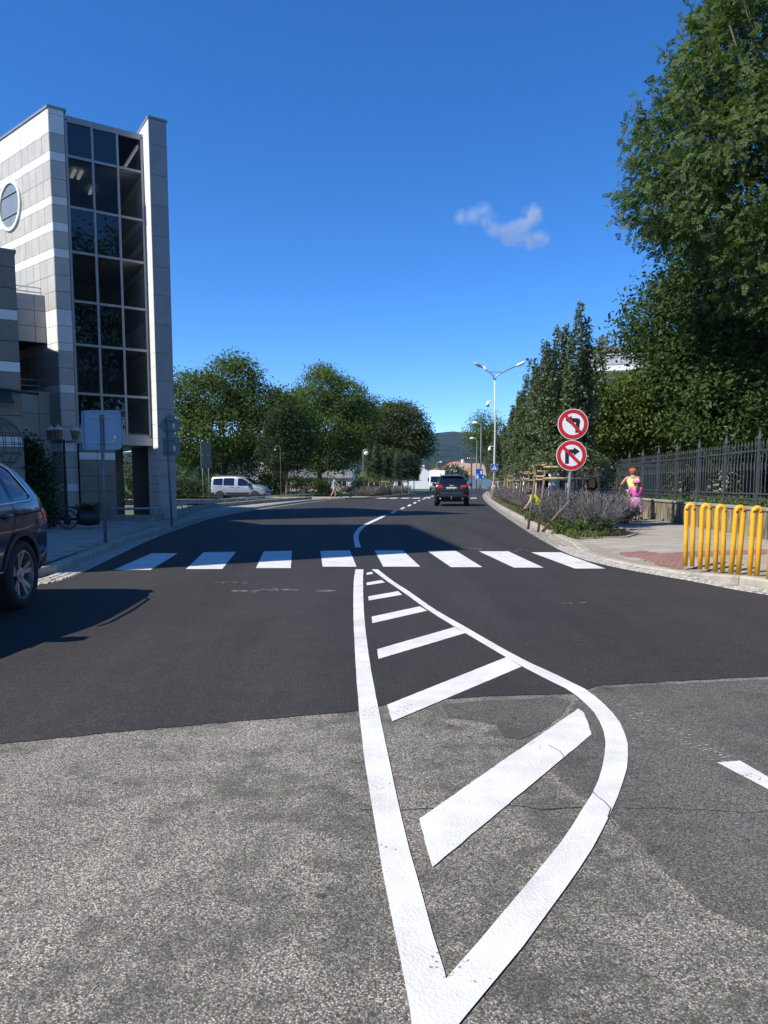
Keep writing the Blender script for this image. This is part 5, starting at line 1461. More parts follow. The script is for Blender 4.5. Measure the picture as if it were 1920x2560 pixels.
for i, (x, y) in enumerate(pears):
    me, br, tr = (PEAR_A, PEAR_B, PEAR_C)[0 if i == 0 else 1 + i % 2]
    t = empty('pear_tree', (x, y, .12), 0 if i == 0 else i * 1.3, '%s upright pear tree of the row along the right-hand bed' % ordinal[i] if i else 'tallest, nearest upright pear tree, behind the no-turn signs', 'tree', 'pear trees along the right-hand bed')
    s = [.885, .98, 1.0, .98, 1.02, .95, 1.0, .95, 1, .97, 1, 1][i]; t.scale = (s * (1.0 if i == 0 else 1.12), s * (1.0 if i == 0 else 1.12), s)
    link_mesh('crown', me, None, t); link_mesh('branches', br, None, t); link_mesh('trunk', tr, None, t)
    if i == 0: kx, ky = -.42, -.1
    else: kx = ky = 0
    if i < 9:
        stake_frame((x + kx * .6, y + ky, .12), R([4, -8, 12, -5, 9, 3, -7, 5, 0][i]), '%s wooden stake frame of the right-hand bed, round its pear tree' % ordinal[i], tone='wood' if i != 3 else 'wood_grey', w=.98 if i == 0 else .95, lean=.34 if i == 0 else .14, seed=i, group='stake frames in the right-hand bed')
# fallen, leaning stake at the near end of the bed
mb = MB(); a = G(1357, 1328, .13); mb.tube([a + Vector((0,0,.0)), at(1424, 1254, a.y - .9)], [.04, .036], 8)
o = mb.build('leaning_stake', MAT['wood_grey'], None, smooth=True); tag(o, 'loose grey stake leaning askew below the no-turn signs', 'stake')

# --- trees across the side road on the left
def left_tree(name, label, u, Y, z0, lob, leaf, size, nclump, per, sigma, seed, trunk_h, tr, mode='leaf', **kw):
    b = at(u, 1208, Y); loc = (b.x, Y, z0)
    return tree(name, loc, label, 'tree', lobes_px(lob, Y, loc), (0, 0, trunk_h), tr, leaf, size, nclump, per, sigma, seed, mode, **kw)
left_tree('robinia_tree', 'broad dark robinia rising behind the silver van', 560, 68, .15, [(520, 1000, 0, 3.4, 3, 2.4), (580, 950, 0, 2.6, 2.6, 1.9), (470, 990, .5, 2.4, 2.6, 2.1), (640, 1010, 0, 2.6, 2.6, 1.6), (560, 1080, -1, 4.0, 3, 2.2), (670, 1090, 0, 2.6, 2.6, 2.4), (590, 915, 0, 1.1, 1.3, .8), (470, 1100, 0, 2.6, 2.6, 2.0), (540, 1140, 0, 3.2, 3, 1.4), (720, 1040, 2, 2.4, 2.4, 1.8), (690, 1015, 1, 2.2, 2.4, 1.5), (745, 1085, 3, 2.4, 2.4, 2.0)], 'robinia', .27, 2200, 30, .60, 61, 6.5, .3, nlimb=20, droop=.4)
left_tree('round_tree', 'small round-headed tree with lit trunk right of the silver van', 717, 63, .15, [(712, 1060, 0, 1.7, 1.7, 1.6), (690, 1110, 0, 1.4, 1.5, 1.3), (740, 1105, 0, 1.4, 1.5, 1.4), (712, 1150, 0, 1.7, 1.6, .9)], 'shrub', .18, 700, 46, .34, 62, 3.0, .17, nlimb=12)
left_tree('plane_tree', 'tall light-green plane tree left of the globe lamp', 800, 84, .15, [(810, 975, 0, 2.6, 2.6, 2.4), (775, 1020, 0, 2.4, 2.6, 2.6), (860, 1000, 0, 2.4, 2.6, 2.2), (810, 1075, -1, 3.2, 3, 2.4), (880, 1090, 0, 2.6, 2.6, 2.6), (765, 1110, 0, 2.2, 2.4, 2.4), (830, 1140, 0, 2.8, 2.8, 1.8), (800, 935, 0, 1.2, 1.4, 1.0), (900, 1040, 1, 2, 2, 1.8)], 'plane', .27, 1800, 34, .60, 63, 7.0, .32, nlimb=20)
left_tree('maple_tree', 'darker tree crown squeezed between plane tree and chestnut', 915, 98, .15, [(915, 1030, 0, 2.6, 2.6, 2.2), (935, 1075, 0, 2.4, 2.6, 2.4), (890, 1060, 0, 2.6, 2.6, 2.6), (930, 1120, 0, 3, 2.6, 2.2)], 'shrub', .26, 700, 34, .62, 64, 7, .3, nlimb=10)
left_tree('chestnut_tree', 'brownish horse chestnut overhanging the road by the white house', 1000, 92, .15, [(1000, 1040, 0, 2.4, 2.6, 1.6), (1035, 1070, 0, 2.0, 2.4, 1.6), (970, 1080, 0, 2.8, 2.6, 2.2), (1010, 1110, 0, 2.8, 2.6, 1.6), (1055, 1110, 0, 1.2, 1.6, 1.5), (985, 1030, 0, 1.6, 1.8, 1.1)], 'chestnut', .28, 950, 34, .52, 65, 6.5, .34, nlimb=14)
left_tree('far_tree', 'rounded far tree beside the lamp posts at the road bend', 1200, 120, .1, [(1198, 1085, 0, 2.4, 2.4, 1.7), (1215, 1060, 0, 2.2, 2.4, 1.6), (1215, 1110, 0, 2.6, 2.4, 2), (1235, 1090, 0, 2.4, 2.4, 2.4)], 'plane', .32, 420, 28, .7, 66, 7, .25, nlimb=8)
left_tree('roadside_tree', 'low round tree before the red-roofed houses', 1135, 150, .1, [(1130, 1185, 0, 2.4, 2, 1.4), (1145, 1190, 0, 2, 2, 1.2), (1115, 1192, 0, 1.8, 2, 1.1)], 'hornbeam', .5, 160, 24, .7, 67, 2.6, .2, nlimb=6)
# hornbeams in the left-hand bed past the second crossing
hb = [(-0.9, 66.5), (0.2, 70), (1.0, 74), (1.9, 78), (2.8, 82.5), (3.6, 87)]
for i, (x, y) in enumerate(hb):
    t = empty('hornbeam_tree', (x, y, .12), i * 1.1, '%s columnar hornbeam of the row along the left-hand bed' % ordinal[i], 'tree', 'hornbeams along the left-hand bed')
    t.scale = (1.25, 1.25, .84)
    link_mesh('crown', (PEAR_B, PEAR_C)[i % 2][0], None, t); link_mesh('branches', PEAR_B[1], None, t); link_mesh('trunk', PEAR_B[2], None, t)
    if i < 4: stake_frame((x, y, .12), i * .2, '%s pale stake frame of the left-hand bed beyond the far crossing' % ordinal[i], seed=20 + i, group='stake frames in the left-hand bed', tone='wood')

# --- lavender
def lavender(seed, n, h, r_, bloom_frac=.5, lean=.7, thick=.005):
    """wiry grey stems ending in violet flower spikes; returns stem and bloom meshes"""
    rng = np.random.default_rng(seed)
    a = rng.uniform(0, 2*np.pi, n); base = np.stack([np.cos(a), np.sin(a), np.zeros(n)], 1) * (r_ * .35 * np.sqrt(rng.random(n)))[:, None]
    out = np.stack([np.cos(a), np.sin(a), np.zeros(n)], 1)
    L = h * (.55 + .65 * rng.random(n) ** 1.6)[:, None]
    k = (lean * rng.random(n) ** .7)[:, None]
    jit = rng.normal(0, .12, (n, 3)); jit[:, 2] = 0
    def pt(t): return base + out * (r_ * k * (t ** 1.25) * 1.25) + jit * t * L * .8 + np.array([[0, 0, 1.]]) * L * (t - .22 * k * t * t)
    side = unit(np.cross(out + jit, np.array([[0, 0, 1.]])) + rng.normal(0, .3, (n, 3)))
    Vs = []
    for t0, t1 in ((0, .33), (.33, .66), (.66, 1)):
        p, q = pt(t0), pt(t1); Vs.append(np.stack([p - side*thick, p + side*thick, q + side*thick*.8, q - side*thick*.8], 1))
    # grey side twigs
    for _ in range(4):
        t = rng.uniform(.25, .8, (n, 1)); p = pt(t); dr = unit(rng.normal(0, 1, (n, 3)) + np.array([[0, 0, .8]])); l = rng.uniform(.06, .16, (n, 1)) * (h + .3)
        s2 = unit(np.cross(dr, rng.normal(0, 1, (n, 3)))); Vs.append(np.stack([p - s2*thick*.7, p + s2*thick*.7, p + dr*l + s2*thick*.4, p + dr*l - s2*thick*.4], 1))
    V = np.concatenate(Vs).reshape(-1, 3); st_ = fast_mesh('lavender_stems', V, np.arange(len(V)).reshape(-1, 4)); st_.materials.append(LEAF['lav_stem'])
    m = int(n * bloom_frac); sel = rng.choice(n, m, replace=False); Vs = []
    for j in range(7):
        t = rng.uniform(.62, 1.03, (n, 1)); p = pt(t)[sel]; dr = unit(rng.normal(0, .6, (m, 3)) + np.array([[0, 0, 1.]])); l = rng.uniform(.03, .07, (m, 1)); w = .008
        s2 = unit(np.cross(dr, rng.normal(0, 1, (m, 3)))); Vs.append(np.stack([p, p + dr*l*.5 + s2*w, p + dr*l, p + dr*l*.5 - s2*w], 1))
    V = np.concatenate(Vs).reshape(-1, 3); bl_ = fast_mesh('lavender_bloom', V, np.arange(len(V)).reshape(-1, 4)); bl_.materials.append(LEAF['lav_bloom'])
    return st_, bl_
LAV = [lavender(71, 470, .98, .9), lavender(72, 400, .86, .8), lavender(73, 400, .92, .85)]
def lav_plant(loc, s, k, label, group=None, rz=0):
    t = empty('lavender_shrub', loc, rz, label, 'lavender', group); t.scale = (s, s, s)
    link_mesh('stems', LAV[k][0], None, t); link_mesh('bloom', LAV[k][1], None, t); return t
lav_plant((4.75, 16.3, .13), .92, 0, 'big wiry lavender at the near corner of the bed beside the path')
lav_plant((5.0, 17.3, .13), .95, 1, 'sprawling lavender leaning over the path beside the cyclists', rz=2)
lav_plant((4.35, 17.9, .13), .9, 2, 'lavender right behind the no-turn sign post', rz=1)
lav_plant((5.3, 18.9, .13), .9, 0, 'lavender on the path side behind the front pair', rz=4)
lav_plant((4.75, 19.4, .13), .85, 1, 'lavender at the foot of the nearest pear tree', rz=3)
LAVS = []
rr = random.Random(5)
y = 20.9
V_all = {0: [], 1: []}
def lav_stuff(name, label, spots):
    for part, key in (('stems', 0), ('bloom', 1)):
        arr = []
        for (x, y, s, a, k) in spots:
            me = LAV[k][key]; n = len(me.vertices); co = np.empty(n*3, np.float32); me.vertices.foreach_get('co', co); co = co.reshape(-1, 4, 3)
            step = 1 if y < 24 else (2 if y < 32 else 5); co = co[::step].reshape(-1, 3)
            wd = 1.0
            c, s_ = math.cos(a), math.sin(a)
            q = np.stack([co[:, 0]*c - co[:, 1]*s_, co[:, 0]*s_ + co[:, 1]*c, co[:, 2]], 1) * s + np.array([x, y, .13])
            if step > 1:
                f = q.reshape(-1, 4, 3); m = f.mean(1, keepdims=True); f = m + (f - m) * np.array([1.0 + .5 * step ** .5] * 2 + [1.1]); q = f.reshape(-1, 3)
            arr.append(q)
        V = np.concatenate(arr); me = fast_mesh(name, V, np.arange(len(V)).reshape(-1, 4))
        if key == 0:
            o = link_mesh(name, me, LEAF['lav_stem']); tag(o, label, 'lavender', kind='stuff'); root = o
        else: link_mesh('bloom', me, LEAF['lav_bloom'], root)
spots = []
def kerb_back(y): return min(RB, key=lambda p: abs(p.y - y)).x
y = 21.0
while y < 56:
    x0 = kerb_back(y) + .75; x1 = x0 + 1.6
    for x in (x0 + rr.uniform(-.1, .2), (x0 + x1) / 2 + rr.uniform(-.2, .2), x1):
        q = (x, y + rr.uniform(-.3, .3), rr.uniform(.72, .95), rr.uniform(0, 6), rr.randrange(3))
        if not (20.9 < q[1] < 24.2 and q[0] < 5.5): spots.append(q)
    y += .95
y = 60
while y < 95:
    x0 = kerb_back(y) + .8
    for x in (x0, x0 + .9): spots.append((x, y, rr.uniform(.8, .95), rr.uniform(0, 6), rr.randrange(3)))
    y += 1.6
lav_stuff('lavender_border', 'lavender massed along the right-hand bed under the pear trees', spots)
spots = []
for i in range(22):
    yy = 63.2 + i * 1.1; xe = min(L2S, key=lambda p: abs(p.y - yy)).x
    spots.append((xe - .9, yy, .9, rr.uniform(0, 6), i % 3)); spots.append((xe - 1.8, yy + .4, .9, rr.uniform(0, 6), (i+1) % 3))
lav_stuff('lavender_border', 'greyish lavender massed along the left-hand bed past the far crossing', spots)

# --- grass and weeds along the bed edge
def grass_patch(name, label, pts, h, seed, leaf='grass', w=.006):
    rng = np.random.default_rng(seed); n = len(pts); pts = np.asarray(pts)
    a = rng.uniform(0, 2*np.pi, n); d = np.stack([np.cos(a), np.sin(a), np.zeros(n)], 1); hh = h * rng.uniform(.4, 1.2, (n, 1)); s = np.stack([-np.sin(a), np.cos(a), np.zeros(n)], 1) * w
    up = np.array([[0, 0, 1.]]); mid = pts + d*hh*.15 + up*hh*.6; tip = pts + d*hh*.5 + up*hh
    V = np.stack([pts - s, pts + s, mid + s*.8, mid - s*.8, mid - s*.8, mid + s*.8, tip + s*.15, tip - s*.15], 1).reshape(-1, 3)
    o = link_mesh(name, fast_mesh(name, V, np.arange(len(V)).reshape(-1, 4)), LEAF[leaf]); tag(o, label, 'grass', kind='stuff'); return o
gp = []
for _ in range(5200):
    y = 15.1 + 14 * random.random() ** 1.5; gp.append((kerb_back(y) + .03 + abs(random.gauss(0, .28)), y + random.uniform(-.2, .2), .13))
for _ in range(900):
    t = random.random(); gp.append((4.1 + t * 1.0 - random.random() * .1, 15.03 + t * .36 + abs(random.gauss(0, .16)) + .04, .13))
for _ in range(1600):
    y = random.uniform(29, 34) if random.random() < .7 else random.uniform(40, 50); gp.append((kerb_back(y) + .05 + random.random() * .8, y, .13))
grass_patch('grass', 'grass and weeds along the kerb of the right-hand bed', gp, .13, 81, w=.007)
lg = [(random.uniform(-30, 1), random.uniform(60.5, 66), .13) for _ in range(6000)]
lg = [p for p in lg if p[0] < -6 or p[1] > 64]
grass_patch('grass', 'mown grass under the trees across the side road', lg, .12, 82, w=.012)
for i, (x, y, s, lf, lab) in enumerate([(4.35, 15.6, .26, 'weed', 'leafy green weed at the near corner of the bed'), (4.75, 15.65, .28, 'shrub', 'dark broad-leaved weed in front of the big lavender'), (4.15, 16.5, .24, 'weed', 'low green weed by the kerb below the signs'), (4.62, 22.2, .2, 'weed', 'green tuft of weeds the gardener is pulling')]):
    bush('weed', (x, y, .13), lab, lf, [(0, 0, s*.6, s, s*.8, s*.6)], .085, 30, 13, .07, 90 + i, cat='weed')

# --- shrubs and hedges across the side road and by the office tower
bush('laurel_shrub', at(90, 1208, 17.5) * Vector((1, 1, 0)) if False else (at(78, 1208, 18.6).x, 18.6, .12), 'dense dark evergreen shrub by the wire globe and tower', 'shrub', [(0, 0, .9, .5, .5, .7), (.0, 0, 1.5, .45, .45, .55), (-.15, 0, 2.0, .3, .3, .35), (.15, 0, .5, .4, .4, .5)], .10, 260, 42, .15, 101)
hedges = [('juniper_hedge', 'low clipped juniper hedge glowing green behind the van', 'hedge', (-14.5, 64.5), [(-1.6, 0, .6, 1.5, .8, .6), (0.4, .2, .55, 1.4, .8, .55), (2.0, 0, .55, 1.2, .8, .55)]),
          ('juniper_hedge', 'low juniper mound under the trees right of the van', 'hedge', (-8.4, 67.5), [(-2.2, 0, .9, 1.6, 1, .9), (0, .3, 1.0, 1.8, 1, .9), (2.2, 0, .7, 1.6, 1, .7), (3.8, .2, .5, 1.3, 1, .5)]),
          ('clipped_hedge', 'dark clipped hedge between fin and silver van', 'shrub', (-17.2, 60.2), [(-2.5, 0, .8, 1.5, .7, .8), (-.8, 0, .8, 1.5, .7, .8), (.9, 0, .75, 1.3, .7, .75)]),
          ('silvery_shrub', 'silvery leaved shrub beside the grey fin of the tower', 'silver', (-19.2, 64.5), [(-1.2, 0, 1.6, 1.4, 1, 1.3), (.3, 0, 1.3, 1.2, 1, 1.2), (-2.8, 0, 1.6, 1.2, 1, 1.4)]),
          ('dark_shrub', 'dark tall shrub behind the bonnet of the silver van', 'shrub', (-10.9, 66.5), [(-.8, 0, 1.5, 1.3, 1, 1.4), (.8, 0, 1.2, 1.2, 1, 1.1)]),
          ('dark_shrub', 'round dark shrub at the foot of the globe lamp', 'shrub', (-1.9, 70.5), [(0, 0, .8, 1.1, 1, .8), (1.1, .3, .6, .8, .8, .6)]),
          ('dark_shrub', 'dark leafy thicket under the plane tree', 'shrub', (-6.5, 82), [(-2.5, 0, 1.6, 2.2, 1.2, 1.5), (0, 0, 1.2, 2, 1.2, 1.2), (-5, 0, 2.2, 2.4, 1.2, 2.0)]),
          ('dark_shrub', 'tall dark thicket under the robinia behind the van', 'shrub', (-19, 72), [(-3, 0, 2.2, 2.6, 1.2, 2.0), (0, 0, 2.4, 2.6, 1.2, 2.2), (3, 0, 2.0, 2.4, 1.2, 1.9), (5.5, 0, 1.4, 1.8, 1.2, 1.3)]),
          ('dark_shrub', 'shaded thicket behind the passage under the tower', 'shrub', (-16.5, 44), [(0, 0, 1.6, 2.2, 1, 1.6), (2.4, 0, 1.4, 1.6, 1, 1.4), (-2.6, 0, 1.5, 1.8, 1, 1.5)])]
for i, (nm, lab, lf, (x, y), lb) in enumerate(hedges):
    bush(nm, (x, y, .12), lab, lf, lb, .17, 200, 34, .26, 110 + i)
# ================================================================== street furniture
MAT['sign_pale'] = M('pale_sign_back', (0.20, 0.275, 0.275), 0.5, metal=0.1, var=0.06, vscale=3)
MAT['sign_back'] = M('sign_back_aluminium', (0.19, 0.29, 0.43), 0.45, metal=0.15, var=0.08, vscale=3)
MAT['sign_red'] = M('sign_red', (0.50, 0.012, 0.018), 0.35, var=0.04)
MAT['sign_white'] = M('sign_white', (0.74, 0.75, 0.76), 0.35, var=0.03)
MAT['sign_black'] = M('sign_black', (0.010, 0.010, 0.011), 0.4, var=0.05)
MAT['sign_blue'] = M('sign_blue', (0.010, 0.09, 0.42), 0.35, var=0.05)
MAT['sticker_yellow'] = M('sticker_yellow', (0.75, 0.42, 0.05), 0.5, var=0.05)
MAT['board_green'] = M('green_board', (0.06, 0.085, 0.075), 0.5, var=0.15, vscale=6)
MAT['lantern_metal'] = M('lantern_metal', (0.10, 0.10, 0.10), 0.5, var=0.2, vscale=10)
MAT['lantern_cap'] = M('grey_lantern_cap', (0.50, 0.49, 0.46), 0.55, var=0.1, vscale=10)
MAT['lantern_glass'] = M('amber_lantern_glass', (0.20, 0.17, 0.11), 0.2, var=0.15, vscale=15)
MAT['globe_white'] = M('opal_globe', (0.80, 0.80, 0.77), 0.3, var=0.03)
MAT['rail_paint'] = M('grey_rail', (0.40, 0.40, 0.40), 0.5, metal=0.2, var=0.15, vscale=6)

def rrect(w, h, r_, n=5):
    out = []
    for cx, cy, a0 in ((w/2-r_, h/2-r_, 0), (-w/2+r_, h/2-r_, 90), (-w/2+r_, -h/2+r_, 180), (w/2-r_, -h/2+r_, 270)):
        for k in range(n + 1): out.append((cx + r_*math.cos(R(a0 + 90*k/n)), cy + r_*math.sin(R(a0 + 90*k/n))))
    return out
def plate_part(name, outline, zc, mat, parent, y0=0.0, th=.004):
    mb = MB(); mb.prism([(x, y0, z + zc) for x, z in outline], (0, th, 0)); return mb.build(name, mat, parent)

# square sign seen from behind, left pavement
p = G(252, 1360, .12); sg = empty('sign_back', (p.x + .09, p.y, .12), R(-3), 'square sign seen from behind on a grey post, left pavement', 'road sign')
zc = at(255, 1075, p.y).z - .12
plate_part('sign_plate', rrect(.76, .74, .07), zc, MAT['sign_back'], sg, .03)
ln = rrect(.75, .73, .065); lo = rrect(.70, .68, .05)
mb = MB(); n = len(ln); mb.add([(x, .028, z + zc) for x, z in ln] + [(x, .006, z + zc) for x, z in ln] + [(x, .006, z + zc) for x, z in lo], [(i, (i+1) % n, n + (i+1) % n, n + i) for i in range(n)] + [(n + i, n + (i+1) % n, 2*n + (i+1) % n, 2*n + i) for i in range(n)]); mb.build('sign_rim', MAT['sign_back'], sg)
mb = MB(); mb.tube([(0, 0, -.05), (.012, 0, zc + .28)], .032, 12); mb.build('post', MAT['steel_dark'], sg, smooth=True)
for dz in (-.235, .235):
    mb = MB(); mb.box(-.25, .25, .008, .028, zc + dz - .012, zc + dz + .012); mb.build('clamp_bar', MAT['steel'], sg)
    mb = MB(); mb.lathe([(.037, -.02), (.037, .02)], 12, (.008, 0, zc + dz)); mb.build('clamp', MAT['steel_dark'], sg)
plate_part('sticker', [(.23, -.17), (.27, -.17), (.27, -.10), (.23, -.10)], zc, MAT['sign_white'], sg, .024); plate_part('sticker', [(.18, -.22), (.27, -.22), (.27, -.19), (.18, -.19)], zc, MAT['sticker_yellow'], sg, .024)
mb = MB(); mb.lathe([(.16, 0), (.15, .02), (.05, .03)], 16, (0, 0, 0)); mb.build('post_footing', MAT['concrete'], sg)

# diamond above square, seen from behind
p = G(430, 1311, .12); sg = empty('sign_back', (p.x, p.y, .12), R(-12), 'diamond and square sign backs on one leaning post beside the fin', 'road sign')
z1 = at(418, 1063, p.y).z - .12; z2_ = at(424, 1117, p.y).z - .12
q = .36; dia = []
for k in range(4):
    a = R(90 * k + 90); c = Vector((math.cos(a), math.sin(a))) * q; b = Vector((math.cos(a + math.pi/2), math.sin(a + math.pi/2))) * q; a_ = Vector((math.cos(a - math.pi/2), math.sin(a - math.pi/2))) * q
    dia += [tuple(c.lerp(a_, .12)), tuple(c), tuple(c.lerp(b, .12))] if False else [tuple(c.lerp(a_, .10)), tuple(c * .96), tuple(c.lerp(b, .10))]
plate_part('diamond_plate', dia, z1, MAT['sign_pale'], sg, .03)
plate_part('square_plate', [(x + .03, z) for x, z in rrect(.52, .52, .05)], z2_, MAT['sign_pale'], sg, .03)
mb = MB(); mb.tube([(0, 0, -.05), (-.09, 0, z1 + .2)], .03, 12); mb.build('post', MAT['steel_dark'], sg, smooth=True)
for dz in (z1 + .12, z1 - .15, z2_ + .17, z2_ - .17):
    mb = MB(); mb.box(-.20, .14, .0, .03, dz - .016, dz + .016); mb.build('clamp_bar', MAT['steel_dark'], sg)
for zz_ in (z1 - .04, z2_ - .06):
    plate_part('sticker', [(.09, -.03), (.16, -.03), (.16, .09), (.09, .09)], zz_, MAT['sign_white'], sg, .024); plate_part('sticker', [(.09, -.09), (.16, -.09), (.16, -.035), (.09, -.035)], zz_, MAT['sticker_yellow'], sg, .024)

# tall green board on two posts, seen edge-on
gb = empty('direction_board', (at(517, 1208, 46).x, 46, .12), R(72), 'tall dark green direction board on two posts, seen edge-on', 'road sign')
zt, zb0 = at(516, 1104, 46).z - .12, at(516, 1171, 46).z - .12
for k in range(2):
    h_ = (zt - zb0) / 2
    mb = MB(); mb.box(-.6, .6, -.02, .03, zb0 + k*h_ + .01, zb0 + (k+1)*h_ - .01); mb.build('board', MAT['board_green'], gb)
for x in (-.35, .35):
    mb = MB(); mb.tube([(x, .06, -.1), (x, .06, zt + .05)], .03, 8); mb.build('post', MAT['steel'], gb, smooth=True)

# three-armed lantern by the tower
lp_ = empty('lantern_post', (at(164, 1208, 20.4).x, 20.4, .12), R(10), 'black iron post with three old-style lanterns before the tower', 'street lamp')
zb1 = at(165, 1103, 20.4).z - .12
mb = MB(); mb.tube([(0, 0, 0), (0, 0, .25), (0, 0, .3), (0, 0, zb1 + .05)], [.09, .085, .045, .03], 12); mb.build('post', MAT['iron'], lp_, smooth=True)
mb = MB(); mb.tube([(-.34, 0, zb1), (.32, 0, zb1)], .016, 8); mb.tube([(0, -.3, zb1), (0, .05, zb1)], .016, 8); mb.build('arm', MAT['iron'], lp_, smooth=True)
for s in (-1, 1):
    mb = MB(); sp = [(s*(.05 + .08 + .09*math.cos(t*.5)*(1 - t/16)), 0, zb1 - .1 + .09*math.sin(t*.5)*(1 - t/16)) for t in range(14)]; mb.tube(sp, .007, 6); mb.build('scroll', MAT['iron'], lp_, smooth=True)
for (x, y) in [(-.33, 0), (-.06, -.3), (.31, 0)]:
    l = empty('lantern'); l.parent = lp_; l.location = (x, y, zb1 + .02)
    def sq(r_, z): return [(r_*math.cos(R(60*k)), r_*math.sin(R(60*k)), z) for k in range(6)]
    mb = MB(); mb.add(sq(.07, .02) + sq(.115, .27), [(k, (k+1) % 6, 6 + (k+1) % 6, 6 + k) for k in range(6)] + [tuple(range(6))]); mb.build('lantern_glass', MAT['lantern_glass'], l)
    mb = MB()
    for k in range(6): a, b = Vector(sq(.072, .02)[k]), Vector(sq(.118, .27)[k]); mb.tube([a, b], .008, 5)
    mb.build('lantern_frame', MAT['lantern_metal'], l)
    mb = MB(); mb.lathe([(.15, .265), (.155, .28), (.075, .35), (.05, .375), (.022, .39), (.026, .41), (.008, .43), (.003, .50)], 6, (0, 0, 0)); mb.build('lantern_roof', MAT['lantern_cap'], l)

# wire globe
wg = at(-14, 1108, 15.5); gz = wg.z
g_ = empty('wire_globe', (wg.x, 15.5, .12), 0, 'large wire globe sculpture standing before the low block at the left edge', 'sculpture')
mb = MB(); rg = .56
for k in range(9):
    th = math.pi * k / 9; mb.tube([(rg*math.sin(t)*math.cos(th), rg*math.sin(t)*math.sin(th), gz - .12 + rg*math.cos(t)) for t in np.linspace(0, 2*math.pi, 33)], .009, 5, cap=False)
mb.build('meridian_wires', MAT['lantern_metal'], g_, smooth=True)
mb = MB()
for zq in (-.4, -.2, 0, .2, .4):
    rad = math.sqrt(rg*rg - zq*zq); mb.tube([(rad*math.cos(t), rad*math.sin(t), gz - .12 + zq) for t in np.linspace(0, 2*math.pi, 33)], .009, 5, cap=False)
mb.build('parallel_wires', MAT['lantern_metal'], g_, smooth=True)
mb = MB(); mb.tube([(0, 0, 0), (0, 0, gz - .12 - rg)], [.06, .03], 8); mb.build('stand', MAT['iron'], g_)

# iron flower cart with barrel
fc = empty('flower_cart', (at(205, 1208, 18.4).x, 18.4, .12), R(20), 'dark iron flower cart with curved shafts and a barrel of flowers', 'planter'); fc.scale = (.82, .82, .82)
mb = MB(); mb.lathe([(.20, -.32), (.25, -.2), (.27, 0), (.25, .2), (.20, .32)], 16, (.15, 0, .36), 'X'); mb.build('barrel', MAT['iron'], fc, smooth=True)
for y in (-.22, .22):
    mb = MB(); mb.tube([(.45, y, .12), (.1, y, .5), (-.35, y, .68), (-.8, y, .70), (-1.1, y, .62)], .018, 6); mb.build('shaft', MAT['iron'], fc, smooth=True)
    mb = MB(); mb.tube([(-.45 + .28*math.cos(t), y*1.3, .29 + .28*math.sin(t)) for t in np.linspace(0, 2*math.pi, 25)], .016, 6, cap=False)
    for k in range(4): mb.tube([(-.45 + .28*math.cos(k*math.pi/4), y*1.3, .29 + .28*math.sin(k*math.pi/4)), (-.45 - .28*math.cos(k*math.pi/4), y*1.3, .29 - .28*math.sin(k*math.pi/4))], .009, 5)
    mb.build('wheel', MAT['iron'], fc, smooth=True)
rng = np.random.default_rng(120); n = 260; pp = np.stack([rng.normal(.15, .18, n), rng.normal(0, .13, n), .62 + np.abs(rng.normal(0, .07, n))], 1)
link_mesh('foliage', leaves_mesh('cart_flowers', pp, np.tile([[0, 0, 1.]], (n, 1)), .09, rng, aspect=.8), LEAF['shrub'], fc)

# low wall with tubular rail along the left pavement
def poly_wall(root, name, line, z0, z1, th, mat, cop=None):
    line = [Vector((x, y, 0)) for x, y in line]
    for a, b in zip(line[:-1], line[1:]):
        t = (b - a).normalized(); n_ = Vector((-t.y, t.x, 0)) * th
        mb = MB(); mb.obox(a + UP * z0, b - a, n_, UP * (z1 - z0)); mb.build(name, mat, root, bevel=.012)
lwl = empty('low_wall', (0, 0, 0), 0, 'low concrete wall with grey tube rail along the left pavement', 'wall')
poly_wall(lwl, 'wall_segment', WALL_L, .05, .30, .22, MAT['concrete'])
rl = [Vector((x, y, 0)) for x, y in WALL_L]
rl = [a.lerp(b, 0) for a, b in zip(rl, rl)]
mb = MB(); mb.tube([p + Vector((0, .1, .50)) for p in rl], .032, 8); mb.build('top_rail', MAT['rail_paint'], lwl, smooth=True)
for p in resample(rl, 2.0)[:-1]:
    mb = MB(); mb.tube([p + Vector((.10, .12, .28)), p + Vector((0, .1, .50))], .024, 8); mb.build('rail_post', MAT['rail_paint'], lwl, smooth=True)
lw2 = empty('retaining_wall', (0, 0, 0), 0, 'grey concrete retaining wall in front of the silver van', 'wall')
poly_wall(lw2, 'wall_segment', [(-18.5, 43.5), (-12, 47.0), (-7.2, 50.8)], -.05, .24, .25, MAT['concrete'])
mb = MB(); mb.tube([(-18.5, 43.5, .52), (-12, 47.0, .50), (-7.2, 50.8, .46)], .025, 8); mb.build('top_rail', MAT['iron'], lw2, smooth=True)
for k in range(7):
    t = k / 6; q = Vector((-18.5, 43.5, .22)).lerp(Vector((-7.2, 50.8, .22)), t); mb = MB(); mb.tube([q, q + UP * .27], .02, 6); mb.build('rail_post', MAT['iron'], lw2)

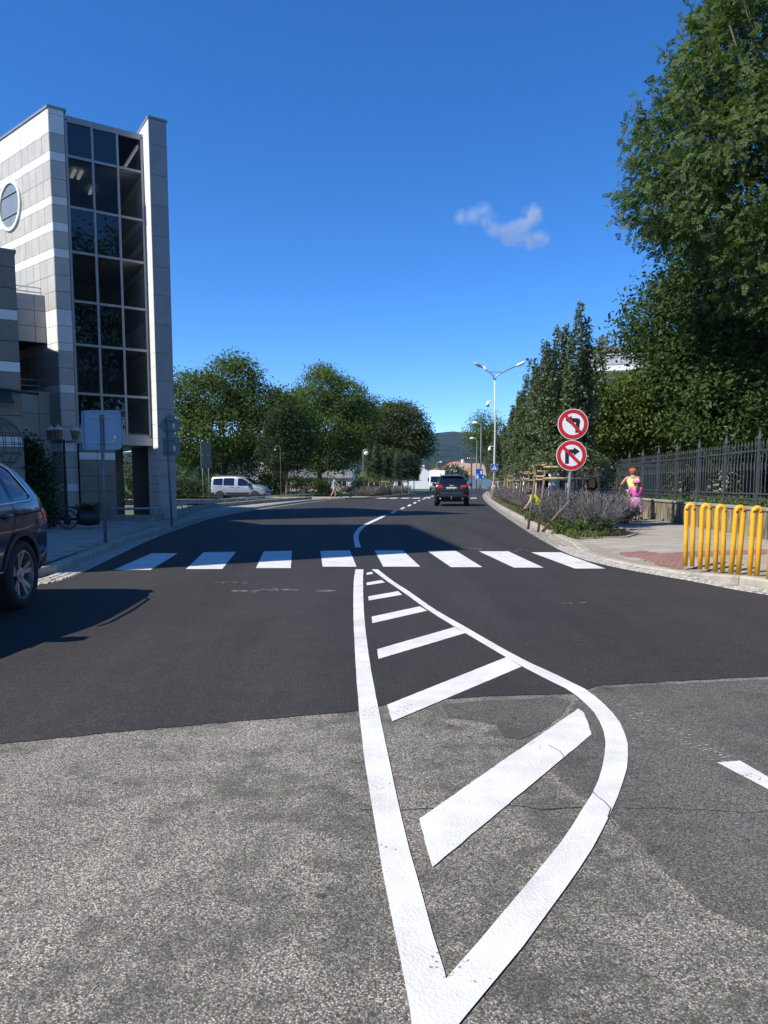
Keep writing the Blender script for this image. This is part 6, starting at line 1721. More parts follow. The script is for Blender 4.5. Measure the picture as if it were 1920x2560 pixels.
# globe lamp and slim park lamps
def hook_lamp(name, loc, h, label, globe=True, side=1):
    rr_ = .04 if globe else .026; hm = MAT['steel'] if globe else MAT['steel_dark']
    t = empty(name, loc, 0, label, 'street lamp')
    hook = [(0, 0, -.05), (0, 0, h - .35)] + [(side*(.22 - .22*math.cos(a)), 0, h - .35 + .3*math.sin(a)) for a in np.linspace(.2, math.pi*.95, 9)]
    mb = MB(); mb.tube(hook, [rr_ * 1.2] + [rr_]*(len(hook)-1), 8); mb.build('post', hm, t, smooth=True)
    if globe:
        mb = MB(); prof = [(.002 + .2*math.sin(a), -.2*math.cos(a)) for a in np.linspace(.03, math.pi - .03, 12)]; mb.lathe(prof, 20, (side*.27, 0, h - .42)); mb.build('globe', MAT['globe_white'], t, smooth=True)
    else:
        mb = MB(); mb.lathe([(.03, .1), (.11, .02), (.12, -.02), (.04, -.06)], 12, (side*.42, 0, h - .4)); mb.build('lamp_head', MAT['steel'], t, smooth=True)
hook_lamp('globe_lamp', (at(908, 1208, 66).x, 66, .12), at(912, 1122, 66).z - .12, 'park lamp with white glass globe before the hornbeams')
hook_lamp('park_lamp', (at(702, 1208, 60.6).x, 60.6, .12), at(702, 1113, 60.6).z - .12, 'slim grey lamp post left of the round-headed tree', False, -1)
hook_lamp('park_lamp', (at(819, 1208, 64).x, 64, .12), at(819, 1144, 64).z - .12, 'slim curved lamp post behind the person with the pram', False, -1)

# double-armed street lamp on the right with crossing sign and cameras
LY = 58.0
lx = at(1235, 1208, LY).x
sl = empty('street_lamp', (lx, LY, .12), 0, 'tall double-armed street lamp with camera, concrete foot and crossing sign', 'street lamp')
def LZ(u, v): q = at(u, v, LY); return (q.x - lx, 0, q.z - .12)
jz = LZ(1236.5, 951)
mb = MB(); mb.tube([(0, 0, .8), (0, 0, 2.6), (.03, 0, 6), jz], [.085, .075, .058, .05], 12); mb.build('pole', M('pale_pole_paint', (0.55, 0.54, 0.51), .5, var=.2, vscale=5), sl, smooth=True)
hl, hr = LZ(1204, 918), LZ(1290, 915)
mb = MB(); mb.tube([jz, (jz[0] - .12, 0, jz[2] + .35), (jz[0] - .35, 0, jz[2] + .6), hl], .05, 8); mb.build('arm', MAT['steel'], sl, smooth=True)
mb = MB(); mb.tube([jz, (jz[0] + .12, 0, jz[2] + .3), (jz[0] + .4, 0, jz[2] + .52), hr], .05, 8); mb.build('arm', MAT['steel'], sl, smooth=True)
ca_, cb_ = LZ(1221, 930), LZ(1262, 930)
mb = MB(); mb.tube([ca_, cb_], .03, 6); mb.build('brace', MAT['steel_dark'], sl)
def lamp_head(c, dr, mat, s=1.0, nm='lamp_head'):
    """slanting oval luminaire"""
    dr = Vector(dr).normalized(); side = Vector((0, 1, 0)); upv = dr.cross(side) * -1
    mb = MB(); vs = []; n = 14; rows_ = 8
    for i in range(rows_):
        t = i / (rows_ - 1); w = math.sin(math.pi * (.08 + .9 * t)) ** .6 * s
        for k in range(n):
            a = 2*math.pi*k/n; hgt = .16 if math.sin(a) > 0 else .10
            vs.append(Vector(c) + dr * (t * .78 * s) + side * (math.cos(a) * .26 * w) + upv * (math.sin(a) * hgt * w))
    mb.add(vs, [(i*n+k, i*n+(k+1)%n, (i+1)*n+(k+1)%n, (i+1)*n+k) for i in range(rows_-1) for k in range(n)] + [tuple(range(n)), tuple((rows_-1)*n+k for k in range(n))])
    return mb.build(nm, mat, sl, smooth=True)
lamp_head(hl, (-.75, -.35, .32), MAT['lantern_cap'], 1.0); lamp_head(hr, (.8, -.3, .35), MAT['white'], 1.05)
lamp_head(LZ(1217, 928), (-.5, .1, .75), MAT['white'], .62, 'floodlight')
for (u, v, du) in ((1219.7, 1003, -1), (1224, 1116, -1)):
    q = LZ(u, v)
    mb = MB(); mb.tube([(.02, 0, q[2]), (q[0], -.05, q[2])], .028, 6); mb.build('camera_arm', MAT['white'], sl, smooth=True)
    mb = MB(); mb.lathe([(.03, -.02), (.10, -.1), (.13, -.24), (.12, -.34)], 14, (q[0], -.05, q[2])); cm = mb.build('camera_housing', MAT['white'], sl, smooth=True)
    mb = MB(); mb.lathe([(.12, -.34), (.10, -.42), (.04, -.46)], 14, (q[0], -.05, q[2])); mb.build('camera_dome', MAT['black'], cm, smooth=True)
mb = MB(); mb.lathe([(.27, -.05), (.22, .85), (.20, .92), (.16, 1.0), (.12, 1.02)], 16, (0, 0, 0)); mb.build('concrete_foot', MAT['concrete'], sl, smooth=True)
# crossing sign on the pole
cz = LZ(1234, 1169)[2]
cs = empty('crossing_sign'); cs.parent = sl; cs.location = (0, -.13, cz)
mb = MB(); mb.prism([(x, 0, z) for x, z in rrect(.56, .56, .04)], (0, .02, 0)); mb.build('sign_rim', MAT['sign_white'], cs)
mb = MB(); mb.prism([(x, -.003, z) for x, z in rrect(.53, .53, .035)], (0, .003, 0)); mb.build('sign_face', MAT['sign_blue'], cs)
mb = MB(); mb.prism([(-.21, -.006, -.17), (.21, -.006, -.17), (0, -.006, .2)], (0, .003, 0)); mb.build('triangle', MAT['sign_white'], cs)
mb = MB()
mb.prism([(.02*math.cos(a), -.009, .075 + .02*math.sin(a)) for a in np.linspace(0, 2*math.pi, 11)[:-1]], (0, .003, 0))
for q in ([(-.02,.05),(.025,.05),(.02,-.03),(-.02,-.03)], [(-.02,-.03),(.0,-.03),(-.045,-.13),(-.068,-.13)], [(.0,-.03),(.02,-.03),(.065,-.13),(.042,-.13)], [(-.02,.05),(-.02,.02),(-.062,-.03),(-.075,-.02)], [(.025,.05),(.022,.02),(.058,-.03),(.072,-.02)]):
    mb.prism([(x, -.009, z) for x, z in q], (0, .003, 0))
for k in range(5): mb.prism([(-.15 + k*.065, -.009, -.165), (-.115 + k*.065, -.009, -.165), (-.12 + k*.065, -.009, -.14), (-.145 + k*.065, -.009, -.14)], (0, .003, 0))
mb.build('walking_figure', MAT['sign_black'], cs)

# far street lamps, pole, info board
def cane_lamp(loc, h, label, reach=-1.0):
    t = empty('street_lamp', loc, 0, label, 'street lamp')
    s = 1 if reach > 0 else -1
    mb = MB(); mb.tube([(0,0,0), (0,0,h*.6), (0,0,h-.5), (s*.1,0,h-.12), (s*.45,0,h), (reach,0,h+.02)], [.09,.07,.06,.05,.045,.04], 8); mb.build('pole', MAT['steel'], t, smooth=True)
    mb = MB(); mb.lathe([(.02,-.35),(.14,-.25),(.17,.05),(.12,.3),(.02,.38)], 10, (reach, 0, h - .02), 'X'); mb.build('lamp_head', MAT['white'], t, smooth=True)
cane_lamp((at(1191, 1208, 108).x, 108, .1), at(1185, 1097, 108).z, 'single-armed street lamp against the hill', -.75)
cane_lamp((at(1201, 1208, 82).x, 82, .1), at(1195, 1059, 82).z, 'single-armed street lamp rising above the far tree', -.7)
cane_lamp((at(1092, 1208, 170).x, 170, .1), at(1090, 1156, 170).z, 'small far street lamp above the white lorry', .9)
up_ = empty('utility_pole', (at(1178, 1208, 128).x, 128, .1), 0, 'rust-brown utility pole with crossarm at the road bend', 'utility pole')
MAT['rust'] = M('rusty_iron', (0.16, 0.055, 0.035), 0.8, var=0.3, vscale=6)
zt = at(1178, 1142, 128).z
mb = MB(); mb.tube([(0,0,0),(0,0,zt)], [.2,.12], 8); mb.build('pole', MAT['rust'], up_)
mb = MB(); mb.tube([(-.8,0,zt-.5),(.8,0,zt-.5)], .07, 6); mb.tube([(-.5,0,zt-1.2),(.5,0,zt-1.2)], .07, 6); mb.build('crossarm', MAT['rust'], up_)
mb = MB()
for x in (-.7, -.35, .35, .7): mb.lathe([(.06,0),(.08,.1),(.03,.22)], 8, (x, 0, zt-.43))
mb.build('insulators', MAT['white'], up_)
ib = empty('info_board', (at(1200, 1208, 79).x, 79, .12), 0, 'blue information board with white pictograms by the right-hand bed', 'road sign')
z0_, z1_ = at(1197, 1197, 79).z - .12, at(1197, 1171, 79).z - .12
mb = MB(); mb.tube([(.05, .06, -.05), (.05, .06, z1_)], .05, 8); mb.build('post', MAT['steel'], ib, smooth=True)
mb = MB(); mb.prism([(x - .1, 0, z + (z0_+z1_)/2) for x, z in rrect(.82, z1_ - z0_, .05)], (0, .03, 0)); mb.build('sign_rim', MAT['sign_white'], ib)
mb = MB(); mb.prism([(x - .1, -.004, z + (z0_+z1_)/2) for x, z in rrect(.76, z1_ - z0_ - .06, .04)], (0, .004, 0)); mb.build('sign_face', MAT['sign_blue'], ib)
mb = MB(); hh = (z1_ - z0_)
for q in ([(-.42,.08),(-.18,.08),(-.18,.30),(-.42,.30)], [(-.38,.36),(-.30,.36),(-.30,.46),(-.38,.46)], [(-.26,.36),(-.19,.36),(-.19,.44),(-.26,.44)], [(.02,.45),(.18,.45),(.18,.78),(.02,.78)]):
    mb.prism([(x, -.007, z0_ + hh*z) for x, z in q], (0, .003, 0))
mb.build('pictogram', MAT['sign_white'], ib)
mb = MB(); mb.prism([(x + .32, -.02, z0_ + .22 + z) for x, z in rrect(.42, .42, .04)], (0, .02, 0)); mb.build('small_board', MAT['sign_blue'], ib)
mb = MB(); mb.prism([(.22, -.024, z0_ + .12), (.42, -.024, z0_ + .12), (.32, -.024, z0_ + .33)], (0, .003, 0)); mb.build('pictogram', MAT['sign_white'], ib)

# no-turn signs on one post
NY = 16.9
nt_ = empty('no_turn_sign', (at(1424, 1208, NY).x, NY, .13), R(-2), 'round no-left-turn sign above no-right-turn sign on one post', 'road sign')
def disc(rad, y, n=40, cx=0, cz=0): return [(cx + rad*math.cos(2*math.pi*k/n), y, cz + rad*math.sin(2*math.pi*k/n)) for k in range(n)]
mb = MB(); mb.tube([(-.03, .05, -.1), (.05, .05, at(1433, 1040, NY).z - .13)], .034, 12); mb.build('post', MAT['steel'], nt_, smooth=True)
def arrow_turn(sgn):
    """bent arrow: stem rises, turns towards sgn"""
    w = .052
    stem = [(-sgn*.105 - w/1.2, -.19), (-sgn*.105 + w/1.2, -.19), (-sgn*.105 + w/1.2, .03), (-sgn*.105 - w/1.2, .03)]
    if sgn < 0:
        bend = [(.105 - w, .03), (.105 + w, .03), (.105 + w, .09), (.105 + w*.6, .125), (.105, .14), (-.06, .14), (-.06, .045), (.105 - w, .045)]
    else:
        bend = [(-.105 - w*.83, .03), (-.105 + w*.83, .03), (-.105 + w*.83, .045), (.05, .045), (.05, .14), (-.06, .14), (-.09, .13), (-.105 - w*.83, .10)]
    head = [(sgn*.05, .19), (sgn*.05, -.005), (sgn*.19, .092)]
    return [stem, bend, head]
for (u, v, sgn, nm) in ((1432.6, 1060.6, -1, 'no_left_turn_disc'), (1428.7, 1138.6, 1, 'no_right_turn_disc')):
    q = at(u, v, NY); e = empty(nm); e.parent = nt_; e.location = (q.x - nt_.location.x, 0, q.z - .13); e.rotation_euler = (0, R(3 if sgn < 0 else -1), 0)
    mb = MB(); mb.prism(disc(.352, 0), (0, .018, 0)); mb.build('disc_edge', MAT['sign_white'], e)
    mb = MB(); mb.prism(disc(.338, -.003), (0, .003, 0)); mb.build('red_ring', MAT['sign_red'], e)
    mb = MB(); mb.prism(disc(.248, -.006), (0, .003, 0)); mb.build('white_field', MAT['sign_white'], e)
    mb = MB()
    for k, pl in enumerate(arrow_turn(sgn)): mb.prism([(x, -.009 - .0004*k, z) for x, z in pl], (0, .003, 0))
    mb.build('turn_arrow', MAT['sign_black'], e)
    mb = MB(); a = Vector((-.185, 0, .185)); b = Vector((.185, 0, -.185)); nn_ = Vector((.026, 0, .026)); mb.prism([a - nn_ - Vector((0,.013,0)), b - nn_ - Vector((0,.013,0)), b + nn_ - Vector((0,.013,0)), a + nn_ - Vector((0,.013,0))], (0, .003, 0)); mb.build('red_slash', MAT['sign_red'], e)
    for dz in (.15, -.15):
        mb = MB(); mb.box(-.12, .12, .018, .04, dz - .015, dz + .015); mb.build('clamp_bar', MAT['steel'], e)

# yellow hoop bollards
bpx = [(1488,1219),(1520,1225),(1553,1231),(1587,1237),(1627,1244),(1669,1252)]
boll_lab = ['first yellow hoop bollard, leftmost, with worn paint on its bend', 'second yellow hoop bollard from the left, with a dark worn band', 'third yellow hoop bollard from the left', 'fourth yellow hoop bollard from the left', 'fifth yellow hoop bollard from the left, with a dark chip', 'sixth yellow hoop bollard, rightmost, cut by the picture edge']
hoop_me = None
for i, (u, v) in enumerate(bpx):
    p = G(u * dd, v * dd, .12); rz = R(-8 + i * 2)
    b = empty('hoop_bollard', (p.x, p.y, .12), rz, boll_lab[i], 'bollard', 'yellow hoop bollards along the kerb')
    if hoop_me is None:
        mb = MB(); s = .047; hgt = .80
        path = [(-s, 0, -.03), (-s, 0, hgt * .5), (-s, 0, hgt)] + [(-s*math.cos(a), 0, hgt + s*1.15*math.sin(a)) for a in np.linspace(.25, math.pi - .25, 9)] + [(s, 0, hgt), (s, 0, hgt * .5), (s, 0, -.03)]
        mb.tube(path, 0.032, 16); hoop_me = mb.mesh('hoop', True); hoop_me.materials.append(MAT['yellow'])
    link_mesh('hoop', hoop_me, None, b); b.rotation_euler = (R(random.uniform(-2, 2)), R(random.uniform(-2, 2)), rz)
    rr = random.Random(i)
    for k in range({0: 2, 1: 1, 2: 1, 3: 2, 4: 2, 5: 1}[i]):
        sx = (1 if (k % 2 == 0) else -1) * s; z = hgt - rr.uniform(.0, .03) if k < 2 else rr.choice((rr.uniform(.0, .03), rr.uniform(.2, .7))); a0 = rr.uniform(-2.6, -1.6); a1 = a0 + rr.uniform(.9, 2.0) if i != 1 else a0 + 2.8
        mb = MB(); th = np.linspace(a0, a1, 8); lo_ = [(sx + .0327*math.cos(t), .0327*math.sin(t), z + rr.uniform(-.004, .004)) for t in th]; hi_ = [(sx + .0327*math.cos(t), .0327*math.sin(t), z + rr.uniform(.012, .035)) for t in th]
        mb.strip(lo_, hi_); mb.build('worn_paint', MAT['scuff'], b, smooth=True)

# boundary wall and iron fence of the park
def wall_mat():
    m, nt, b = nodes_of('stained_concrete_wall'); L = nt.links.new
    pos = nt.nodes.new('ShaderNodeNewGeometry').outputs['Position']
    mp = N(nt, 'ShaderNodeMapping'); mp.inputs['Scale'].default_value = (5, 5, .9); L(pos, mp.inputs['Vector'])
    n1 = N(nt, 'ShaderNodeTexNoise', Scale=1.6, Detail=8.0, Roughness=0.7); L(mp.outputs['Vector'], n1.inputs['Vector'])
    n2 = N(nt, 'ShaderNodeTexNoise', Scale=2.2, Detail=6.0); L(pos, n2.inputs['Vector'])
    r1 = ramp(nt, [(0.38, (0.055, 0.048, 0.038)), (0.52, (0.26, 0.23, 0.16)), (0.68, (0.46, 0.41, 0.28))]); L(n1.outputs['Fac'], r1.inputs['Fac'])
    r2 = ramp(nt, [(0.35, (0.6, 0.58, 0.5)), (0.65, (1, 1, 1))]); L(n2.outputs['Fac'], r2.inputs['Fac'])
    mx = N(nt, 'ShaderNodeMix', data_type='RGBA', blend_type='MULTIPLY'); mx.inputs['Factor'].default_value = 1.0
    L(r1.outputs['Color'], mx.inputs['A']); L(r2.outputs['Color'], mx.inputs['B']); L(mx.outputs['Result'], b.inputs['Base Color'])
    b.inputs['Roughness'].default_value = .9
    bp = N(nt, 'ShaderNodeBump', Strength=.4, Distance=.01); n3 = N(nt, 'ShaderNodeTexNoise', Scale=45.0, Detail=4.0); L(pos, n3.inputs['Vector']); L(n3.outputs['Fac'], bp.inputs['Height']); L(bp.outputs['Normal'], b.inputs['Normal'])
    return m
MAT['wall'] = wall_mat()
fdir = Vector((.093, 1, 0)).normalized(); fnr = Vector((fdir.y, -fdir.x, 0))
F0 = Vector((wall_x(8.0), 8.0, 0)); FL = 54.0
bw = empty('boundary_wall', (0, 0, 0), 0, 'low stained concrete wall along the park under the iron fence', 'wall')
seg = 3.86; k = 0; s = 0
while s < FL:
    e_ = min(s + seg, FL); a = F0 + fdir * (s + .008)
    mb = MB(); mb.obox(a + UP * .02, fdir * (e_ - s - .016), fnr * .32, UP * .68); mb.build('wall_segment', MAT['wall'], bw)
    mb = MB(); mb.obox(a - fnr * .03 + UP * .70, fdir * (e_ - s - .016), fnr * .38, UP * .06); mb.build('coping', MAT['concrete'], bw, bevel=.01)
    s = e_
fe = empty('iron_fence', (0, 0, 0), 0, 'charcoal iron fence with spear tips on top of the park wall', 'fence')
FB = F0 + fnr * .16; PS = 1.93; NB = 9
bar_me = MB(); z0_, zr_, zs_ = .80, 1.975, 2.12
bar_me.tube([(0, 0, z0_), (0, 0, zs_ - .02)], .0095, 6); bar_me.lathe([(.011, 0), (.022, .025), (.016, .06), (.001, .13)], 6, (0, 0, zs_ - .02)); bar_me.lathe([(.018, 0), (.018, .03)], 6, (0, 0, 1.86))
bar_me.tube([(0, 0, 1.80), (fdir.x*.05, fdir.y*.05, 1.72), (fdir.x*.05, fdir.y*.05, 1.62), (0, 0, 1.54)], .008, 5)
bm1 = bar_me.mesh('fence_bar'); bm1.materials.append(MAT['fence_iron'])
pm = MB(); pm.box(-.028, .028, -.028, .028, .74, 2.2); pm.lathe([(.03, 0), (.05, .05), (.035, .12), (.012, .24), (.001, .3)], 8, (0, 0, 2.2)); pm.box(-.045, .045, -.045, .045, .74, .80)
pm1 = pm.mesh('fence_post'); pm1.materials.append(MAT['fence_iron'])
nb_ = 0; s = .2; j = 0; farb = MB()
while s < FL - .3:
    p = FB + fdir * s
    if j % (NB + 1) == 0:
        o = bpy.data.objects.new('fence_post', pm1); o.parent = fe; o.location = p; col.objects.link(o)
    else:
        o = bpy.data.objects.new('fence_bar', bm1); o.parent = fe; o.location = p; col.objects.link(o); nb_ += 1
    s += PS / (NB + 1); j += 1
for z in (zr_, 1.03, .91):
    mb = MB(); mb.obox(FB - fnr * .02 + UP * z, fdir * FL, fnr * .04, UP * .035); mb.build('fence_rail', MAT['fence_iron'], fe)
for k, y in enumerate((44.2, 50.2)):
    gp_ = empty('gate_pillar', (wall_x(y) - .25, y, .12), 0, ['nearer white gate pillar glimpsed through the tree stakes', 'farther white gate pillar behind the tree stakes'][k], 'gate pillar')
    mb = MB(); mb.box(-.22, .22, -.22, .22, 0, 2.35); mb.build('shaft', MAT['white'], gp_, bevel=.01)
    mb = MB(); mb.box(-.28, .28, -.28, .28, 2.352, 2.45); mb.add([(-.26,-.26,2.45),(.26,-.26,2.45),(.26,.26,2.45),(-.26,.26,2.45),(0,0,2.7)], [(0,1,4),(1,2,4),(2,3,4),(3,0,4),(3,2,1,0)]); mb.build('cap', MAT['white'], gp_)
# ================================================================== people, bicycles, statues
def skin_mesh(name, pts, edges, rad, root, sub=2):
    keys = list(pts); idx = {k: i for i, k in enumerate(keys)}
    me = bpy.data.meshes.new(name); me.from_pydata([tuple(pts[k]) for k in keys], [(idx[a], idx[b]) for a, b in edges], []); me.update()
    o = bpy.data.objects.new('tmp_skin', me); col.objects.link(o)
    sk = o.modifiers.new('skin', 'SKIN'); sk.use_smooth_shade = True
    for k in keys:
        v = me.skin_vertices[0].data[idx[k]]; r_ = rad[k]; v.radius = r_ if isinstance(r_, tuple) else (r_, r_); v.use_root = (k == root)
    s = o.modifiers.new('sub', 'SUBSURF'); s.levels = sub; s.render_levels = sub
    out = eval_mesh(o); out.name = name
    return out

MAT['skin'] = M('skin', (0.46, 0.27, 0.19), 0.55, var=0.08, vscale=12)
def cloth(name, c): return M(name, c, 0.85, var=0.12, vscale=10, bump=0.3, bscale=35)
BASE_E = [('pel','spi'),('spi','che'),('che','nec'),('nec','hea'),('hea','top'),
          ('che','shl'),('shl','ell'),('ell','wrl'),('che','shr'),('shr','elr'),('elr','wrr'),
          ('pel','hil'),('hil','knl'),('knl','anl'),('anl','tol'),('pel','hir'),('hir','knr'),('knr','anr'),('anr','tor')]
BASE_R = dict(pel=.125, spi=.115, che=.13, nec=.052, hea=.088, top=.07, shl=.058, ell=.042, wrl=.028, shr=.058, elr=.042, wrr=.028, hil=.082, knl=.055, anl=.038, tol=.034, hir=.082, knr=.055, anr=.038, tor=.034)
def hand(mb, w, d, sgn, s=1.0, grip=0.5):
    """palm with four fingers of unequal length and a thumb, curled by grip"""
    w, d = Vector(w), Vector(d).normalized(); a = Vector((0, 0, 1)) if abs(d.z) < .8 else Vector((0, 1, 0))
    sd = d.cross(a).normalized() * sgn; nn_ = sd.cross(d)
    mb.tube([w, w + d*.04*s, w + d*.085*s], [.026*s, .036*s, .034*s], 8)
    for k, (off, ln) in enumerate(((-.027, .062), (-.009, .075), (.010, .07), (.027, .052))):
        b = w + d*.08*s + sd*off*s; m_ = b + d*ln*.5*s - nn_*grip*.012*s; t = m_ + d*ln*.5*(1 - grip*.6)*s - nn_*grip*.04*s
        mb.tube([b, m_, t], [.0095*s, .0085*s, .0065*s], 6)
    b = w + d*.025*s + sd*.03*s; mb.tube([b, b + (d*.5 + sd*.8)*.035*s, b + (d*.9 + sd*.7)*.06*s - nn_*.01*s], [.012*s, .010*s, .008*s], 6)
def body(parent, J, s=1.0, wide=1.0, face=(0, 1, 0), name='body'):
    rad = {k: v * s * (wide if k in ('pel','spi','che','hil','hir') else 1) for k, v in BASE_R.items()}
    me = skin_mesh('person_body', J, BASE_E, rad, 'pel')
    mb = MB(); mb.v = [tuple(v.co) for v in me.vertices]; mb.f = [tuple(p.vertices) for p in me.polygons]; mb.m = [0] * len(mb.f)
    for a, b, sg_ in (('ell', 'wrl', 1), ('elr', 'wrr', -1)):
        w = Vector(J[b]); hand(mb, w, w - Vector(J[a]), sg_, s)
    f = Vector(face).normalized(); h = Vector(J['hea']).lerp(Vector(J['top']), .35); sd = f.cross(UP).normalized()
    mb.tube([h + f*.07*s, h + f*.115*s - UP*.01*s], [.018*s, .010*s], 6)               # nose
    for q in (-1, 1): mb.tube([h + sd*q*.078*s, h + sd*q*.098*s + UP*.01*s], [.024*s, .014*s], 6)   # ears
    mb.tube([h + f*.083*s - UP*.045*s - sd*.02*s, h + f*.088*s - UP*.045*s + sd*.02*s], .006*s, 5)    # mouth
    for q in (-1, 1): mb.lathe([(.004*s, -.004), (.011*s, 0), (.004*s, .004)], 8, tuple(h + f*.080*s + sd*q*.032*s + UP*.02*s))
    return mb.build(name, MAT['skin'], parent, smooth=True)
def garment(parent, name, J, chain, grow, mat, s=1.0, root='che', flare=None, sub=1):
    """clothing grown round a chain of joints: chain = [(a, b)], flare = radius overrides"""
    ks = []
    for a, b in chain:
        for k in (a, b):
            if k not in ks: ks.append(k)
    rad = {k: (BASE_R.get(k, .05) + grow) * s for k in ks}
    if flare: rad.update(flare)
    me = skin_mesh(name, {k: J[k] for k in ks}, chain, rad, root if root in ks else ks[0], sub)
    return link_mesh(name, me, mat, parent)
def mid(J, a, b, t): return tuple(Vector(J[a]).lerp(Vector(J[b]), t))
def cap_hat(parent, J, mat, brim_dir, s=1.0, brim=True):
    t = Vector(J['top']); h = Vector(J['hea']); c = h.lerp(t, .45)
    mb = MB(); mb.lathe([(.112*s, 0), (.112*s, .03*s), (.098*s, .075*s), (.06*s, .105*s), (.005, .115*s)], 16, tuple(c))
    if brim:
        b = Vector(brim_dir).normalized(); sd = b.cross(UP)
        mb.add([c + sd*.09*s + b*.06*s, c - sd*.09*s + b*.06*s, c - sd*.06*s + b*.19*s - UP*.015, c + sd*.06*s + b*.19*s - UP*.015, c + sd*.09*s + b*.06*s + UP*.008, c - sd*.09*s + b*.06*s + UP*.008, c - sd*.06*s + b*.19*s - UP*.008, c + sd*.06*s + b*.19*s - UP*.008], [(0,1,2,3),(4,7,6,5),(0,4,5,1),(2,6,7,3),(1,5,6,2),(0,3,7,4)])
    return mb.build('cap', mat, parent, smooth=True)
def shoes(parent, J, mat, s=1.0):
    for q in 'lr':
        mb = MB(); a = Vector(J['an' + q]); t = Vector(J['to' + q]); d = (t - a); d.z = 0; d.normalize()
        z = min(a.z, t.z) - .035*s
        mb.tube([Vector((a.x, a.y, z + .03*s)) - d*.06*s, Vector((a.x, a.y, z + .045*s)) + d*.02, Vector((t.x, t.y, z + .03*s)) + d*.02, Vector((t.x, t.y, z + .025*s)) + d*.06*s], [.035*s, .048*s, .042*s, .02*s], 8); mb.build('shoe', mat, parent, smooth=True)

def bicycle(name, loc, rz, label, s=1.0, mat=None):
    b = empty(name, loc, rz, label, 'bicycle')       # rides along local +y
    r_ = .31 * s; wb = 1.02 * s
    for y in (-wb/2, wb/2):
        w = empty('wheel'); w.parent = b; w.location = (0, y, r_)
        mb = MB(); mb.tube([(0, r_*.94*math.cos(t), r_*.94*math.sin(t)) for t in np.linspace(0, 2*math.pi, 29)], .022*s, 8, cap=False); mb.build('tyre', MAT['tyre'], w, smooth=True)
        mb = MB(); mb.tube([(0, r_*.86*math.cos(t), r_*.86*math.sin(t)) for t in np.linspace(0, 2*math.pi, 29)], .010*s, 6, cap=False)
        for k in range(10): a = 2*math.pi*k/10; mb.tube([(0,0,0), (0, r_*.86*math.cos(a), r_*.86*math.sin(a))], .0022, 4)
        mb.tube([(-.04,0,0),(.04,0,0)], .018, 8); mb.build('rim', MAT['steel'], w)
    fm = mat or MAT['black']
    sx = (0, -.18*s, .72*s); bb = (0, -.05*s, .27*s); hd = (0, .36*s, .70*s)
    mb = MB()
    for a, c in ((sx, bb), (bb, hd), (sx, (0, .37*s, .62*s)), (bb, (0, -wb/2, r_)), (sx, (0, -wb/2, r_)), (hd, (0, wb/2, r_))): mb.tube([a, c], .017*s, 8)
    mb.build('frame', fm, b, smooth=True)
    mb = MB(); mb.tube([(0, .35*s, .70*s), (0, .33*s, .90*s)], .014*s, 6); mb.tube([(-.28*s, .22*s, .93*s), (-.2*s, .3*s, .92*s), (0, .33*s, .9*s), (.2*s, .3*s, .92*s), (.28*s, .22*s, .93*s)], .013*s, 6); mb.build('handlebar', MAT['steel'], b, smooth=True)
    mb = MB(); mb.tube([(0, -.32*s, .80*s), (0, -.2*s, .80*s), (0, -.04*s, .79*s)], [.085*s, .075*s, .025*s], 10); mb.build('saddle', MAT['black'], b, smooth=True)
    mb = MB(); mb.tube([(-.09, -.05*s, .27*s), (.09, -.05*s, .27*s)], .012, 6); mb.box(-.17, -.08, -.09*s, 0, .17*s, .19*s); mb.box(.08, .17, -.10*s, -.01, .36*s, .38*s); mb.tube([(-.08, -.05*s, .27*s), (-.085, -.05*s, .18*s)], .01, 5); mb.tube([(.08, -.05*s, .27*s), (.085, -.05*s, .37*s)], .01, 5); mb.build('pedals', MAT['steel'], b)
    mb = MB(); mb.box(-.03*s, .03*s, -wb/2 - .06*s, -wb/2 - .04*s, .52*s, .56*s); mb.build('reflector', MAT['tail_red'], b)
    return b

# woman astride her bicycle
PZ = .125
wb_ = bicycle('bicycle', (7.85, 23.0, PZ), R(-4), 'dark bicycle straddled by the cyclist in yellow', 1.0)
w = empty('person', (7.88, 22.85, PZ), R(-4), 'cyclist in yellow top and orange cap standing astride a bicycle by the wall', 'person')
J = dict(pel=(0, 0, .88), spi=(0, .03, 1.04), che=(0, .07, 1.23), nec=(0, .10, 1.39), hea=(0, .12, 1.47), top=(0, .13, 1.58), shl=(-.19, .07, 1.33), ell=(-.33, .14, 1.12), wrl=(-.30, .36, 1.02), shr=(.19, .07, 1.33), elr=(.31, .16, 1.12), wrr=(.28, .40, 1.02), hil=(-.11, 0, .84), knl=(-.17, .06, .47), anl=(-.20, -.02, .09), tol=(-.21, .12, .05), hir=(.11, 0, .84), knr=(.22, .06, .47), anr=(.28, -.03, .09), tor=(.30, .11, .05))
body(w, J, 1.0, 1.08)
J['sl'] = mid(J, 'shl', 'ell', .35); J['sr'] = mid(J, 'shr', 'elr', .35); J['tl'] = mid(J, 'hil', 'knl', .75); J['tr'] = mid(J, 'hir', 'knr', .75)
garment(w, 'yellow_top', J, [('pel','spi'),('spi','che'),('che','shl'),('che','shr')], .028, cloth('pale_yellow_cotton', (0.75, 0.68, 0.26)), flare=dict(pel=.145, che=.165))
garment(w, 'cream_shorts', J, [('pel','hil'),('hil','tl'),('pel','hir'),('hir','tr')], .03, cloth('cream_cotton', (0.66, 0.55, 0.46)), root='pel', flare=dict(pel=.155, tl=.095, tr=.095))
mb = MB(); h = Vector(J['hea']); mb.lathe([(.03, -.08), (.088, -.05), (.098, .02), (.09, .07), (.02, .1)], 12, (h.x, h.y - .012, h.z + .02)); mb.build('hair', M('grey_hair', (0.20, 0.15, 0.10), .8, var=.2, vscale=30), w, smooth=True)
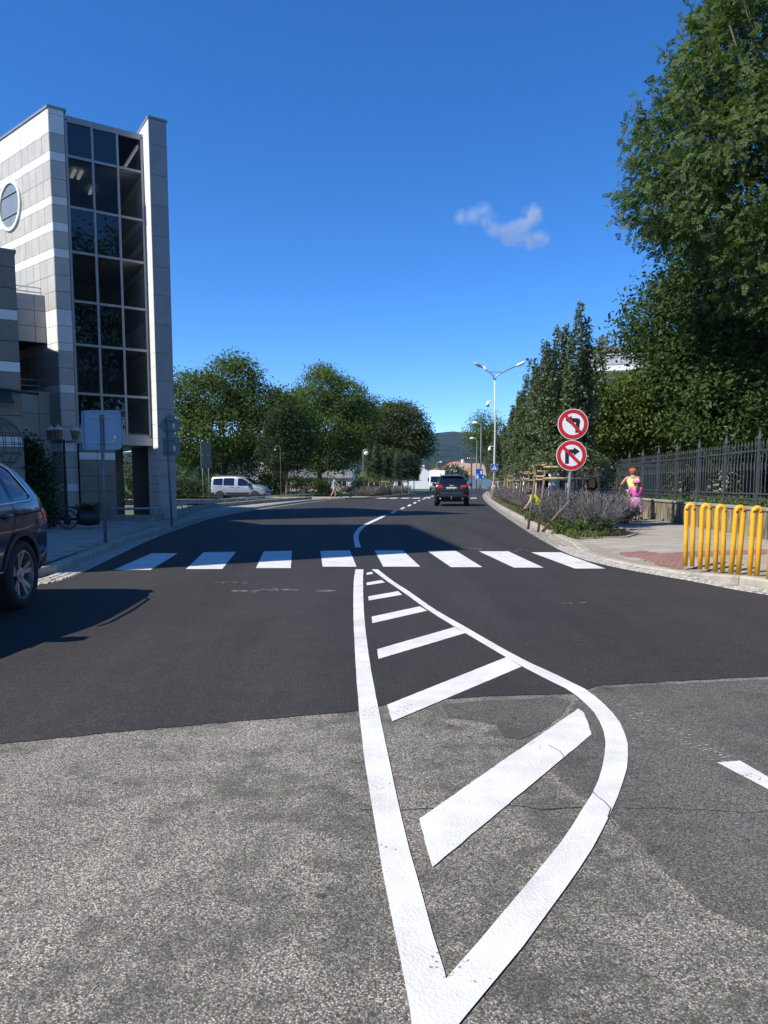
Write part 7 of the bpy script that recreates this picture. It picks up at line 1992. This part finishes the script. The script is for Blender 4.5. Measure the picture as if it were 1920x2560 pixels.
cap_hat(w, J, cloth('orange_cap', (0.75, 0.09, 0.02)), (0, 1, 0)); shoes(w, J, MAT['black'])
mb = MB(); mb.box(-.5, -.28, -.02, .3, .62, .92); o = mb.build('handlebar_bag', MAT['black'], wb_, bevel=.05); o.location = (0, .25, 0)

# girl on a small bicycle
gb_ = bicycle('child_bicycle', (7.55, 21.75, PZ), R(-6), 'small dark child bicycle ridden by the girl in pink', .78)
gl_ = empty('person', (7.55, 21.75, PZ), R(-6), 'girl in pink shirt and helmet with long ponytail on a small bicycle', 'person')
s = .80
J = dict(pel=(0, -.18, .66), spi=(0, -.16, .78), che=(.0, -.12, .93), nec=(.01, -.10, 1.04), hea=(.02, -.09, 1.11), top=(.03, -.08, 1.22), shl=(-.145, -.11, .99), ell=(-.22, -.02, .84), wrl=(-.20, .15, .76), shr=(.145, -.11, .99), elr=(.22, -.02, .84), wrr=(.20, .15, .76), hil=(-.08, -.16, .64), knl=(-.11, .08, .46), anl=(-.12, -.02, .20), tol=(-.12, .10, .16), hir=(.08, -.16, .64), knr=(.12, .08, .50), anr=(.12, .0, .30), tor=(.12, .12, .27))
body(gl_, J, s)
J['sl'] = mid(J, 'shl', 'ell', .5); J['sr'] = mid(J, 'shr', 'elr', .5); J['tl'] = mid(J, 'hil', 'knl', .8); J['tr'] = mid(J, 'hir', 'knr', .8)
pink = cloth('hot_pink_cotton', (0.75, 0.085, 0.45)); J['wai'] = (0, -.17, .72)
garment(gl_, 'pink_shirt', J, [('wai','spi'),('spi','che'),('che','shl'),('shl','sl'),('che','shr'),('shr','sr')], .02, pink, s, flare=dict(wai=.125, spi=.115, sl=.058, sr=.058, shl=.062, shr=.062))
mb = MB(); n = 20; vs = []
for i, (rx, ry, z, dy) in enumerate(((.125, .115, .74, -.17), (.17, .15, .66, -.18), (.215, .18, .56, -.19), (.26, .22, .46, -.19), (.30, .24, .40, -.20))):
    for k in range(n): a = 2*math.pi*k/n; wv = 1 + (.07 * math.sin(5*a + i) * i / 4); vs.append((rx*wv*math.cos(a) - .02*i*.5, dy + ry*wv*math.sin(a), z + .03*math.sin(3*a)*i/4))
mb.add(vs, [(i*n+k, i*n+(k+1)%n, (i+1)*n+(k+1)%n, (i+1)*n+k) for i in range(4) for k in range(n)]); mb.build('pink_skirt', cloth('light_pink_cotton', (0.72, 0.34, 0.52)), gl_, smooth=True)
hair = M('dark_brown_hair', (0.10, 0.06, 0.035), .7, var=.25, vscale=40)
h = Vector(J['hea']); mb = MB(); mb.lathe([(.02, -.07), (.066, -.04), (.078, .02), (.07, .06), (.02, .09)], 12, (h.x, h.y - .012, h.z + .01)); mb.tube([h + Vector((0, -.07, .01)), h + Vector((-.01, -.13, -.06)), h + Vector((-.02, -.13, -.2)), h + Vector((-.03, -.12, -.34))], [.028, .04, .036, .010], 8); mb.build('hair', hair, gl_, smooth=True)
t = h.lerp(Vector(J['top']), .5); mb = MB(); mb.lathe([(.112, -.015), (.118, .01), (.108, .06), (.07, .098), (.004, .11)], 16, tuple(t)); hm = mb.build('helmet', cloth('rose_helmet', (0.70, 0.16, 0.25)), gl_, smooth=True)
mb = MB()
for k in range(-1, 2): mb.tube([(t.x + k*.04, t.y - .108*math.cos(a), t.z + .112*math.sin(a)) for a in np.linspace(.25, 2.8, 9)], .010, 5)
mb.build('helmet_stripes', MAT['white'], hm, smooth=True)
shoes(gl_, J, MAT['white'], s)

# woman with red cap and rucksack walking away
w = empty('person', (8.85, 31.0, PZ), R(-4), 'walker with red cap, long fair hair and tan rucksack on the path', 'person')
J = dict(pel=(0, 0, .90), spi=(0, 0, 1.05), che=(0, .0, 1.24), nec=(0, .02, 1.40), hea=(0, .03, 1.48), top=(0, .03, 1.59), shl=(-.18, 0, 1.34), ell=(-.25, -.04, 1.08), wrl=(-.25, .06, .86), shr=(.18, 0, 1.34), elr=(.25, -.02, 1.08), wrr=(.26, .08, .86), hil=(-.1, 0, .86), knl=(-.1, .10, .48), anl=(-.1, .04, .09), tol=(-.1, .18, .05), hir=(.1, 0, .86), knr=(.1, .02, .48), anr=(.1, -.16, .12), tor=(.1, -.05, .05))
body(w, J); J['sl'] = mid(J, 'ell', 'wrl', .7); J['sr'] = mid(J, 'elr', 'wrr', .7)
navy = cloth('navy_cotton', (0.018, 0.020, 0.032))
garment(w, 'navy_jacket', J, [('pel','spi'),('spi','che'),('che','shl'),('shl','ell'),('ell','sl'),('che','shr'),('shr','elr'),('elr','sr')], .024, navy)
garment(w, 'dark_trousers', J, [('pel','hil'),('hil','knl'),('knl','anl'),('pel','hir'),('hir','knr'),('knr','anr')], .02, cloth('charcoal_cotton', (0.03, 0.03, 0.034)), root='pel')
mb = MB(); mb.box(-.14, .14, -.30, -.14, .98, 1.36); mb.build('rucksack', cloth('tan_canvas', (0.36, 0.20, 0.09)), w, bevel=.05)
h = Vector(J['hea']); mb = MB(); mb.tube([h + Vector((0, -.03, .07)), h + Vector((-.01, -.09, -.02)), h + Vector((-.02, -.11, -.16)), h + Vector((-.02, -.16, -.3))], [.07, .085, .07, .02], 10); mb.build('hair', M('fair_hair', (0.50, 0.36, 0.20), .7, var=.2, vscale=40), w, smooth=True)
cap_hat(w, J, cloth('red_cap', (0.62, 0.015, 0.05)), (.8, .6, 0)); shoes(w, J, MAT['black'])

# gardener crouching in the bed
w = empty('person', (4.92, 23.1, .13), R(72), 'gardener in bright yellow shirt crouching among the lavender', 'person')
J = dict(pel=(0, -.12, .34), spi=(0, -.05, .48), che=(0, .10, .64), nec=(0, .22, .76), hea=(0, .28, .83), top=(0, .31, .93), shl=(-.18, .12, .73), ell=(-.24, .26, .50), wrl=(-.16, .42, .30), shr=(.18, .12, .73), elr=(.24, .26, .50), wrr=(.18, .42, .28), hil=(-.1, -.12, .32), knl=(-.2, .26, .42), anl=(-.15, .02, .09), tol=(-.16, .16, .05), hir=(.1, -.12, .32), knr=(.2, .26, .42), anr=(.15, .02, .09), tor=(.16, .16, .05))
body(w, J); J['sl'] = mid(J, 'shl', 'ell', .55); J['sr'] = mid(J, 'shr', 'elr', .55)
garment(w, 'yellow_shirt', J, [('pel','spi'),('spi','che'),('che','shl'),('shl','sl'),('che','shr'),('shr','sr')], .028, cloth('high_visibility_yellow', (0.72, 0.72, 0.012)))
garment(w, 'green_trousers', J, [('pel','hil'),('hil','knl'),('knl','anl'),('pel','hir'),('hir','knr'),('knr','anr')], .028, cloth('dark_green_drill', (0.014, 0.045, 0.028)), root='pel')
h = Vector(J['hea']); mb = MB(); mb.lathe([(.04, -.06), (.092, -.03), (.10, .03), (.085, .08), (.02, .11)], 12, (h.x, h.y - .01, h.z + .02)); mb.build('hair', M('black_hair', (0.02, 0.018, 0.016), .6, var=.2, vscale=40), w, smooth=True)
for q in 'lr':
    mb = MB(); p = Vector(J['wr' + q]); d = (p - Vector(J['el' + q])).normalized(); mb.tube([p - d*.05, p + d*.05, p + d*.12], [.036, .045, .03], 8); mb.build('glove', MAT['black'], w, smooth=True)
shoes(w, J, MAT['black'])

# person with pram across the side road
w = empty('person', (at(835, 1208, 60.5).x, 60.5, .125), R(-80), 'person in light blue shirt pushing a dark pram across the road', 'person')
J = dict(pel=(0, 0, .92), spi=(0, 0, 1.08), che=(0, .02, 1.28), nec=(0, .04, 1.45), hea=(0, .06, 1.53), top=(0, .07, 1.64), shl=(-.18, .02, 1.38), ell=(-.2, .18, 1.16), wrl=(-.18, .42, 1.04), shr=(.18, .02, 1.38), elr=(.2, .18, 1.16), wrr=(.18, .42, 1.04), hil=(-.1, 0, .88), knl=(-.1, .12, .49), anl=(-.1, .12, .09), tol=(-.1, .26, .05), hir=(.1, 0, .88), knr=(.1, -.06, .49), anr=(.1, -.28, .13), tor=(.1, -.17, .06))
body(w, J); J['sl'] = mid(J, 'shl', 'ell', .6); J['sr'] = mid(J, 'shr', 'elr', .6); J['kl'] = mid(J, 'hil', 'knl', .7); J['kr'] = mid(J, 'hir', 'knr', .7)
garment(w, 'blue_shirt', J, [('pel','spi'),('spi','che'),('che','shl'),('shl','sl'),('che','shr'),('shr','sr')], .026, cloth('pale_blue_cotton', (0.30, 0.45, 0.50)))
garment(w, 'white_shorts', J, [('pel','hil'),('hil','kl'),('pel','hir'),('hir','kr')], .03, cloth('lilac_cotton', (0.50, 0.50, 0.62)), root='pel')
h = Vector(J['hea']); mb = MB(); mb.lathe([(.05, -.1), (.095, -.04), (.10, .04), (.08, .09), (.02, .12)], 12, (h.x, h.y - .015, h.z + .02)); mb.build('hair', hair, w, smooth=True); shoes(w, J, MAT['black'])
pr = empty('pram', (at(835, 1208, 60.5).x + .95, 60.6, .125), R(-80), 'dark pram pushed by the person in light blue', 'pram')
mb = MB()
for i in range(7):
    pass
vs = []; n = 12
for i, (y, r_, z) in enumerate(((-.4, .16, .62), (-.3, .22, .60), (0, .24, .58), (.3, .23, .60), (.42, .14, .64))):
    for k in range(n): a = 2*math.pi*k/n; vs.append((r_*.95*math.cos(a), y, z + r_*.7*math.sin(a)))
mb.add(vs, [(i*n+k, i*n+(k+1)%n, (i+1)*n+(k+1)%n, (i+1)*n+k) for i in range(4) for k in range(n)] + [tuple(range(n)), tuple(4*n+k for k in range(n))]); mb.build('carrycot', MAT['black'], pr, smooth=True)
mb = MB(); mb.lathe([(.27, -.22), (.27, .22)], 16, (0, .2, .66), 'X'); mb.build('hood', cloth('dark_hood', (0.02, 0.02, 0.024)), pr, smooth=True)
mb = MB()
for s_ in (-.2, .2):
    mb.tube([(s_, -.62, 1.02), (s_, -.35, .6), (s_, .4, .2)], .016, 6); mb.tube([(s_, .35, .6), (s_, -.4, .2)], .016, 6)
mb.tube([(-.2, -.62, 1.02), (.2, -.62, 1.02)], .018, 6); mb.build('frame', MAT['steel'], pr, smooth=True)
for y in (-.4, .4):
    for s_ in (-.24, .24):
        mb = MB(); mb.tube([(s_, y + .17*math.cos(t_), .19 + .17*math.sin(t_)) for t_ in np.linspace(0, 2*math.pi, 19)], .02, 6, cap=False)
        for k in range(5): a = 2*math.pi*k/5; mb.tube([(s_, y, .19), (s_, y + .16*math.cos(a), .19 + .16*math.sin(a))], .006, 4)
        mb.build('wheel', MAT['tyre'], pr, smooth=True)

# ---------------------------------------------------------------- statues behind the fence
MAT['stone_white'] = M('white_stone', (0.62, 0.60, 0.56), 0.8, var=0.15, vscale=5, bump=.3, bscale=20)
MAT['stone_grey'] = M('grey_stone', (0.20, 0.195, 0.18), 0.85, var=0.25, vscale=4, bump=.3, bscale=20)
MAT['terracotta'] = M('weathered_terracotta', (0.30, 0.17, 0.11), 0.85, var=0.25, vscale=6, bump=.3, bscale=20)
SY = 31.5
def sp_(u, v): q = at(u, v, SY); return q
ped = empty('statue_plinth', (sp_(1606, 1208).x, SY, PKZ), 0, 'grey stone plinth with upright stele behind the iron fence', 'plinth')
mb = MB(); mb.box(-.85, .95, -.5, .5, 0, .25); mb.build('step', MAT['stone_grey'], ped, bevel=.02)
mb = MB(); mb.box(-.7, .75, -.4, .4, .252, 1.45); mb.build('block', MAT['stone_grey'], ped, bevel=.02)
mb = MB(); mb.box(-.8, .85, -.46, .46, 1.452, 1.6); mb.build('cornice', MAT['stone_white'], ped, bevel=.03)
mb = MB(); zt = sp_(1620, 1105).z - PKZ; mb.prism([(.12, .1, 1.602), (.42, .1, 1.602), (.42, .1, zt - .15)] + [(.27 + .15*math.cos(a), .1, zt - .15 + .15*math.sin(a)) for a in np.linspace(0, math.pi, 8)][1:-1] + [(.12, .1, zt - .15)], (0, .22, 0)); mb.build('stele', MAT['stone_grey'], ped, bevel=.02)
mb = MB(); mb.box(.02, .5, .08, .34, 2.35, 2.47); mb.build('stele_band', MAT['stone_grey'], ped)
st_ = empty('statue', (sp_(1598, 1208).x, SY - .15, PKZ + 1.602), 0, 'white stone saint with round halo on the plinth behind the fence', 'statue')
J = dict(pel=(0, 0, .42), spi=(0, 0, .58), che=(0, 0, .74), nec=(0, -.01, .86), hea=(0, -.03, .93), top=(0, -.03, 1.02), shl=(-.15, 0, .80), ell=(-.24, -.06, .64), wrl=(-.12, -.18, .66), shr=(.15, 0, .80), elr=(.26, -.04, .92), wrr=(.28, -.05, 1.15), hil=(-.09, 0, .40), knl=(-.1, -.06, .2), anl=(-.1, 0, .05), tol=(-.1, -.1, .03), hir=(.09, 0, .40), knr=(.1, -.04, .2), anr=(.1, .02, .05), tor=(.1, -.08, .03))
o = body(st_, J, .8, 1.1, (0, -1, 0), 'figure'); o.data.materials.clear(); o.data.materials.append(MAT['stone_white'])
mb = MB(); n = 18; vs = []
for i, (r_, z) in enumerate(((.30, 0), (.27, .12), (.20, .3), (.15, .45), (.16, .62), (.13, .76))):
    for k in range(n): a = 2*math.pi*k/n; wv = 1 + .10*math.sin(7*a + i*.6); vs.append((r_*wv*math.cos(a), r_*.8*wv*math.sin(a), z))
mb.add(vs, [(i*n+k, i*n+(k+1)%n, (i+1)*n+(k+1)%n, (i+1)*n+k) for i in range(5) for k in range(n)] + [tuple(range(n))]); mb.build('robe', MAT['stone_white'], st_, smooth=True)
mb = MB(); mb.lathe([(.10, 0), (.17, .012), (.17, .02), (.10, .03)], 20, (0, .08, .98), 'Y'); mb.build('halo', MAT['stone_white'], st_, smooth=True)
for k, (u, lab) in enumerate(((1576, 'weathered terracotta putto figure at the left of the plinth'), (1583, 'smaller terracotta putto figure beside the white saint'))):
    pu = empty('statue', (sp_(u, 1208).x - .05, SY + .05 - .35 * k, PKZ + 1.602), 0, lab, 'statue')
    J = dict(pel=(0, 0, .30), spi=(0, 0, .42), che=(0, 0, .53), nec=(0, 0, .62), hea=(0, 0, .69), top=(0, 0, .78), shl=(-.11, 0, .58), ell=(-.19, -.02, .44), wrl=(-.12, -.12, .40), shr=(.11, 0, .58), elr=(.19, -.02, .46), wrr=(.14, -.12, .50), hil=(-.07, 0, .28), knl=(-.09, -.08, .16), anl=(-.08, .0, .04), tol=(-.08, -.07, .025), hir=(.07, 0, .28), knr=(.09, -.06, .16), anr=(.08, .02, .04), tor=(.08, -.05, .025))
    o = body(pu, J, .72, 1.1, (0, -1, 0), 'figure'); o.data.materials.clear(); o.data.materials.append(MAT['terracotta'] if k == 0 else MAT['terracotta'])
    mb = MB(); mb.lathe([(.13, 0), (.13, .03), (.11, .05)], 12, (0, 0, -.0)); mb.build('foot_block', MAT['terracotta'], pu)
# ================================================================== far buildings, hill, cloud, haze
MAT['house_white'] = M('white_render', (0.76, 0.75, 0.72), 0.85, var=0.05, vscale=1.5)
MAT['house_cream'] = M('cream_render', (0.60, 0.55, 0.44), 0.85, var=0.08, vscale=1.5)
MAT['roof_red'] = M('red_roof_tiles', (0.30, 0.11, 0.055), 0.85, var=0.25, vscale=3, bump=.6, bscale=8)
MAT['roof_pale'] = M('pale_roof_tiles', (0.42, 0.28, 0.20), 0.85, var=0.2, vscale=3, bump=.6, bscale=8)
MAT['roof_grey'] = M('grey_roof', (0.16, 0.16, 0.16), 0.8, var=0.15, vscale=2)
MAT['window_dark'] = M('dark_window', (0.02, 0.025, 0.03), 0.1, var=0.2, vscale=4, spec=.7)
def house(name, loc, rz, label, w, d, h, rh, wall, roof, wins=(), gable_front=True, chimney=None):
    """gabled house: front faces local -y; windows as separate recessed pieces"""
    t = empty(name, loc, rz, label, 'house')
    mb = MB()
    if gable_front:
        mb.prism([(-w/2, -d/2, 0), (w/2, -d/2, 0), (w/2, -d/2, h), (0, -d/2, h + rh), (-w/2, -d/2, h)], (0, d, 0))
    else:
        mb.prism([(-w/2, -d/2, 0), (-w/2, d/2, 0), (-w/2, d/2, h), (-w/2, 0, h + rh), (-w/2, -d/2, h)], (w, 0, 0))
    mb.build('wall', wall, t)
    mb = MB(); e = .3; th = .14
    if gable_front:
        for s in (-1, 1):
            k = rh / (w/2); mb.prism([(0, -d/2 - e*.5, h + rh + .02), (s*(w/2 + e), -d/2 - e*.5, h - k*e + .02), (s*(w/2 + e), -d/2 - e*.5, h - k*e + th), (0, -d/2 - e*.5, h + rh + th)], (0, d + e, 0))
    else:
        for s in (-1, 1):
            k = rh / (d/2); mb.prism([(-w/2 - e*.5, 0, h + rh + .02), (-w/2 - e*.5, s*(d/2 + e), h - k*e + .02), (-w/2 - e*.5, s*(d/2 + e), h - k*e + th), (-w/2 - e*.5, 0, h + rh + th)], (w + e, 0, 0))
    rf = mb.build('roof', roof, t)
    if chimney:
        mb = MB(); cx, cy, ch = chimney; mb.box(cx - .3, cx + .3, cy - .3, cy + .3, h, h + rh + ch); mb.build('chimney', wall, rf)
    for (x, z, ww, hh) in wins:
        wn_ = empty('window'); wn_.parent = t; wn_.location = (x, -d/2, z)
        mb = MB()
        for a in ((-ww/2 - .08, ww/2 + .08, -.08, 0), (-ww/2 - .08, ww/2 + .08, hh, hh + .08), (-ww/2 - .08, -ww/2, 0, hh), (ww/2, ww/2 + .08, 0, hh), (-.03, .03, 0, hh)): mb.box(a[0], a[1], -.06, -.01, a[2], a[3])
        mb.build('window_frame', MAT['house_white'], wn_)
        mb = MB(); mb.box(-ww/2, ww/2, -.03, -.012, 0, hh); mb.build('pane', MAT['window_dark'], wn_)
    return t
# white gabled house at the bend
yy = 150; xa, xb = at(1046, 1208, yy).x, at(1113, 1208, yy).x
hz = at(1050, 1164, yy).z
house('white_house', (xa + .3, yy + 5, 0), R(0), 'white gable end of the house at the road bend', (xb - xa) * 1.9, 10, 1.9, hz - 1.9, MAT['house_white'], MAT['roof_grey'], chimney=(1.0, 2, .3))
house('red_roofed_house', (at(1143, 1208, 205).x, 210, 0), R(12), 'far house with red hipped gable above the black SUV', 12, 10, 3.4, 4.0, MAT['house_white'], MAT['roof_red'], [(-2.5, 1.2, 1.2, 1.3), (2.5, 1.2, 1.2, 1.3)], chimney=(2, 0, .8))
house('pale_roofed_house', (at(1172, 1208, 185).x, 190, 0), R(-65), 'far white house with pale tiled roof by the utility pole', 11, 9, 3.2, 3.2, MAT['house_white'], MAT['roof_pale'], [(-3, 1.1, 1.1, 1.3), (0, 1.1, 1.1, 1.3), (3, 1.1, 1.1, 1.3)], chimney=(-2, 0, .8))
house('small_white_house', (at(1095, 1208, 230).x, 236, 0), R(4), 'small far white house left of the lorry lamps', 10, 9, 3, 3, MAT['house_white'], MAT['roof_red'], [(0, 1, 1.2, 1.2)])
# houses seen under the left-hand trees
house('cream_house', (at(800, 1208, 104).x, 108, .1), R(-4), 'low cream house with grey roof glimpsed under the plane tree', 9.5, 7, 1.95, 1.1, MAT['house_cream'], MAT['roof_grey'], [(-2.6, .7, 1.3, .8), (.6, .7, 1.6, .8), (3.4, .7, 1.3, .8)], gable_front=False)
house('white_gable_house', (at(636, 1208, 92).x, 96, .1), R(8), 'sunlit white gable behind the silver van', 3.6, 6, 2.6, 1.7, MAT['house_white'], MAT['roof_red'])
house('garden_house', (at(546, 1208, 88).x, 92, .1), R(6), 'small white gable above the roof of the silver van', 1.5, 3, 1.9, .8, MAT['house_white'], MAT['roof_grey'])

# apartment block behind the park trees
AY = 74.0
ab = empty('apartment_block', (at(1560, 1208, AY).x, AY, 0), R(-14), 'white apartment block with balconies behind the park trees', 'building')
ax0 = at(1560, 1208, AY).x
def AZ(v): return at(1540, v, AY).z
MAT['cladding'] = M('grey_cladding', (0.42, 0.43, 0.45), 0.6, var=.06, vscale=2, stretch=(1, 1, 12))
x0, x1 = -4.4, 12
zr0_, zr1_, zf, zs, zlo = AZ(871), AZ(880), AZ(905), AZ(918), AZ(945)
mb = MB(); mb.box(x0 + .4, x1, 0, 10, zs, zr1_); mb.build('top_floor', MAT['house_white'], ab)
mb = MB(); mb.box(x0 - .3, x1, -1.2, 10, zr1_ + .002, zr0_ + .1); mb.build('roof', MAT['roof_grey'], ab)
mb = MB(); mb.box(x0 - .6, x1, -1.5, 10, zs - .5, zs - .002); mb.build('balcony_slab', MAT['house_white'], ab)
mb = MB(); mb.box(x0 + 1.2, x1, .6, 10, 0, zs - .502); mb.build('lower_floors', MAT['house_cream'], ab)
for k in range(8):
    xx = x0 + .8 + k * 1.6
    wn_ = empty('window'); wn_.parent = ab
    mb = MB(); mb.box(xx, xx + 1.3, -.03, -.002, zs + 1.0, zr1_ - .25); mb.build('pane', MAT['window_dark'], wn_)
    mb = MB(); mb.box(xx - .12, xx, -.06, -.002, zs + .9, zr1_ - .2); mb.box(xx, xx + 1.3, -.06, -.002, zr1_ - .25, zr1_ - .15); mb.build('window_frame', MAT['house_white'], wn_)
    mb = MB(); mb.box(xx - .4, xx + 1.16, -1.46, -1.42, zs + .12, zs + .92); mb.build('balustrade_panel', MAT['cladding'] if k != 3 else M('green_glass', (0.10, 0.22, 0.22), .1, var=.1), ab)
mb = MB(); mb.tube([(x0 - .5, -1.44, zs + 1.1), (x1, -1.44, zs + 1.1)], .04, 6); mb.build('handrail', MAT['house_white'], ab)
for k in range(5):
    xx = x0 + 2 + k * 3
    wn_ = empty('window'); wn_.parent = ab
    mb = MB(); mb.box(xx, xx + 2.3, .56, .598, zlo - .4, zs - 1.4); mb.build('pane', MAT['window_dark'], wn_)

# wooded hill on the horizon
hill_mat, nt, b = nodes_of('forested_hill'); L = nt.links.new
pos = nt.nodes.new('ShaderNodeNewGeometry').outputs['Position']
n1 = N(nt, 'ShaderNodeTexNoise', Scale=.012, Detail=10.0, Roughness=.7); L(pos, n1.inputs['Vector'])
n2 = N(nt, 'ShaderNodeTexVoronoi', Scale=.07); L(pos, n2.inputs['Vector'])
rp = ramp(nt, [(.35, (0.007, 0.016, 0.010)), (.5, (0.014, 0.028, 0.015)), (.66, (0.030, 0.048, 0.022))]); L(n1.outputs['Fac'], rp.inputs['Fac'])
L(rp.outputs['Color'], b.inputs['Base Color']); b.inputs['Roughness'].default_value = .95; b.inputs['Specular IOR Level'].default_value = .1
bp = N(nt, 'ShaderNodeBump', Strength=1.0, Distance=9.0); L(n2.outputs['Distance'], bp.inputs['Height']); L(bp.outputs['Normal'], b.inputs['Normal'])
rng = np.random.default_rng(200)
nx, ny = 150, 60
X = np.linspace(-2200, 3400, nx); T = np.linspace(0, 1, ny)
HY0, HY1 = 1250.0, 3000.0
XX, TT = np.meshgrid(X, T)
YY = HY0 + (HY1 - HY0) * TT
ridge = 197 - ((XX - 330) / 900.0) ** 2 * 26 - np.maximum(0, (XX - 600)) * .045 + 8 * np.sin(XX / 130.) + 4 * np.sin(XX / 47. + 1)
ridge = np.maximum(ridge, 40)
prof = np.clip(TT * 1.05, 0, 1) ** 1.15
ZZ = ridge * prof * (1 - .10 * np.sin(TT * 9 + XX / 170.) * (1 - TT)) + 6 * np.sin(XX / 60. + TT * 20) * TT * (1 - TT) + rng.normal(0, 1.6, XX.shape) * (TT > .02)
ZZ -= 1.0
V = np.stack([XX, YY, ZZ], -1).reshape(-1, 3)
F = np.array([(i*nx+k, i*nx+k+1, (i+1)*nx+k+1, (i+1)*nx+k) for i in range(ny-1) for k in range(nx-1)])
o = link_mesh('hill', fast_mesh('hill', V, F, True), hill_mat); o['kind'] = 'structure'
# far wood that reads as one mass at the hill foot
pts = []
rng = np.random.default_rng(201)
n = 5200
px = rng.uniform(-250, 420, n); py = rng.uniform(260, 700, n)
keep = np.abs(px / py - .09) > -1
pz = rng.uniform(0, 6, n) + (py - 260) * .004
pts = np.stack([px, py, pz], 1)[keep]
me = leaves_mesh('far_wood', pts, unit(rng.normal(0, 1, pts.shape)), 5.0, rng, aspect=.9); o = link_mesh('far_wood', me, LEAF['hornbeam']); tag(o, 'distant line of treetops at the foot of the hill', 'trees', kind='stuff')

# small fair-weather cloud
cm_ = bpy.data.materials.new('cloud_vapour'); cm_.use_nodes = True; nt = cm_.node_tree; L = nt.links.new
nt.nodes.remove(nt.nodes['Principled BSDF'])
pv_ = nt.nodes.new('ShaderNodeVolumePrincipled'); pv_.inputs['Color'].default_value = (1, 1, 1, 1); pv_.inputs['Anisotropy'].default_value = .2
tc = nt.nodes.new('ShaderNodeTexCoord')
nz = N(nt, 'ShaderNodeTexNoise', Scale=.022, Detail=6.0, Roughness=.68); L(tc.outputs['Object'], nz.inputs['Vector'])
CY_ = 2600.0
blobs = [(1160, 542, .45), (1185, 538, .40), (1207, 526, .38), (1222, 552, .5), (1236, 572, .6), (1262, 578, .6), (1287, 574, 1.0), (1279, 594, .9), (1305, 566, .8), (1332, 530, .9), (1330, 548, .7), (1346, 598, 1.2), (1325, 602, 1.0), (1300, 598, .6)]
cpos = [at(u, v, CY_) for u, v, d_ in blobs]
cc = sum(cpos, Vector((0, 0, 0))) / len(cpos)
dens = None
for (u, v, d_), p in zip(blobs, cpos):
    mp = N(nt, 'ShaderNodeVectorMath', operation='SUBTRACT'); mp.inputs[1].default_value = tuple(p - cc); L(tc.outputs['Object'], mp.inputs[0])
    sc_ = N(nt, 'ShaderNodeVectorMath', operation='MULTIPLY'); sc_.inputs[1].default_value = (1/44., 1/40., 1/34.); L(mp.outputs['Vector'], sc_.inputs[0])
    ln_ = N(nt, 'ShaderNodeVectorMath', operation='LENGTH'); L(sc_.outputs['Vector'], ln_.inputs[0])
    mr = N(nt, 'ShaderNodeMapRange'); mr.inputs['From Min'].default_value = 0; mr.inputs['From Max'].default_value = 1; mr.inputs['To Min'].default_value = d_; mr.inputs['To Max'].default_value = 0; L(ln_.outputs['Value'], mr.inputs['Value'])
    if dens is None: dens = mr.outputs['Result']
    else:
        mx_ = N(nt, 'ShaderNodeMath', operation='MAXIMUM'); L(dens, mx_.inputs[0]); L(mr.outputs['Result'], mx_.inputs[1]); dens = mx_.outputs['Value']
nr_ = N(nt, 'ShaderNodeMapRange'); nr_.inputs['From Min'].default_value = .40; nr_.inputs['From Max'].default_value = .60; L(nz.outputs['Fac'], nr_.inputs['Value'])
mu = N(nt, 'ShaderNodeMath', operation='MULTIPLY'); L(dens, mu.inputs[0]); L(nr_.outputs['Result'], mu.inputs[1])
m2 = N(nt, 'ShaderNodeMath', operation='MULTIPLY'); m2.inputs[1].default_value = .042; L(mu.outputs['Value'], m2.inputs[0]); L(m2.outputs['Value'], pv_.inputs['Density'])
L(pv_.outputs['Volume'], nt.nodes['Material Output'].inputs['Volume'])
xs_ = [p.x for p in cpos]; zs_ = [p.z for p in cpos]
mb = MB(); mb.box(min(xs_) - cc.x - 45, max(xs_) - cc.x + 45, -42, 42, min(zs_) - cc.z - 34, max(zs_) - cc.z + 34)
o = mb.build('cloud', cm_, None, loc=cc); tag(o, 'small wispy white cloud above the street lamp', 'cloud', kind='stuff')

# thin summer haze over the whole scene
HAZE = 0.00006
hm_ = bpy.data.materials.new('haze_air'); hm_.use_nodes = True; nt = hm_.node_tree
nt.nodes.remove(nt.nodes['Principled BSDF'])
pv_ = nt.nodes.new('ShaderNodeVolumePrincipled'); pv_.inputs['Color'].default_value = (0.45, 0.68, 1.0, 1); pv_.inputs['Density'].default_value = HAZE; pv_.inputs['Anisotropy'].default_value = .1
nt.links.new(pv_.outputs['Volume'], nt.nodes['Material Output'].inputs['Volume'])
mb = MB(); mb.box(-4200, 4200, -700, 4200, -2, 260); o = mb.build('haze', hm_, None); tag(o, 'thin bluish summer haze', 'haze', kind='stuff')
